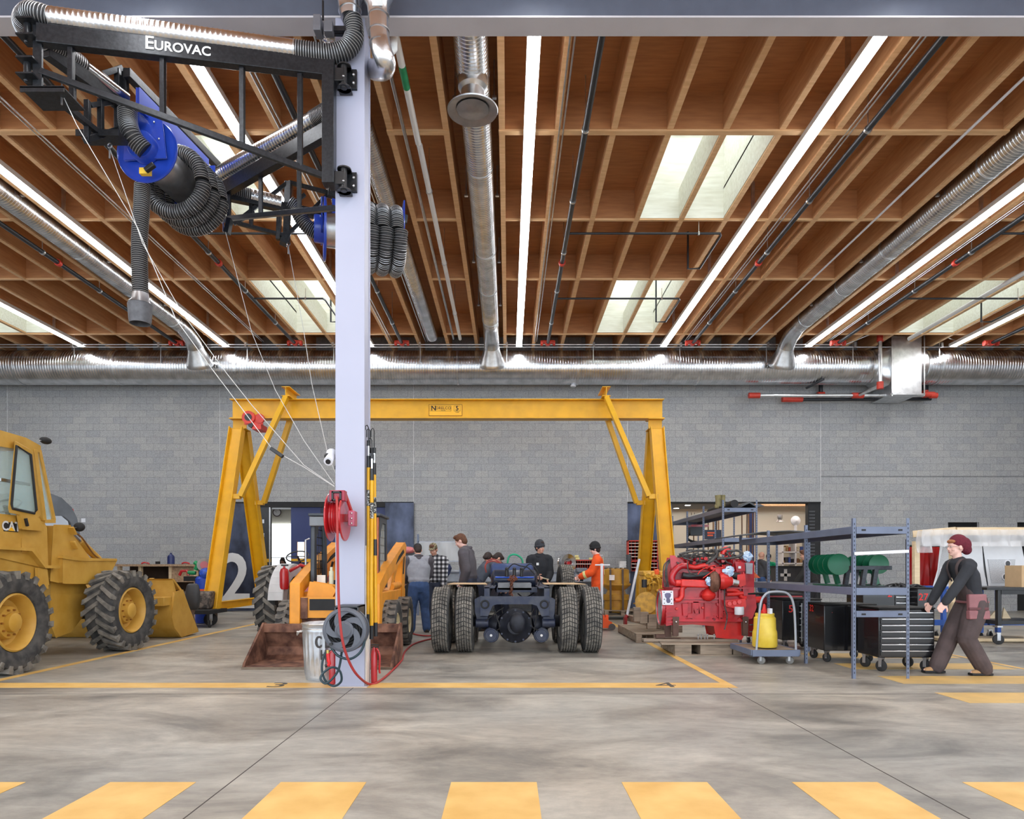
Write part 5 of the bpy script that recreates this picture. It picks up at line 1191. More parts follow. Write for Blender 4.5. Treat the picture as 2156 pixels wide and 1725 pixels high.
c = P(583, 1079, 26.88); M().cyl(c, c + Vector((0, .05, 0)), .15, n=32).build('clock_face', pm('clock_white', rgb(226, 222, 220), .5, var=.01), t)
M().ring(c, (0, 1, 0), .152, .016, 32, 8).build('clock_rim', pm('maroon_black', rgb(60, 36, 40), .4), t)
m = M(); m.beam(c - Vector((0, .01, 0)), c + Vector((-.07, -.01, .05)), .006, .012, (0, 1, 0)).beam(c - Vector((0, .01, 0)), c + Vector((-.1, -.01, .07)), .004, .008, (0, 1, 0))
for i in range(12):
    a = pi * i / 6; m.beam(c + Vector((cos(a) * .115, -.008, sin(a) * .115)), c + Vector((cos(a) * .132, -.008, sin(a) * .132)), .004, .008, (0, 1, 0))
m.build('clock_hands', BLKM, t)
solid('sliding_door', 'mottled blue steel sliding door with big white 2 behind the crane leg', 'door', M().bx(X_(470, 20.75), X_(537, 20.75), 20.74, 20.82, .02, 3.25), SHEET)
sd_ = bpy.data.objects['sliding_door']
two = text('2', WINK, sd_, (X_(503, 20.7) - .13, 20.735, .93), 2.05, ext=.004, off=.035, name='numeral', sx=.92)
M().bx(X_(470, 20.7), X_(537, 20.7), 20.735, 20.74, .10, .22).build('numeral_base', WINK, sd_)
struct('door_1', M().bx(X_(543, 20.95), X_(570, 20.95), 20.93, 21.05, 0, 3.2), BLK)
d1_ = bpy.data.objects['door_1']
hm = M()
for y in (1098, 1127, 1185, 1200): hm.bx(X_(552, 20.9), X_(556, 20.9), 20.91, 20.93, Z_(y + 4, 20.9), Z_(y - 4, 20.9))
hm.build('door_hinge', STEEL, d1_)
M().bx(X_(567, 20.9), X_(569.5, 20.9), 20.88, 20.93, 0, 3.15).build('glass_edge', STEEL, d1_)
M().bx(X_(543, 20.9), X_(570, 20.9), 20.915, 20.93, Z_(1184, 20.9), Z_(1177, 20.9)).build('yellow_strip', YEL, d1_)
struct('door_2', M().bx(X_(613, 21.0), -3.6, 20.98, 21.06, Z_(1186, 21), 3.2), NDOOR)
d2_ = bpy.data.objects['door_2']
M().bx(X_(613, 21.0), -3.6, 20.98, 21.06, 0, Z_(1186, 21)).build('kick_panel', DKN, d2_)
M().bx(X_(613, 20.97), X_(658, 20.97), 20.965, 20.98, Z_(1184, 21), Z_(1177, 21)).build('yellow_strip', YEL, d2_)
M().bx(X_(627, 20.97), X_(640.5, 20.97), 20.962, 20.978, Z_(1176, 21), Z_(1142, 21)).build('vision_pane', em('lit_vision_pane', (.9, .96, 1, 1), 1.6), d2_)
M().bx(X_(626, 20.97), X_(627, 20.97), 20.955, 20.98, Z_(1177, 21), Z_(1141, 21)).bx(X_(640.5, 20.97), X_(641.5, 20.97), 20.955, 20.98, Z_(1177, 21), Z_(1141, 21)).build('pane_frame', pm('orange_edge', rgb(220, 150, 60), .5), d2_)
M().bx(X_(675, 20.97), X_(686, 20.97), 20.955, 20.97, Z_(1090, 21), Z_(1066, 21)).build('lighter_panel', SHEET, d2_)
struct('trim_10', M().bx(-8.36, -2.87, 20.9, 21.2, 3.16, 3.32), BLKM)
solid('sliding_door', 'mottled blue steel door leaf right of the hook poles', 'door', M().bx(X_(811, 20.8), X_(871, 20.8), 20.78, 20.86, .02, 3.28), SHEET)
struct('window_21', M().bx(-12, -4, 22.5, 26, 3.58, 3.6), em('added_glow_panel', (.95, .98, 1, 1), .6))  # unseen glowing ceiling panel, added to brighten the left room
t = thing('desk', 'dark desk with the seated person beyond the glass door', 'desk', (X_(590, 24), 24, 0))
M().bx(X_(566, 24), X_(620, 24), 23.8, 24.5, 1.0, 1.04).build('desk_top', BLKM, t)
for x in (568, 615): M().bx(X_(x, 24), X_(x, 24) + .05, 23.85, 23.9, 0, 1.0).build('leg', BLKM, t)
t = thing('laptop', 'open dark laptop on the desk in front of the seated person', 'laptop', (X_(590, 24), 23.9, 1.04))
M().bx(X_(583, 24), X_(597, 24), 23.85, 23.87, 1.05, 1.22).build('screen', BLKM, t); M().bx(X_(583, 24), X_(597, 24), 23.87, 24.1, 1.041, 1.055).build('keyboard', BLKM, t)
# right room
struct('wall_tool_room', M().bx(3.2, 12.5, 27.5, 27.7, 0, 4.2).bx(3.2, 3.4, 21.2, 27.5, 0, 4.2).bx(12.3, 12.5, 21.2, 27.5, 0, 4.2), CREAM)
struct('ceiling_tool_room', M().bx(3.2, 12.5, 21.2, 27.7, 3.95, 4.05), plywood('store_ceiling', (176, 132, 92), (200, 160, 116)))
struct('ceiling_soffit', M().bx(3.4, 7.2, 21.2, 24.6, 3.42, 3.46), GWALL)
dl = em('lit_downlight', (1, .98, .94, 1), 14)
for i, (px, py) in enumerate(((1448, 1064.5), (1424, 1071))):
    Y = F * (3.415 - CH) / (HY - py); c = Vector((X_(px, Y), Y, 3.415)); M().cyl(c, c + Vector((0, 0, .02)), .09, n=20)
    solid('downlight', 'small round glowing downlight in the grey soffit, %s one' % ('nearer', 'farther')[i], 'ceiling light', M().cyl(c, c + Vector((0, 0, .02)), .09, n=20), dl, 'round downlights in the soffit')
ll = em('lit_tool_room_strip', (1, .98, .95, 1), 9)
for i, Y in enumerate((22.6, 24.4, 26.2)):
    solid('strip_light', ['nearest', 'middle', 'farthest'][i] + ' of the three strip lights in the tool room ceiling', 'ceiling light', M().bx(6.2 if Y < 24.5 else 4, 12, Y, Y + .12, 3.8, 3.86), ll, 'strip lights in the tool room')
    solid('cable_tray', ['nearest', 'middle', 'farthest'][i] + ' wire tray beside the tool room strip light', 'cable tray', M().bx(6.2 if Y < 24.5 else 4, 12, Y + .5, Y + .8, 3.72, 3.84), pm('copper_tray', rgb(176, 140, 104), .5, .3, scale=40, var=.5), 'wire trays in the tool room')
solid('sliding_door', 'mottled blue steel door leaf behind the right crane leg', 'door', M().bx(X_(1321, 20.98), X_(1415, 20.98), 20.98, 21.06, .02, 3.3), SHEET)
sh = M(); sh.bx(X_(1700, 20.95), X_(1727, 20.95), 20.92, 21.1, 0, 3.31)
o = struct('door_3', sh, BLKM)
m = M()
for i in range(30): m.bx(X_(1704, 20.9), X_(1716, 20.9), 20.905, 20.92, .1 + i * .1, .15 + i * .1)
m.build('shutter_slats', pm('shutter_grey', rgb(70, 70, 72), .5, .4), o)
struct('trim_11', M().bx(3.62, 9.48, 20.88, 21.2, 3.28, 3.32), BLKM)
struct('trim_12', M().bx(13.35, 14.3, 21.2, 21.3, 0, 2.7).bx(15.45, 16.4, 21.2, 21.3, 0, 2.7), BLKM)
M().bx(13.35, 14.3, 21.0, 21.05, 2.45, 2.5).bx(14.26, 14.30, 20.95, 21.2, 0, 2.7).build('door_bar', STEEL, bpy.data.objects['trim_12'])
struct('trim_13', M().bx(X_(1578, 23), X_(1588, 23), 23, 23.15, 0, 3.95), NDOOR)
# tool room shelving with boxes
t = thing('storage_shelves', 'white open shelves full of parts in the tool room', 'shelving', (X_(1672, 26.5), 26.5, 0))
for x in (1645, 1672, 1700): M().bx(X_(x, 26.4), X_(x, 26.4) + .05, 26.3, 26.9, 0, Z_(1138, 26.4)).build('post', WHT, t)
for y in (1140, 1163, 1187, 1210): M().bx(X_(1643, 26.4), X_(1704, 26.4), 26.3, 26.9, Z_(y + 1.2, 26.4), Z_(y - 1.2, 26.4)).build('shelf', WHT, t)
random.seed(11)
cols = [rgb(120, 84, 56), rgb(150, 120, 80), rgb(60, 60, 66), rgb(190, 180, 160), rgb(50, 70, 130), rgb(150, 60, 40)]
lab = {0: 'brown', 1: 'tan', 2: 'dark', 3: 'pale', 4: 'blue', 5: 'rust red'}
k_ = 0
for y in (1162, 1186, 1209):
    x = 1649
    while x < 1697:
        w_ = random.uniform(3, 7); h_ = random.uniform(5, 14); ci = random.randrange(6); k_ += 1
        if x + w_ < 1698 and not (1669 < x + w_ < 1676):
            solid('storage_box', '%s bin on the tool room shelves' % lab[ci], 'storage box', M().bx(X_(x, 26.4), X_(x + w_, 26.4), 26.4, 26.7, Z_(y, 26.4) + .02, Z_(y - h_, 26.4)), pm('box_%d' % ci, cols[ci], .7, scale=20, var=.3), 'bins on the tool room shelves')
        x += w_ + 1.2
t = thing('service_counter', 'dark counter with papers in front of the tool room shelves', 'counter', (X_(1665, 23.5), 23.5, 0))
M().bx(X_(1632, 23.4), X_(1725, 23.4), 23.3, 24.0, Z_(1192, 23.4) - .04, Z_(1192, 23.4)).build('counter_top', BLKM, t)
M().bx(X_(1634, 23.4), X_(1722, 23.4), 23.36, 23.9, 0, Z_(1192, 23.4) - .04).build('counter_body', pm('dark_slate', rgb(66, 68, 74), .6, var=.05), t)
cr = M(); c = P(1655, 1211, 23.3); cr.bx(c.x - .05, c.x + .05, 23.33, 23.36, c.z - .2, c.z + .2).bx(c.x - .17, c.x + .17, 23.33, 23.36, c.z - .05, c.z + .05); cr.build('white_cross', WINK, t)
t = thing('globe_lamp', 'round white globe reflector under the tool room ceiling', 'lamp', tuple(P(1675, 1097, 25)))
c = P(1675, 1097, 25); M().lathe([(.001, .05), (.15, .03), (.18, 0), (.17, -.03), (.05, -.1), (.001, -.12)], c, (0, 1, 0), 28).build('globe', WHT, t); M().cyl(c - Vector((0, 0, .6)), c - Vector((0, 0, .15)), .05, n=12).build('stem', WHT, t)
t = thing('round_diffuser', 'white bell shaped air diffuser in the tool room ceiling', 'air diffuser', tuple(P(1642, 1095, 25)))
c = P(1642, 1090, 25); M().lathe([(.09, .1), (.1, 0), (.07, -.08), (.13, -.14), (.14, -.16)], c, (0, 0, 1), 24).build('bell', STEEL, t)
m = M()
# long handled tools standing in the room
hx = [1563, 1571, 1577, 1583, 1592, 1500, 1492, 1507, 1514, 1459]
for i, x in enumerate(hx):
    top = 1078 if x > 1520 else 1090
    t = thing('long_handled_tool', ['wooden', 'brown', 'worn'][i % 3] + ' handled tool standing against the tool room wall', 'hand tool', tuple(P(x, 1240, 22.5)), 'long handled tools in the tool room')
    M().cyl(Vector((X_(x, 22.5), 22.5, .05)), P(x + (2 if i % 2 else -1), top, 22.6), .02, n=8).build('handle', pm('tool_handle_%d' % (i % 3), [rgb(120, 86, 60), rgb(96, 72, 58), rgb(170, 120, 80)][i % 3], .6, scale=10), t)
    if x < 1520:
        q = P(x, top, 22.6); M().tube([q + Vector((-.05, 0, .16)), q + Vector((-.05, 0, .02)), q + Vector((.05, 0, .02)), q + Vector((.05, 0, .16))], .008, 6).build('fork_head', BLKM, t)
t = thing('display_board', 'navy poster board with orange lettering behind the rear shelving', 'sign board', tuple(P(1500, 1125, 22)))
a = P(1484, 1116, 22); b = P(1519, 1136, 22); M().bx(a.x, b.x, 22, 22.03, b.z, a.z).build('board', DKN, t)
M().bx(a.x + .08, a.x + .32, 21.99, 22.0, a.z - .12, a.z - .07).bx(a.x + .08, a.x + .26, 21.99, 22.0, a.z - .2, a.z - .15).build('orange_print', ORG, t)

# ================================================================== BACK LEFT CLUTTER
OSB = pm('chipboard', rgb(150, 124, 98), .8, scale=30, col2=rgb(190, 160, 130)); 
t = thing('wooden_crate_bench', 'long chipboard crate bench against the back wall beside the yellow bucket', 'workbench', (-9, 17, 0))
Yc = 17.0
M().bx(X_(245, Yc), X_(424, Yc), Yc - .1, Yc + 1.0, Z_(1193, Yc), Z_(1188.5, Yc)).build('bench_top', OSB, t)
M().bx(X_(245, Yc), X_(424, Yc), Yc + .6, Yc + .95, 0, Z_(1193, Yc)).build('back_panel', pm('dark_brown_board', rgb(74, 56, 44), .8), t)
for x in (247, 291, 355, 408): M().bx(X_(x, Yc), X_(x + 6, Yc), Yc, Yc + .1, 0, Z_(1193, Yc)).build('post', WOOD, t)
M().bx(X_(361, Yc), X_(408, Yc), Yc + .02, Yc + .06, Z_(1222, Yc), Z_(1194, Yc)).build('side_panel', OSB, t)
M().bx(X_(245, Yc), X_(424, Yc), Yc - .05, Yc + .9, Z_(1226, Yc), Z_(1222, Yc)).build('shelf', OSB, t)
m = M(); Y = 17.1; c = P(360, 1187, Y)
M().lathe([(.001, 0), (.085, 0), (.085, .16), (.07, .2), (.03, .23), (.02, .27), (.001, .27)], c, n=24)
solid('blue_bottle', 'dark blue round bottle standing on the crate bench', 'bottle', M().lathe([(.001, 0), (.085, 0), (.085, .17), (.07, .21), (.03, .24), (.02, .28), (.001, .28)], P(360, 1188, Y), n=24), pm('navy_plastic', rgb(34, 48, 100), .35))
solid('black_box', 'small black box on the crate bench beside the blue bottle', 'box', M().bx(X_(327, Y), X_(334, Y), Y, Y + .08, Z_(1188, Y), Z_(1182.5, Y)), BLKM)
for px, lb in ((306, 'left'), (391, 'right')):
    solid('red_tool', 'low red hand tool lying on the %s part of the crate bench' % lb, 'tool', M().tube(catmull([P(px - 8, 1187, Y), P(px - 3, 1185, Y), P(px + 5, 1186, Y), P(px + 8, 1188, Y)], 4), .02, 8), RED)
t = thing('chop_saw', 'green and red chop saw with grey guard on the bench', 'saw', tuple(P(415, 1224, 16)))
Ys = 16.2
M().tube(catmull([P(410, 1184, Ys), P(416, 1190, Ys), P(412, 1200, Ys)], 4), .05, 10).cyl(P(396, 1206, Ys), P(412, 1207, Ys), .045, n=14).build('motor_housing', pm('green_plastic', rgb(24, 140, 84), .4), t)
M().cyl(P(430, 1190, Ys), P(430, 1190, Ys + .06), .16, n=28).build('blade_guard', pm('guard_grey', rgb(150, 144, 140), .5, .3), t)
M().cyl(P(430, 1190, Ys - .03), P(430, 1190, Ys), .09, n=20).build('guard_label', RED, t)
M().prism([P(x, y, Ys + .1) for x, y in ((416, 1192), (426, 1190), (431, 1210), (427, 1228), (420, 1222))], (0, .05, 0)).build('lower_guard', pm('brown_guard', rgb(110, 92, 80), .6), t)
M().bx(X_(386, Ys), X_(424, Ys), Ys, Ys + .4, Z_(1224, Ys), Z_(1214, Ys)).build('saw_base', BLKM, t, .01)
M().tube([P(378, 1212, Ys), P(382, 1203, Ys), P(394, 1202, Ys), P(397, 1212, Ys)], .035, 8).build('red_handle', RED, t)
t = thing('steel_cart', 'low steel cart loaded with scrap under the crane leg', 'cart', (X_(420, 15), 15, 0))
Yk = 15.3
M().bx(X_(375, Yk), X_(455, Yk), Yk - .3, Yk + .6, Z_(1292, Yk), Z_(1284, Yk)).build('cart_deck', BLKM, t)
for x in (412, 448): M().bx(X_(x, Yk), X_(x, Yk) + .04, Yk - .3, Yk - .26, .16, Z_(1292, Yk)).build('leg', BLKM, t)
M().bx(X_(376, Yk), X_(436, Yk), Yk + .1, Yk + .5, Z_(1284, Yk), Z_(1246, Yk)).build('scrap_pile', pm('scrap_clutter', rgb(60, 56, 54), .7, scale=14, col2=rgb(120, 108, 98), lo=.4, hi=.6, bump=.6), t, .05)
for x in (380, 450): caster(t, X_(x, Yk), Yk - .2, .08)
t = thing('tractor_seat', 'upright black seat on a rusty stand beside the bucket', 'seat', (X_(406, 14.3), 14.3, 0))
c0 = P(406, 1256, 14.3)
M().tube([P(406, 1229, 14.3), P(406, 1232, 14.3), P(406, 1245, 14.3), P(405, 1268, 14.3), P(405, 1280, 14.3), P(405, 1284, 14.3)], [.07, .12, .15, .155, .14, .10], 20, sq=(1, .55)).build('seat_back', pm('black_vinyl', rgb(52, 52, 54), .5), t)
M().tube([P(405, 1284, 14.3), P(404, 1296, 14.3), P(408, 1318, 14.3), Vector((X_(408, 14.3), 14.3, .02))], [.06, .04, .05, .09], 12).build('stand', pm('rusty_stand', rgb(90, 72, 60), .8), t)
t = thing('blue_drum', 'blue plastic drum with orange band behind the crane leg', 'drum', (X_(432, 15.9), 16.4, 0))
c = Vector((X_(430, 16.3), 16.3, Z_(1290, 16.3))); M().lathe([(.001, -c.z + .01), (.18, -c.z + .01), (.2, -c.z + .06), (.2, .8), (.15, .86), (.001, .86)], c, n=28).build('drum_body', pm('blue_drum_plastic', rgb(40, 76, 190), .4), t)
M().lathe([(.2, .48), (.206, .48), (.206, .56), (.2, .56)], c, n=28).build('orange_band', ORG, t)
solid('blue_tarp', 'crumpled blue plastic bag on top of the blue drum', 'bag', M().sphere(P(434, 1208, 16.2), (.16, .14, .14)), pm('blue_tarp', rgb(50, 90, 200), .3, scale=20, var=.4, bump=.7))

# ================================================================== BACK WALL CENTRE
t = thing('wall_workbench', 'long grey workbench along the back wall behind the people', 'workbench', (X_(1100, 20), 20, 0))
M().bx(X_(872, 20), X_(1325, 20), 19.8, 20.7, 1.16, 1.20).build('bench_top', RACKD, t, .004)
M().bx(X_(905, 20), X_(1325, 20), 19.85, 19.9, .92, 1.16).build('apron', pm('pale_blue_grey', rgb(140, 146, 156), .5), t)
for x in (875, 960, 1050, 1140, 1230, 1320): M().bx(X_(x, 20), X_(x, 20) + .06, 19.86, 19.92, 0, 1.16).build('leg', RACKD, t)
M().bx(X_(880, 20), X_(1320, 20), 20.0, 20.6, .3, .34).build('lower_shelf', RACKD, t)
t = thing('wire_rack', 'grey rack frame hung with a clear plastic sheet behind the plaid shirt person', 'rack', (X_(920, 19), 19, 0))
for x in (878, 967): M().bx(X_(x, 19), X_(x, 19) + .05, 19, 19.05, 0, Z_(1125, 19)).build('post', RACK, t)
for y in (1141.5, 1182, 1202): M().bx(X_(880, 19), X_(967, 19), 19, 19.04, Z_(y + 1.5, 19), Z_(y - 1.5, 19)).build('crossbar', pm('pale_bar', rgb(170, 174, 184), .4), t)
PLAS = bpy.data.materials.new('clear_plastic_sheet'); PLAS.use_nodes = True; _b = PLAS.node_tree.nodes['Principled BSDF']; _b.inputs['Base Color'].default_value = (.75, .77, .8, 1); _b.inputs['Roughness'].default_value = .25; _b.inputs['Alpha'].default_value = .35
def drape(m, x0, x1, z0, z1, Y, nx=24, nz=8, amp=.03, fr=14):
    vs = []; 
    for j in range(nz + 1):
        for i in range(nx + 1):
            u = i / nx; v = j / nz; vs.append((x0 + (x1 - x0) * u, Y + amp * sin(u * fr + v * 3) + amp * .5 * sin(u * fr * 2.3), z0 + (z1 - z0) * v))
    q = nx + 1; m.add(vs, [(j * q + i, j * q + i + 1, (j + 1) * q + i + 1, (j + 1) * q + i) for j in range(nz) for i in range(nx)])
m = M(); drape(m, X_(882, 18.97), X_(965, 18.97), Z_(1181, 19), Z_(1142, 19), 18.95); m.build('plastic_sheet', PLAS, t)
solid('jacket', 'dark blue jacket hanging on the rack behind the plaid shirt person', 'jacket', M().tube([P(945, 1188, 18.8), P(946, 1196, 18.8), P(943, 1206, 18.8), P(940, 1214, 18.8)], [.06, .14, .13, .08], 12, sq=(1, .5)), pm('navy_cloth', rgb(44, 52, 84), .9, scale=8, var=.3, bump=.5))
t = thing('chrome_wheel', 'shiny chrome truck wheel standing on the back bench', 'wheel rim', tuple(P(1190, 1190, 19.9)))
c = P(1193, 1186, 19.85); M().lathe([(.24, -.10), (.26, -.09), (.24, -.05), (.24, .08), (.26, .1), (.14, .08), (.10, .03), (.001, .03), (.001, .05)], c, Vector((.5, -.85, 0)), 36).build('rim', CHR, t)
M().cyl(c + Vector((.03, -.05, 0)), c + Vector((.05, -.1, 0)), .05, n=12).build('red_cap', RED, t)
def bin_rack(lb, px0, px1, py0, py1, Y, nx, nz, dep=.25):
    t = thing('bolt_bin_rack', lb, 'parts bin', (X_((px0 + px1) / 2, Y), Y, Z_(py1, Y)), None)
    x0, x1, z0, z1 = X_(px0, Y), X_(px1, Y), Z_(py1, Y), Z_(py0, Y); th = .015
    RB = pm('bin_red', rgb(196, 54, 34), .45, var=.08)
    m = M(); m.bx(x0, x0 + th * 2, Y, Y + dep, z0, z1).bx(x1 - th * 2, x1, Y, Y + dep, z0, z1).bx(x0, x1, Y, Y + dep, z1 - th * 2, z1).bx(x0, x1, Y, Y + dep, z0, z0 + th)
    for i in range(1, nx): xx = x0 + (x1 - x0) * i / nx; m.bx(xx - .004, xx + .004, Y + .01, Y + dep, z0, z1)
    m.build('frame', RB, t); M().bx(x0, x1, Y + dep, Y + dep + .01, z0, z1).build('back', pm('dark_maroon', rgb(56, 26, 28), .7), t)
    s_ = M()
    for j in range(1, nz): zz = z0 + (z1 - z0) * j / nz; s_.bx(x0 + .01, x1 - .01, Y, Y + dep, zz - .004, zz + .004).bx(x0 + .03, x1 - .03, Y - .004, Y, zz - .002, zz + .02)
    s_.build('bin_lip', pm('bin_label', rgb(206, 190, 180), .6), t)
bin_rack('low red bolt bin on the back bench left of the orange coverall person', 1207, 1252, 1179, 1198, 19.9, 9, 2)
bin_rack('tall red bolt bin rack behind the right crane leg, upper part', 1322, 1386, 1138, 1180, 20.3, 8, 6)
bin_rack('small red bolt bin under the tall one behind the crane leg', 1322, 1386, 1181, 1203, 20.3, 8, 3)
for i, (x, y) in enumerate(((1199, 1172), (1214, 1172), (1203, 1177), (1216, 1177), (1244, 1177))):
    solid('yellow_canister', 'small pale yellow can on the back bench, ' + ['top left', 'top right', 'lower left', 'lower middle', 'beside the person in orange'][i], 'can', M().cyl(P(x - 4, y, 19.9), P(x + 4, y, 19.9), .035, n=12), pm('pale_yellow', rgb(226, 208, 140), .5))
t = thing('bench_vise', 'grey bench vise beyond the spare tire', 'vise', tuple(P(1222, 1200, 17)))
M().bx(X_(1212, 17), X_(1234, 17), 16.8, 17.1, Z_(1206, 17), Z_(1196, 17)).bx(X_(1216, 17), X_(1230, 17), 16.8, 17.1, Z_(1220, 17), Z_(1206, 17)).build('vise_body', pm('vise_grey', rgb(110, 114, 122), .5, .3), t, .02)
M().cyl(P(1211, 1218, 16.9), P(1228, 1220, 16.9), .05, n=12).bx(X_(1205, 17), X_(1250, 17), 16.8, 17.4, Z_(1230, 17), Z_(1226, 17)).build('lower_clutter', BLK, t)
M().bx(X_(1215, 17), X_(1223, 17), 16.9, 16.98, 0, Z_(1226, 17)).build('stand', BLK, t)
for i, y in enumerate((1180, 1191)):
    solid('spray_box', 'white printed carton with orange flame mark, ' + ('upper', 'lower')[i] + ' of two', 'carton', M().bx(X_(1305, 20), X_(1319, 20), 20.0, 20.2, 1.202 + (.155 if i == 0 else 0), 1.355 + (.155 if i == 0 else 0)), pm('white_carton', rgb(222, 220, 218), .6))
solid('filter_stack', 'dark grey ribbed filter cylinder standing beside the white cartons', 'filter', M().tube([P(1324, 1168, 20.0).lerp(Vector((X_(1324, 20), 20.0, 1.203)), i / 14) for i in range(15)], [.07 + (.01 if i % 2 else 0) for i in range(15)], 16), pm('dark_filter', rgb(80, 82, 86), .5, .3))
# yellow hub on pallet
t = thing('final_drive_hub', 'big yellow gear hub strapped on a pallet behind the floor jack', 'machine part', (X_(1297, 17.8), 17.8, 0))
c = Vector((X_(1297, 17.8), 17.8, 0)); z = lambda y: Z_(y, 17.8)
M().lathe([(.001, z(1289)), (.30, z(1289)), (.30, z(1264)), (.33, z(1263)), (.33, z(1252)), (.26, z(1251)), (.22, z(1243)), (.38, z(1232)), (.38, z(1229)), (.34, z(1228)), (.33, z(1200)), (.22, z(1197)), (.001, z(1197))], c, n=48).build('hub_body', pm('aged_hub_yellow', rgb(196, 146, 40), .5, scale=5, col2=rgb(170, 120, 40), bump=.1), t)
for x in (1285, 1311): M().beam(P(x, 1199, 17.44), P(x + 1, 1292, 17.44), .05, .012, (0, 1, 0)).build('strap', pm('brown_strap', rgb(92, 76, 66), .8), t)
M().bx(X_(1283, 17.4), X_(1294, 17.4), 17.40, 17.42, Z_(1222, 17.4), Z_(1211, 17.4)).build('paper_tag', pm('tag_white', rgb(224, 214, 210), .6), t)
b = M()
for i in range(14):
    a = 2 * pi * i / 14; b.cyl(c + Vector((cos(a) * .3, sin(a) * .3, z(1198))), c + Vector((cos(a) * .3, sin(a) * .3, z(1195.5))), .02, n=8)
b.build('studs', pm('dark_studs', rgb(80, 70, 56), .7), t)

def pallet(lb, x0, x1, y0, y1, z=.0, h=.13, mat=PALW, rz=0, nslat=6):
    t = thing('pallet', lb, 'pallet', ((x0 + x1) / 2, (y0 + y1) / 2, z))
    w_ = (y1 - y0) / (nslat * 1.25)
    for i in range(nslat):
        y = y0 + (y1 - y0 - w_) * i / (nslat - 1)
        M().bx(x0, x1, y, y + w_, z + h - .02, z + h).build('deck_board', mat, t, .003)
    for x in (x0, (x0 + x1) / 2 - .05, x1 - .1):
        M().bx(x, x + .1, y0, y1, z + .018, z + h - .02).build('stringer', mat, t, .003)
    for y in (y0, (y0 + y1) / 2 - .05, y1 - .1): M().bx(x0, x1, y, y + .1, z, z + .018).build('base_board', mat, t)
    return t
pallet('pallet under the big yellow gear hub', X_(1268, 17.8), X_(1342, 17.8), 17.3, 18.3, .1, .14)
# floor jack
t = thing('floor_jack', 'orange floor jack with tall white T handle beside the truck wheels', 'jack', (X_(1275, 14.4), 14.4, 0))
Yj = 14.4
M().prism([P(x, y, Yj) for x, y in ((1255, 1293), (1268, 1293), (1278, 1306), (1288, 1311), (1289, 1318), (1282, 1322), (1252, 1322))], (0, .25, 0)).build('jack_frame', ORG, t, .008)
M().bx(X_(1276, Yj), X_(1282, Yj), Yj + .05, Yj + .2, Z_(1308, Yj), Z_(1296, Yj)).build('jack_pump', ORG, t)
for px in (1288, 1256):
    for dy in (-.05, .28): M().cyl((X_(px, Yj), Yj + dy, .075), (X_(px, Yj), Yj + dy + .035, .075), .07, n=18).build('wheel', pm('jack_wheel', rgb(90, 84, 84), .6), t)
M().tube([P(1267, 1293, Yj + .1), P(1267, 1187, Yj + .1)], .03, 12).cyl(P(1253, 1190, Yj + .1), P(1284, 1190, Yj + .1), .015, n=10).build('handle', WHT, t)
t = thing('pallet_jack_lever', 'long white lever bar leaning up from a red jack on the small pallet', 'lever', tuple(P(1318, 1302, 14.8)))
M().cyl(P(1320, 1296, 14.8), P(1346, 1178, 15.2), .028, n=12).build('lever', pm('pale_grey_tube', rgb(190, 194, 200), .4), t)
M().bx(X_(1314, 14.8), X_(1319, 14.8), 14.7, 14.9, Z_(1316, 14.8), Z_(1300, 14.8)).cyl(P(1318, 1300, 14.8), P(1321, 1296, 14.8), .04, n=10).build('jack_head', pm('dark_red_jack', rgb(140, 30, 34), .5), t)
# ================================================================== SMALL YELLOW ENGINE AND PALLETS
def EP(x, y, Y): return P(1380 + x / 6.39, 1130 + y / 6.39, Y)      # detail crop of the engine
def YP_(x, y, Y): return P(1180 + x / 7.7, 1140 + y / 7.7, Y)
YE = pm('engine_yellow', rgb(198, 150, 48), .45, scale=12, var=.25, bump=.15)
t = thing('yellow_engine', 'smaller yellow diesel engine on a pallet left of the red engine', 'engine', (X_(1378, 12.9), 12.9, 0))
Ye = 12.7
M().bx(YP_(1360, 0, Ye).x, YP_(1760, 0, Ye).x, Ye, Ye + .6, YP_(0, 1020, Ye).z, YP_(0, 560, Ye).z).build('engine_block', YE, t, .03)
M().bx(YP_(1345, 0, Ye).x, YP_(1720, 0, Ye).x, Ye - .02, Ye + .5, YP_(0, 560, Ye).z, YP_(0, 480, Ye).z).build('valve_cover', YE, t, .02)
random.seed(21)
for i in range(26):
    x = random.uniform(1380, 1700); y = random.uniform(520, 900); r_ = random.uniform(.02, .05)
    a = YP_(x, y, Ye - .02); M().cyl(a, a + Vector((random.uniform(-.06, .06), -random.uniform(.03, .09), random.uniform(-.05, .05))), r_, n=10).build('engine_fitting', YE, t)
for i in range(6):
    a = YP_(random.uniform(1400, 1650), random.uniform(520, 760), Ye - .06); b = YP_(random.uniform(1400, 1700), random.uniform(600, 850), Ye - .08); M().tube(catmull([a, (a + b) / 2 + Vector((0, -.05, .05)), b], 4), .012, 6).build('fuel_line', YE, t)
M().cyl(YP_(1360, 750, Ye - .1), YP_(1360, 620, Ye - .1), .05, n=16).build('black_filter', BLK, t)
M().cyl(YP_(1390, 1000, Ye - .12), YP_(1390, 1000, Ye - .04), .20, n=36).build('front_pulley', YE, t)
M().prism([YP_(x, y, Ye - .1) for x, y in ((1500, 1040), (1560, 1040), (1560, 1190), (1420, 1190), (1430, 1160))], (0, .4, 0)).build('engine_mount', YE, t)
M().bx(YP_(1520, 0, Ye).x, YP_(1585, 0, Ye).x, Ye - .08, Ye, YP_(0, 540, Ye).z, YP_(0, 455, Ye).z).build('orange_cap', ORG, t, .01)
M().cyl(YP_(1470, 1000, Ye - .08), YP_(1470, 920, Ye - .08), .035, n=12).build('orange_sensor', ORG, t)
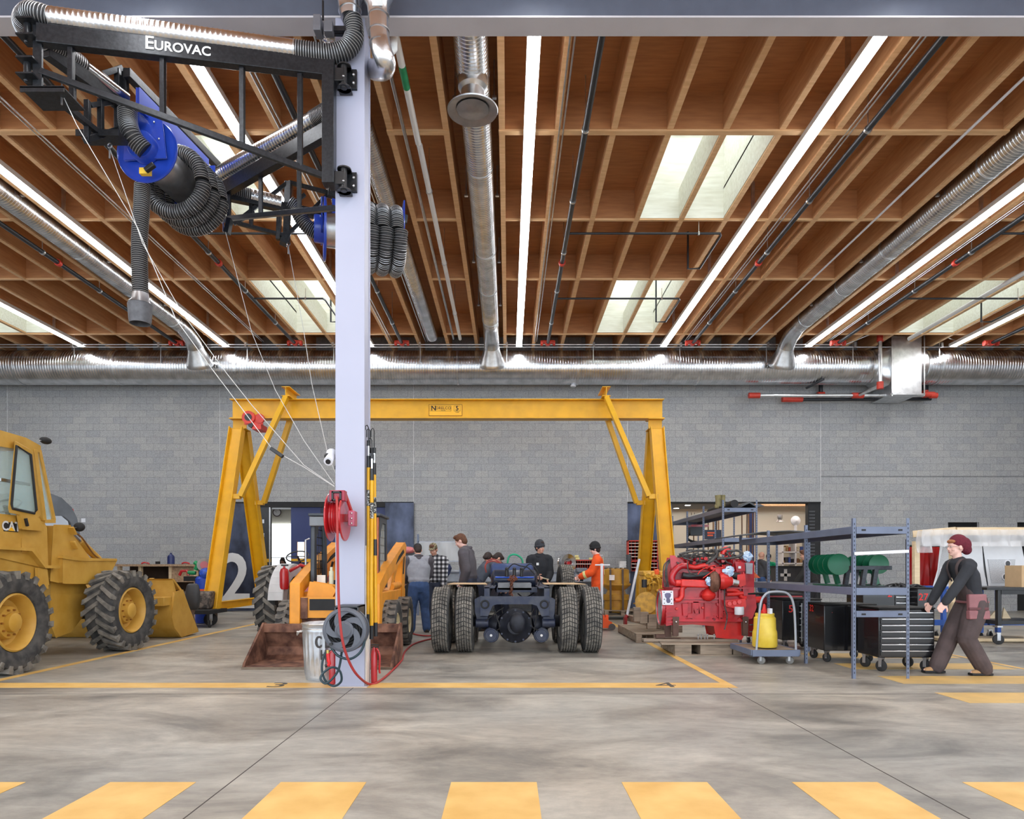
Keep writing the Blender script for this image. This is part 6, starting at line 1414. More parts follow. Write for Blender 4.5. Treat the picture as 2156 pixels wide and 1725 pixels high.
for (x0, x1, y0, y1) in ((1195, 1300, 1075, 1300), (1290, 1430, 1150, 1330), (1410, 1560, 1190, 1420)):
    M().bx(YP_(x0, 0, 12.4).x, YP_(x1, 0, 12.4).x, 12.4, 12.4 + .12, YP_(0, y1, 12.4).z, YP_(0, y0, 12.4).z).build('wooden_block', PALW, t, .004)
pallet('small weathered pallet carrying the yellow engine', X_(1335, 12.2), X_(1420, 12.2), 12.0, 14.0, .0, .16)
t = thing('timber_beam', 'long timber beam with red end beside the yellow engine pallet', 'timber', (2.7, 13.3, .16))
M().beam((2.62, 15.2, .22), (3.02, 12.2, .22), .14, .12).build('beam', PALW, t, .004)

# ================================================================== RED ENGINE
t = thing('red_engine', 'large bright red diesel engine standing on a wooden pallet', 'engine', (X_(1485, 10.8), 10.8, 0))
Yn = 10.45
def pr(pts, Y, d, name, mat=ENG, bev=.008): return M().prism([EP(x, y, Y) for x, y in pts], (0, d, 0)).build(name, mat, t, bev)
pr([(235, 700), (1240, 745), (1180, 1130), (230, 1130)], Yn, .62, 'engine_block')
pr([(200, 470), (1230, 470), (1250, 745), (190, 700)], Yn + .10, .48, 'upper_block')
pr([(240, 285), (1200, 310), (1220, 480), (200, 480)], Yn + .14, .40, 'cylinder_head')
pr([(205, 260), (260, 262), (330, 385), (225, 460)], Yn + .02, .03, 'lifting_bracket', ENG)
pr([(240, 1128), (1190, 1128), (1190, 1180), (1170, 1340), (1150, 1375), (830, 1345), (800, 1190), (500, 1165), (240, 1180)], Yn + .06, .5, 'oil_pan', ENG2, .02)
pr([(150, 730), (238, 735), (240, 1180), (150, 1195)], Yn - .02, .5, 'flywheel_side', ENG, .01)
for i in range(5): pr([(150, 960 + i * 48), (238, 950 + i * 48), (238, 965 + i * 48), (150, 975 + i * 48)], Yn - .05, .04, 'housing_rib', ENG, .003)
# bell housing opening (facing left)
c = EP(60, 960, Yn + .28); c.x = 2.372
M().lathe([(.245, -.02), (.275, -.02), (.28, .02), (.25, .22), (.24, .22), (.235, .0)], c, (1, -.05, 0), 48, closed=True).build('bell_housing', ENG, t)
M().lathe([(.24, .0), (.20, .10), (.001, .10)], c, (1, -.05, 0), 40).build('flywheel', pm('machined_grey', rgb(150, 150, 150), .5, .2, scale=10, var=.2), t)
M().ring(c - Vector((.02, 0, 0)), (1, -.05, 0), .26, .012, 48, 6).build('machined_rim', STEEL, t)
# gasket plate
gx = pr([(95, 732), (235, 732), (240, 918), (100, 918)], Yn - .045, .02, 'gasket_plate', WHT, .004)
M().prism([EP(x, y, Yn - .05) for x, y in ((125, 775), (150, 758), (195, 760), (210, 780), (205, 810), (190, 830), (205, 870), (190, 895), (160, 895), (145, 870), (150, 835), (130, 810))], (0, .01, 0)).build('gasket_opening', pm('blue_grey_shadow_metal', rgb(96, 92, 120), .4, .3), t)
m = M()
for x, y in ((115, 750), (212, 750), (120, 845), (215, 845), (120, 897), (215, 897)): m.cyl(EP(x, y, Yn - .052), EP(x, y, Yn - .04), .008, n=8)
m.build('bolt_hole', BLKM, t)
# panels on the block
for pts in ([(370, 910), (430, 910), (430, 1060), (380, 1060)], [(440, 1050), (500, 1040), (525, 1070), (490, 1095), (440, 1080)], [(675, 905), (745, 905), (735, 1075), (680, 1075)], [(590, 895), (602, 895), (602, 1030), (590, 1030)], [(835, 900), (905, 950), (900, 1085), (880, 1085), (880, 960), (830, 915)], [(240, 700), (840, 700), (840, 712), (240, 712)], [(240, 825), (860, 830), (860, 842), (240, 838)], [(240, 870), (830, 870), (830, 885), (240, 885)], [(235, 1118), (1180, 1122), (1180, 1140), (235, 1136)], [(515, 885), (575, 885), (590, 1030), (545, 1030), (520, 960)]):
    pr(pts, Yn - .035, .05, 'raised_panel', ENG, .008)
m = M()
for x in range(260, 1180, 48): m.cyl(EP(x, 1129, Yn - .03), EP(x, 1129, Yn - .01), .008, n=6)
m.build('pan_bolts', STEEL, t)
# fittings, bosses and bolt heads over the block side
random.seed(33)
for i in range(46):
    x = random.uniform(250, 1180); y = random.choice([random.uniform(715, 880), random.uniform(1085, 1120), random.uniform(500, 580), random.uniform(880, 1080)])
    r_ = random.uniform(.008, .026); a = EP(x, y, Yn + .01); M().cyl(a, a - Vector((0, random.uniform(.02, .05), 0)), r_, r_ * .8, 10).build('block_boss', random.choice([ENG, ENG, ENG, ENG2, pm('dark_crimson', rgb(110, 16, 28), .4, var=.2)]), t, .003)
for (x0, y0, x1, y1, d_) in ((860, 700, 870, 1120, .05), (500, 880, 510, 1120, .03), (665, 870, 672, 1120, .03), (240, 690, 1240, 700, .06), (930, 1000, 1180, 1008, .04), (1180, 480, 1190, 1120, .05)):
    pr([(x0, y0), (x1, y0), (x1, y1), (x0, y1)], Yn - d_, d_ + .02, 'casting_rib', ENG, .004)
for (x0, y0, x1, y1) in ((250, 500, 360, 590), (860, 640, 1120, 700), (1000, 1010, 1170, 1080), (720, 480, 820, 520)):
    pr([(x0, y0), (x1, y0), (x1, y1), (x0, y1)], Yn + .005, .02, 'recess_shade', pm('dark_crimson', rgb(110, 16, 28), .4, var=.2), .004)  # dark crimson plates painted as the shade in the engine's crevices
# intake / exhaust manifolds
M().tube(catmull([EP(x, y, Yn - .02) for x, y in ((420, 395), (340, 400), (270, 455), (225, 540), (235, 610), (290, 635))], 6), .045, 14).build('intake_pipe', ENG, t)
M().tube([EP(270, 625, Yn - .06), EP(345, 625, Yn - .06)], .05, 18).build('coupling', ENG2, t)
M().beam(EP(335, 625, Yn - .08), EP(712, 640, Yn - .08), .12, .115).build('exhaust_manifold', ENG2, t, .02)
M().tube(catmull([EP(x, y, Yn - .06) for x, y in ((400, 665), (365, 700), (360, 760), (355, 810), (320, 850), (265, 855))], 6), .036, 14).build('coolant_elbow', ENG2, t)
M().tube(catmull([EP(x, y, Yn - .03) for x, y in ((360, 520), (450, 535), (600, 520), (720, 515))], 5), .05, 14).build('black_tube', BLK, t)
M().tube(catmull([EP(x, y, Yn - .03) for x, y in ((1000, 505), (1080, 530), (1130, 540))], 5), .052, 14).build('black_tube', BLK, t)
M().tube(catmull([EP(x, y, Yn + .05) for x, y in ((440, 400), (540, 415), (640, 395), (700, 390))], 5), .038, 12).build('fuel_rail', ENG2, t)
# turbocharger
tc_ = EP(790, 610, Yn - .14)
M().lathe([(.05, -.07), (.12, -.06), (.155, -.02), (.155, .03), (.12, .06), (.05, .07)], tc_, (1, -.1, 0), 40).build('turbine_scroll', RUST, t)
M().lathe([(.001, -.06), (.11, -.05), (.13, 0), (.11, .06), (.06, .14), (.001, .14)], EP(905, 600, Yn - .12), (1, -.1, 0), 36).build('compressor', ENG2, t)
M().cyl(EP(985, 605, Yn - .12), EP(1035, 600, Yn - .12), .062, n=24).build('white_flange', WHT, t)
M().cyl(EP(1035, 610, Yn - .1), EP(1110, 630, Yn - .1), .05, n=20).build('steel_pipe', STEEL, t)
pr([(1120, 530), (1190, 520), (1200, 640), (1150, 660), (1115, 610)], Yn - .1, .1, 'red_boot', ENG2, .02)
pr([(820, 440), (930, 430), (930, 520), (830, 520)], Yn - .1, .12, 'turbo_mount', ENG2, .015)
# filters and pumps
M().lathe([(.001, -.12), (.065, -.12), (.07, -.11), (.07, .0), (.001, .0)], EP(1127, 945, Yn - .09), n=24).build('white_filter', WHT, t)
M().lathe([(.03, -.09), (.09, -.05), (.11, 0), (.09, .05), (.04, .10), (.02, .12)], EP(712, 790, Yn - .05), (0, 0, 1), 30).build('red_cup', ENG2, t)
M().sphere(EP(725, 840, Yn - .06), .035).build('cup_drain', STEEL, t)
M().tube(catmull([EP(x, y, Yn - .04) for x, y in ((950, 720), (1080, 725), (1130, 760), (1160, 810), (1220, 830))], 5), .03, 12).build('water_pipe', ENG2, t)
M().tube(catmull([EP(x, y, Yn - .05) for x, y in ((960, 780), (1080, 775), (1180, 765))], 5), .03, 12).build('water_pipe', ENG2, t)
pr([(945, 870), (1200, 850), (1210, 930), (1180, 1000), (1100, 960), (960, 930)], Yn - .08, .12, 'filter_head', ENG2, .015)
for x, y in ((1065, 895), (1130, 880), (1000, 905)): M().cyl(EP(x, y, Yn - .12), EP(x, y, Yn - .06), .03, n=16).build('port', ENG2, t)
pr([(1195, 800), (1330, 800), (1345, 950), (1290, 1090), (1200, 1110)], Yn + .05, .4, 'front_cover', ENG, .02)
M().lathe([(.001, -.02), (.16, -.02), (.17, .0), (.17, .05), (.001, .05)], EP(1345, 930, Yn + .25), (1, 0, 0), 36).build('crank_pulley', BLK, t)
M().lathe([(.001, -.03), (.05, -.03), (.05, .1), (.001, .1)], EP(1330, 850, Yn + .1), (1, 0, 0), 20).build('belt_tensioner', ENG2, t)
pr([(1080, 345), (1190, 360), (1200, 455), (1100, 465)], Yn + .02, .08, 'red_box', ENG, .01)
M().bx(EP(1118, 0, Yn).x, EP(1152, 0, Yn).x, Yn + .005, Yn + .02, EP(0, 432, Yn).z, EP(0, 398, Yn).z).build('white_label', WHT, t)
pr([(1222, 360), (1305, 365), (1300, 500), (1225, 495)], Yn + .05, .06, 'grey_module', pm('module_grey', rgb(150, 150, 158), .4), .006)
pr([(1235, 330), (1310, 345), (1310, 740), (1245, 745)], Yn + .12, .3, 'gear_case', ENG, .02)
pr([(1310, 470), (1395, 550), (1310, 550)], Yn + .15, .03, 'orange_bracket', pm('bracket_orange', rgb(190, 84, 40), .5))
M().cyl(EP(935, 500, Yn - .08), EP(905, 420, Yn - .02), .03, n=12).build('riser_pipe', ENG2, t)
M().tube(catmull([EP(x, y, Yn + .1) for x, y in ((910, 240), (930, 185), (970, 180), (975, 240), (965, 300))], 6), .05, 14).build('red_elbow', ENG2, t)
for pts in ([(570, 510), (620, 450), (740, 400), (800, 390)], [(640, 560), (740, 490), (830, 420), (920, 430)], [(880, 560), (920, 470), (900, 380)]):
    M().tube(catmull([EP(x, y, Yn - .13) for x, y in pts], 5), .008, 6).build('red_fuel_line', ENG2, t)
# wiring harness tangle
random.seed(5)
HAR = pm('wiring_loom', rgb(44, 42, 42), .6, scale=20, col2=rgb(86, 84, 82)); 
main = [[(300, 270), (450, 250), (600, 270), (760, 260), (900, 290), (1080, 270), (1160, 250)], [(320, 240), (420, 215), (560, 190), (700, 195), (830, 190), (1010, 145)], [(800, 190), (830, 240), (760, 320), (690, 370), (640, 430)], [(830, 300), (1000, 290), (1120, 270), (1170, 230), (1100, 190), (960, 200)], [(650, 230), (740, 250), (830, 220), (880, 170)], [(560, 300), (640, 330), (740, 300), (820, 260)]]
for i, pts in enumerate(main):
    M().tube(catmull([EP(x, y, Yn + .10 - .03 * (i % 4)) for x, y in pts], 6), .018 if i != 2 else .024, 8).build('wiring_loom', HAR, t)
for i in range(26):
    x = random.uniform(320, 1050); y = random.uniform(190, 360); pts = [(x, y)]
    for _ in range(3): x += random.uniform(-60, 110); y += random.uniform(-50, 50); pts.append((min(1150, x), max(180, min(380, y))))
    M().tube(catmull([EP(a, b, Yn + random.uniform(-.02, .14)) for a, b in pts], 5), random.choice([.006, .009, .012]), 6).build('wire', HAR, t)
for i in range(9):
    x0 = 150 + random.uniform(-25, 30); M().tube(catmull([EP(x0 + 60, 300 + random.uniform(-20, 20), Yn + .1), EP(x0 - 10, 380, Yn + .05), EP(x0 - 20 + random.uniform(-10, 10), 520, Yn + .05), EP(x0 + random.uniform(-10, 20), 680, Yn + .08)], 5), .007, 6).build('hanging_wire', HAR, t)
M().tube(catmull([EP(x, y, Yn - .1) for x, y in ((440, 320), (430, 380), (445, 460), (480, 495), (560, 515))], 6), .008, 6).tube(catmull([EP(x, y, Yn - .11) for x, y in ((930, 700), (930, 850), (935, 950), (965, 1080), (930, 1255))], 6), .010, 6).build('hanging_wire', HAR, t)
for i in range(40):
    x = random.uniform(400, 1150); y = random.uniform(300, 470); a = EP(x, y, Yn + .1); M().cyl(a, a + Vector((random.uniform(-.03, .03), -random.uniform(.03, .08), random.uniform(-.02, .03))), random.uniform(.012, .03), n=9).build('head_fitting', random.choice([ENG, ENG, ENG2, BLK]), t)
RAG = pm('blue_paper_rag', rgb(150, 186, 226), .8, scale=20, col2=rgb(220, 232, 244), bump=.5)
for i, (x, y, r_, w_) in enumerate(((1240, 270, .075, 'on the right end'), (985, 475, .075, 'stuffed above the turbo'), (730, 605, .06, 'stuffed into the turbo'))):
    vs = M(); random.seed(40 + i); vs.sphere(EP(x, y, Yn - .17 if i else Yn + .05), (r_, r_ * .6, r_)); vs.v = [tuple(Vector(v) + Vector((random.uniform(-1, 1), random.uniform(-1, 1), random.uniform(-1, 1))) * r_ * .28) for v in vs.v]
    solid('paper_rag', 'crumpled pale blue paper rag ' + w_ + ' of the red engine', 'rag', vs, RAG)
BRN = pm('brown_stand_steel', rgb(92, 66, 56), .6, .3, scale=8, var=.2)
for x0, x1 in ((240, 310), (1180, 1245)):
    pr([(x0, 1090), (x1, 1090), (x1 - 8, 1330), (x0 + 8, 1330)], Yn - .06, .07, 'engine_stand', BRN, .01)
    M().sphere(EP((x0 + x1) / 2 + 5, 1150, Yn - .065), .018, 10, 6).build('stand_bolt', CHR, t)
pr([(140, 1200), (205, 1200), (205, 1350), (140, 1350)], Yn + .1, .06, 'engine_stand', BRN)
for a, b in (((95, 1395), (330, 1385)), ((0, 1340), (120, 1340))): M().beam(EP(a[0], a[1], Yn + .1), EP(b[0], b[1], Yn + .1), .12, .05).build('foot_bar', BRN, t)
# engine pallet
t2 = thing('pallet', 'weathered wooden pallet under the red engine', 'pallet', (X_(1490, 10.6), 10.6, 0))
xa, xb = X_(1393, 10.2), X_(1562, 10.2)
for i in range(6): M().bx(xa + .02 * i, xb + .02 * i, 10.2 + i * .17, 10.32 + i * .17, .165, .19).build('deck_board', PALW, t2, .003)
for (x0, x1) in ((xa + .2, xa + .45), (xa + .58, xa + 1.05)): M().bx(x0, x1, 10.22, 11.15, .02, .165).build('stringer', PALW, t2, .003)
M().bx(xb - .12, xb, 10.22, 11.15, .02, .165).build('stringer', PALW, t2, .003)
M().bx(xa + .2, xb, 10.2, 10.32, 0, .02).build('base_board', PALW, t2)
M().bx(xa - .22, xb + .02, 10.42, 10.6, .192, .225).build('skid_board', PALW, t2)
for i, (x, w_) in enumerate(((575, 'first'), (617, 'second'), (665, 'third'), (700, 'fourth'), (790, 'fifth'))):
    a = EP(x, 1352, Yn - .05); a.z = .232
    solid('loose_bolt', 'steel bolt standing on the pallet under the red engine, %s from the left' % w_, 'bolt', M().cyl(a, a + Vector((0, 0, .06)), .007, n=8).sphere(a + Vector((0, 0, .065)), .015, 8, 6), STEEL, 'loose bolts on the engine pallet')

# ================================================================== PLATFORM TRUCK WITH YELLOW CANISTER
t = thing('platform_truck', 'flat hand truck with grey bent tube handle carrying the yellow canister', 'hand truck', (X_(1625, 9.6), 9.6, 0))
TD = pm('truck_deck_grey', rgb(120, 118, 114), .6, .2, scale=8, var=.2)
x0, x1 = X_(1583, 9.3), X_(1681, 9.3)
M().bx(x0, x1, 9.28, 10.15, .165, .19).build('deck', PALW, t)
M().bx(x0, x1, 9.27, 9.29, .11, .20).bx(x0, x1, 10.14, 10.16, .12, .20).bx(x0 - .02, x0, 9.28, 10.15, .12, .2).bx(x1, x1 + .02, 9.28, 10.15, .12, .2).build('deck_rim', RACK, t, .005)
HT = pm('handle_grey', rgb(160, 164, 172), .35, .2, var=.03)
hp = [(1592, 1376), (1597, 1310), (1602, 1270), (1610, 1254), (1622, 1247), (1650, 1247), (1664, 1256), (1671, 1275), (1674, 1310), (1676, 1378)]
M().tube(catmull([P(x, y, 9.32) for x, y in hp], 5), .016, 12).build('handle', HT, t)
for px, Y in ((1603, 9.35), (1663, 9.35), (1570, 10.05), (1624, 10.05)):
    caster(t, X_(px, Y) if Y < 10 else X_(px, Y) + .1, Y, .052, .035, yaw=.9, mat=pm('grey_wheel', rgb(120, 118, 114), .6))
t = thing('yellow_canister', 'translucent yellow plastic canister with red spout on the flat truck', 'canister', tuple(P(1613, 1363, 9.6)))
zc = lambda y: Z_(y, 9.55)
M().tube([(X_(1613, 9.55), 9.6, zc(1363)), (X_(1613, 9.55), 9.6, zc(1360)), (X_(1613, 9.55), 9.6, zc(1334)), (X_(1613, 9.55), 9.6, zc(1330)), (X_(1613, 9.55), 9.6, zc(1326)), (X_(1613, 9.55), 9.6, zc(1302)), (X_(1613, 9.55), 9.6, zc(1298)), (X_(1613, 9.55), 9.6, zc(1295)), (X_(1613, 9.55), 9.6, zc(1292))], [.155, .168, .165, .16, .15, .145, .125, .13, .125], 36).build('canister_body', pm('amber_plastic', rgb(222, 186, 48), .35, scale=6, col2=rgb(236, 206, 80)), t)
M().lathe([(.001, 0), (.045, 0), (.045, .03), (.03, .05), (.018, .11), (.012, .13), (.001, .13)], (X_(1612, 9.55), 9.6, zc(1292)), n=20).build('spout', pm('red_spout', rgb(210, 40, 34), .4), t)
M().bx(X_(1618, 9.5), X_(1624, 9.5), 9.46, 9.54, zc(1292), zc(1281)).build('sticker', WHT, t)

# ================================================================== SHELVING RACKS
def rack(lb, x0, x1, ys, ztop, shelves, end_rails=(), th=.035):
    t = thing('shelving_rack', lb, 'shelving rack', ((x0 + x1) / 2, (ys[0] + ys[-1]) / 2, 0))
    for y in ys:
        for x in (x0, x1):
            m = M(); m.bx(x - th / 2, x + th / 2, y - .004, y + .004, 0, ztop).bx(x - th / 2 if x == x0 else x + th / 2 - .006, x - th / 2 + .006 if x == x0 else x + th / 2, y, y + th, 0, ztop); po = m.build('post', RACK, t)
            s_ = M(); z = .06
            while z < ztop - .03: s_.bx(x - .004, x + .004, y - .0052, y - .0038, z, z + .022); z += .05
            s_.build('slots', pm('slot_shadow', rgb(30, 32, 40), .8), po)
    for z in shelves:
        for a, b in zip(ys[:-1], ys[1:]): M().bx(x0, x1, a + .01, b - .01, z - .012, z).build('shelf', RACKD, t)
        for x in (x0, x1): M().bx(x - .02, x + .0, ys[0], ys[-1], z - .085, z + .005).build('side_rail', RACK, t, .004)
        for y in (ys[0], ys[-1]): M().bx(x0 + .02, x1 - .02, y - .012, y + .008, z - .085, z + .0).build('end_rail', RACK, t, .003)
    for z in end_rails: M().bx(x0 + .02, x1 - .02, ys[0] - .012, ys[0] + .008, z - .075, z).build('end_rail', RACK, t, .003)
    sl_ = M()
    for z in list(shelves[:1]) + list(end_rails):
        for x in (x0 + .08, x1 - .12): sl_.bx(x, x + .05, ys[0] - .0145, ys[0] - .011, z - .05, z - .03)
    sl_.build('rail_slot', BLKM, t)
    return t
rk = rack('long blue grey shelving rack in the right foreground holding green spools', 4.07, 4.70, [8.1, 9.4, 10.76, 12.05], 1.89, [1.79, 1.07], [.80])
M().beam(P(1799, 1166, 8.07), P(1913, 1161, 8.07), .012, .035).build('white_brace', WHT, rk)
rk2 = rack('tall blue grey shelving rack further back behind the red engine', 4.37, 5.05, [14.0, 15.4, 16.8, 18.3], 2.69, [2.53, 1.92])
# items on the racks
DKS = pm('dark_sheet_metal', rgb(70, 72, 74), .5, .4, scale=4, var=.2)
solid('rubber_boots', 'pair of muddy olive boots standing on the tall rear rack', 'boots', M().tube([P(1512, 1067, 14.1), P(1512, 1052, 14.1), P(1511, 1043, 14.1)], [.06, .055, .06], 12).tube([P(1521, 1067, 14.2), P(1521, 1053, 14.2), P(1521, 1043, 14.2)], [.06, .055, .06], 12).tube([P(1512, 1066, 14.1), P(1505, 1067, 14.1)], [.05, .035], 10), pm('olive_rubber', rgb(124, 114, 76), .7, scale=12, var=.2))
solid('black_pipe', 'thick black tube lying on the tall rear rack', 'pipe', M().cyl((4.62, 14.05, 2.62), (4.7, 16.0, 2.62), .08, n=18), BLKM)
solid('bent_sheet', 'dark bent sheet metal on the front end of the tall rack', 'sheet metal', M().prism([P(x, y, 14.0) for x, y in ((1560, 1068), (1578, 1060), (1592, 1068), (1610, 1066), (1600, 1061), (1592, 1064), (1578, 1056), (1562, 1065))], (0, .8, 0)), DKS)
solid('curved_sheet', 'long thin curved metal sheet lying on the tall rear rack', 'sheet metal', M().prism([(4.4, 16, 2.54), (4.7, 16, 2.66), (5.0, 16, 2.56), (5.0, 16, 2.55), (4.7, 16, 2.65), (4.4, 16, 2.53)], (0, 2.2, 0)), pm('pale_sheet', rgb(170, 166, 156), .5, .2))
solid('flat_sheet', 'dark flat car panel lying across the far end of the front rack', 'sheet metal', M().prism([(3.75, 12.5, 1.84), (4.1, 12.6, 1.90), (4.6, 12.7, 1.93), (5.1, 12.4, 1.88), (5.1, 12.4, 1.865), (4.6, 12.7, 1.915), (4.1, 12.6, 1.885), (3.75, 12.5, 1.825)], (.05, -1.3, 0)), DKS)
solid('bucket_seat', 'black machine part with curved arm on the rear rack shelf', 'machine part', M().bx(4.5, 4.85, 17.0, 17.4, 2.12, 2.32).tube(catmull([(4.52, 17.1, 2.2), (4.45, 17.1, 2.05), (4.6, 17.1, 1.96), (4.9, 17.1, 1.95)], 5), .03, 8), BLK)
solid('red_plate', 'flat red plate on the black part on the rear rack', 'machine part', M().bx(4.52, 4.95, 17.0, 17.4, 2.325, 2.38), RED)
# green spool assemblies
def spools(lb, x0, y0, x1, y1, zc_, R, n):
    t = thing('green_spool_rack', lb, 'spool', (x0, y0, 1.075), 'green spool assemblies on the front rack')
    a = Vector((x0, y0, zc_)); b = Vector((x1, y1, zc_)); d = (b - a).normalized()
    for i in range(n):
        c = a.lerp(b, i / (n - 1)); M().lathe([(.001, -.004), (R * .9, -.004), (R, -.010), (R, .010), (R * .9, .004), (.001, .004)], c, d, 36).build('disc', GREEN, t)
    M().cyl(a, b, R * .4, n=18).build('core', GREEN, t)
    for q in (.25, .75):
        c = a.lerp(b, q); M().beam(c - Vector((0, 0, .03)), Vector((c.x + .06, c.y, 1.10)), .06, .05).build('leg', GREEN, t)
    M().bx(min(x0, x1), max(x0, x1), min(y0, y1), max(y0, y1), 1.075, 1.09).build('base', GREEN, t)
z1_ = Z_(1192, 8.9)
spools('row of dark green discs nearer the shelf post, left assembly', 4.20, 8.75, 4.28, 9.5, z1_ + .02, .135, 5)
spools('row of dark green discs further right on the shelf, right assembly', 4.60, 8.55, 4.67, 9.3, z1_ + .02, .12, 5)
def stand(lb, x, y, ln_):
    t = thing('steel_stand', lb, 'steel stand', (x, y, 1.075), 'black square tube stands on the front rack')
    z = Z_(1196, 8.3)
    m = M(); m.bx(x, x + ln_, y, y + .05, z - .025, z + .025); m.build('top_tube', ARM, t, .004)
    M().bx(x - .001, x - .0005 + .001, y + .01, y + .04, z - .018, z + .018).bx(x + ln_, x + ln_ + .001, y + .01, y + .04, z - .018, z + .018).build('tube_end', BLKM, t)
    for q in (.35, .62): M().beam((x + ln_ * q, y + .02, z - .02), (x + ln_ * q - .03, y + .02, 1.09), .055, .05).build('leg', ARM, t)
    M().bx(x + .05, x + ln_ - .05, y - .02, y + .12, 1.075, 1.087).build('base', ARM, t)
stand('black steel stand with hollow tube end nearest the front of the shelf', X_(1796, 8.3), 8.35, .50)
stand('black steel stand just behind the front one on the shelf', X_(1766, 8.7), 8.75, .42)

# ================================================================== ROLLING TOOL CARTS
CARTM = pm('glossy_black_cart', rgb(24, 24, 27), .25, scale=4, var=.15, coat=.3); REDN = pm('red_number', rgb(220, 44, 40), .5)
def cart(lb, x0, x1, y0, y1, z1, num=None, npos=None, nsize=.13, drawers=None, wheel=.06, cat='tool cart', grp=None, ds=None):
    t = thing('tool_cart', lb, cat, ((x0 + x1) / 2, (y0 + y1) / 2, 0), grp)
    z0 = wheel * 2 + .04
    M().bx(x0, x1, y0, y1, z0, z1).build('cart_body', CARTM, t, .012)
    M().bx(x0 - .008, x1 + .008, y0 - .008, y1 + .008, z1, z1 + .018).build('cart_top', BLKM, t, .006)
    for x in (x0 + .07, x1 - .07):
        for y in (y0 + .07, y1 - .07): caster(t, x, y, wheel, .035, yaw=.5)
    if num: text(num, REDN, t, (npos[0], y0 - .003 if len(npos) == 2 else npos[2], npos[1]), nsize, ext=.001, off=.002)
    if drawers:
        a, b = ds or (x0 + .02, x1 - .02); zt, zb = z1 - .03, z0 + .02
        for i in range(drawers):
            h0 = zt - (zt - zb) * (i / drawers); h1 = zt - (zt - zb) * ((i + 1) / drawers) + .006
            dr = M().bx(a, b, y0 - .012, y0, h1, h0).build('drawer', CARTM, t, .003)
            M().bx(a + .01, b - .01, y0 - .026, y0 - .012, h0 - .022, h0 - .008).build('handle', CHR, dr, .003)
    return t
cart('black tool cart with red number 5 behind the flat truck', X_(1647, 10.9), X_(1647, 10.9) + .62, 10.9, 11.5, .80, '5', (X_(1665, 10.9), Z_(1283, 10.9)), .16)
m = M(); xx = X_(1684, 10.85)
for i in range(6): m.bx(xx, xx + .09, 10.86, 10.885, .2 + i * .1, .215 + i * .1)
tc5 = bpy.data.objects['tool_cart']; m.build('handle', CHR, tc5); M().bx(xx + .02, xx + .035, 10.84, 10.86, .15, .75).build('lock_bar', STEEL, tc5)
cart('black tool cart with red number 32 between the shelf posts', X_(1735, 9.5), X_(1735, 9.5) + .72, 9.5, 10.05, .79, '32', (X_(1752, 9.5), Z_(1290, 9.5)), .0001, drawers=0)
t = bpy.data.objects['tool_cart.001']; text('32', REDN, t, (X_(1735, 9.5) - .006, 9.88, Z_(1283, 9.7)), .13, R=basis((0, -1, 0), (0, 0, 1)), ext=.001, off=.002)
cart('black drawer cart with chrome handles being pushed by the walking person', X_(1850, 8.62), X_(1968, 8.62), 8.62, 9.15, .79, drawers=7, wheel=.07)
cart('black tool cart with red number 2 behind the front rack', X_(1817, 12.2), X_(1924, 12.2), 12.2, 12.8, Z_(1240, 12.2), '2', (X_(1873, 12.2), Z_(1251, 12.2)), .17, drawers=7, ds=(X_(1884, 12.2), X_(1920, 12.2)))
cart('black tool cart with red number 27 behind the wooden post', X_(1932, 12.0), X_(1966, 12.0), 12.0, 12.6, Z_(1240, 12.0), '27', (X_(1944, 12.0), Z_(1258, 12.0)), .17)
t = thing('red_tool_chest', 'red tool chest with dark top seen behind the red engine and cart 5', 'tool chest', (X_(1640, 11.9), 11.9, 0))
M().bx(X_(1575, 11.9), X_(1690, 11.9), 11.9, 12.5, .12, Z_(1254, 11.9)).build('chest_body', pm('chest_red', rgb(170, 30, 36), .35), t, .01)
m = M()
for i in range(6): m.bx(X_(1578, 11.88), X_(1620, 11.88), 11.875, 11.9, .2 + i * .12, .215 + i * .12)
m.build('handle', CHR, t)
M().bx(X_(1573, 11.9), X_(1692, 11.9), 11.88, 12.52, Z_(1254, 11.9), Z_(1250, 11.9)).build('chest_top', BLKM, t)
for x in (1580, 1686): caster(t, X_(x, 11.9), 12.0, .05)

# ================================================================== RIGHT HAND BOOTHS
Yb = 12.6
t = thing('timber_frame', 'raw timber frame wrapped in clear plastic around the white cabinets', 'timber frame', (7.6, Yb, 0))
def px_box(x0, x1, y0, y1, Y, d, name, mat, par, bev=.003): return M().bx(X_(x0, Y), X_(x1, Y), Y, Y + d, Z_(y1, Y), Z_(y0, Y)).build(name, mat, par, bev)
px_box(1926, 1937, 1140, 1275, Yb, .09, 'post', WOOD, t)
M().beam(P(1922, 1125, Yb), P(2012, 1117, Yb - .3), .09, .12).build('top_rail', WOOD, t, .003)
M().beam(P(2012, 1119, Yb - .3), P(2200, 1119, Yb - .3), .09, .14).build('top_rail', WOOD, t, .003)
px_box(2004, 2012, 1130, 1340, Yb - .3, .09, 'post', WOOD, t)
M().beam(P(1998, 1340, Yb - .35), P(2016, 1270, Yb - .35), .09, .13).build('brace', WOOD, t, .003)
M().beam(P(1965, 1345, Yb - .3), P(2200, 1345, Yb - .3), .5, .05).build('floor_plate', WOOD, t, .003)
M().beam(P(1990, 1350, Yb - .4), P(2200, 1352, Yb - .4), .1, .06).beam(P(2060, 1357, Yb - .6), P(2200, 1360, Yb - .6), .08, .03).build('floor_plank', WOOD, t, .003)
M().prism([P(x, y, Yb - .3) for x, y in ((2076, 1308), (2100, 1283), (2104, 1308))], (0, .03, 0)).prism([P(x, y, Yb - .3) for x, y in ((2110, 1308), (2114, 1280), (2132, 1308))], (0, .03, 0)).build('gusset', WOOD, t)
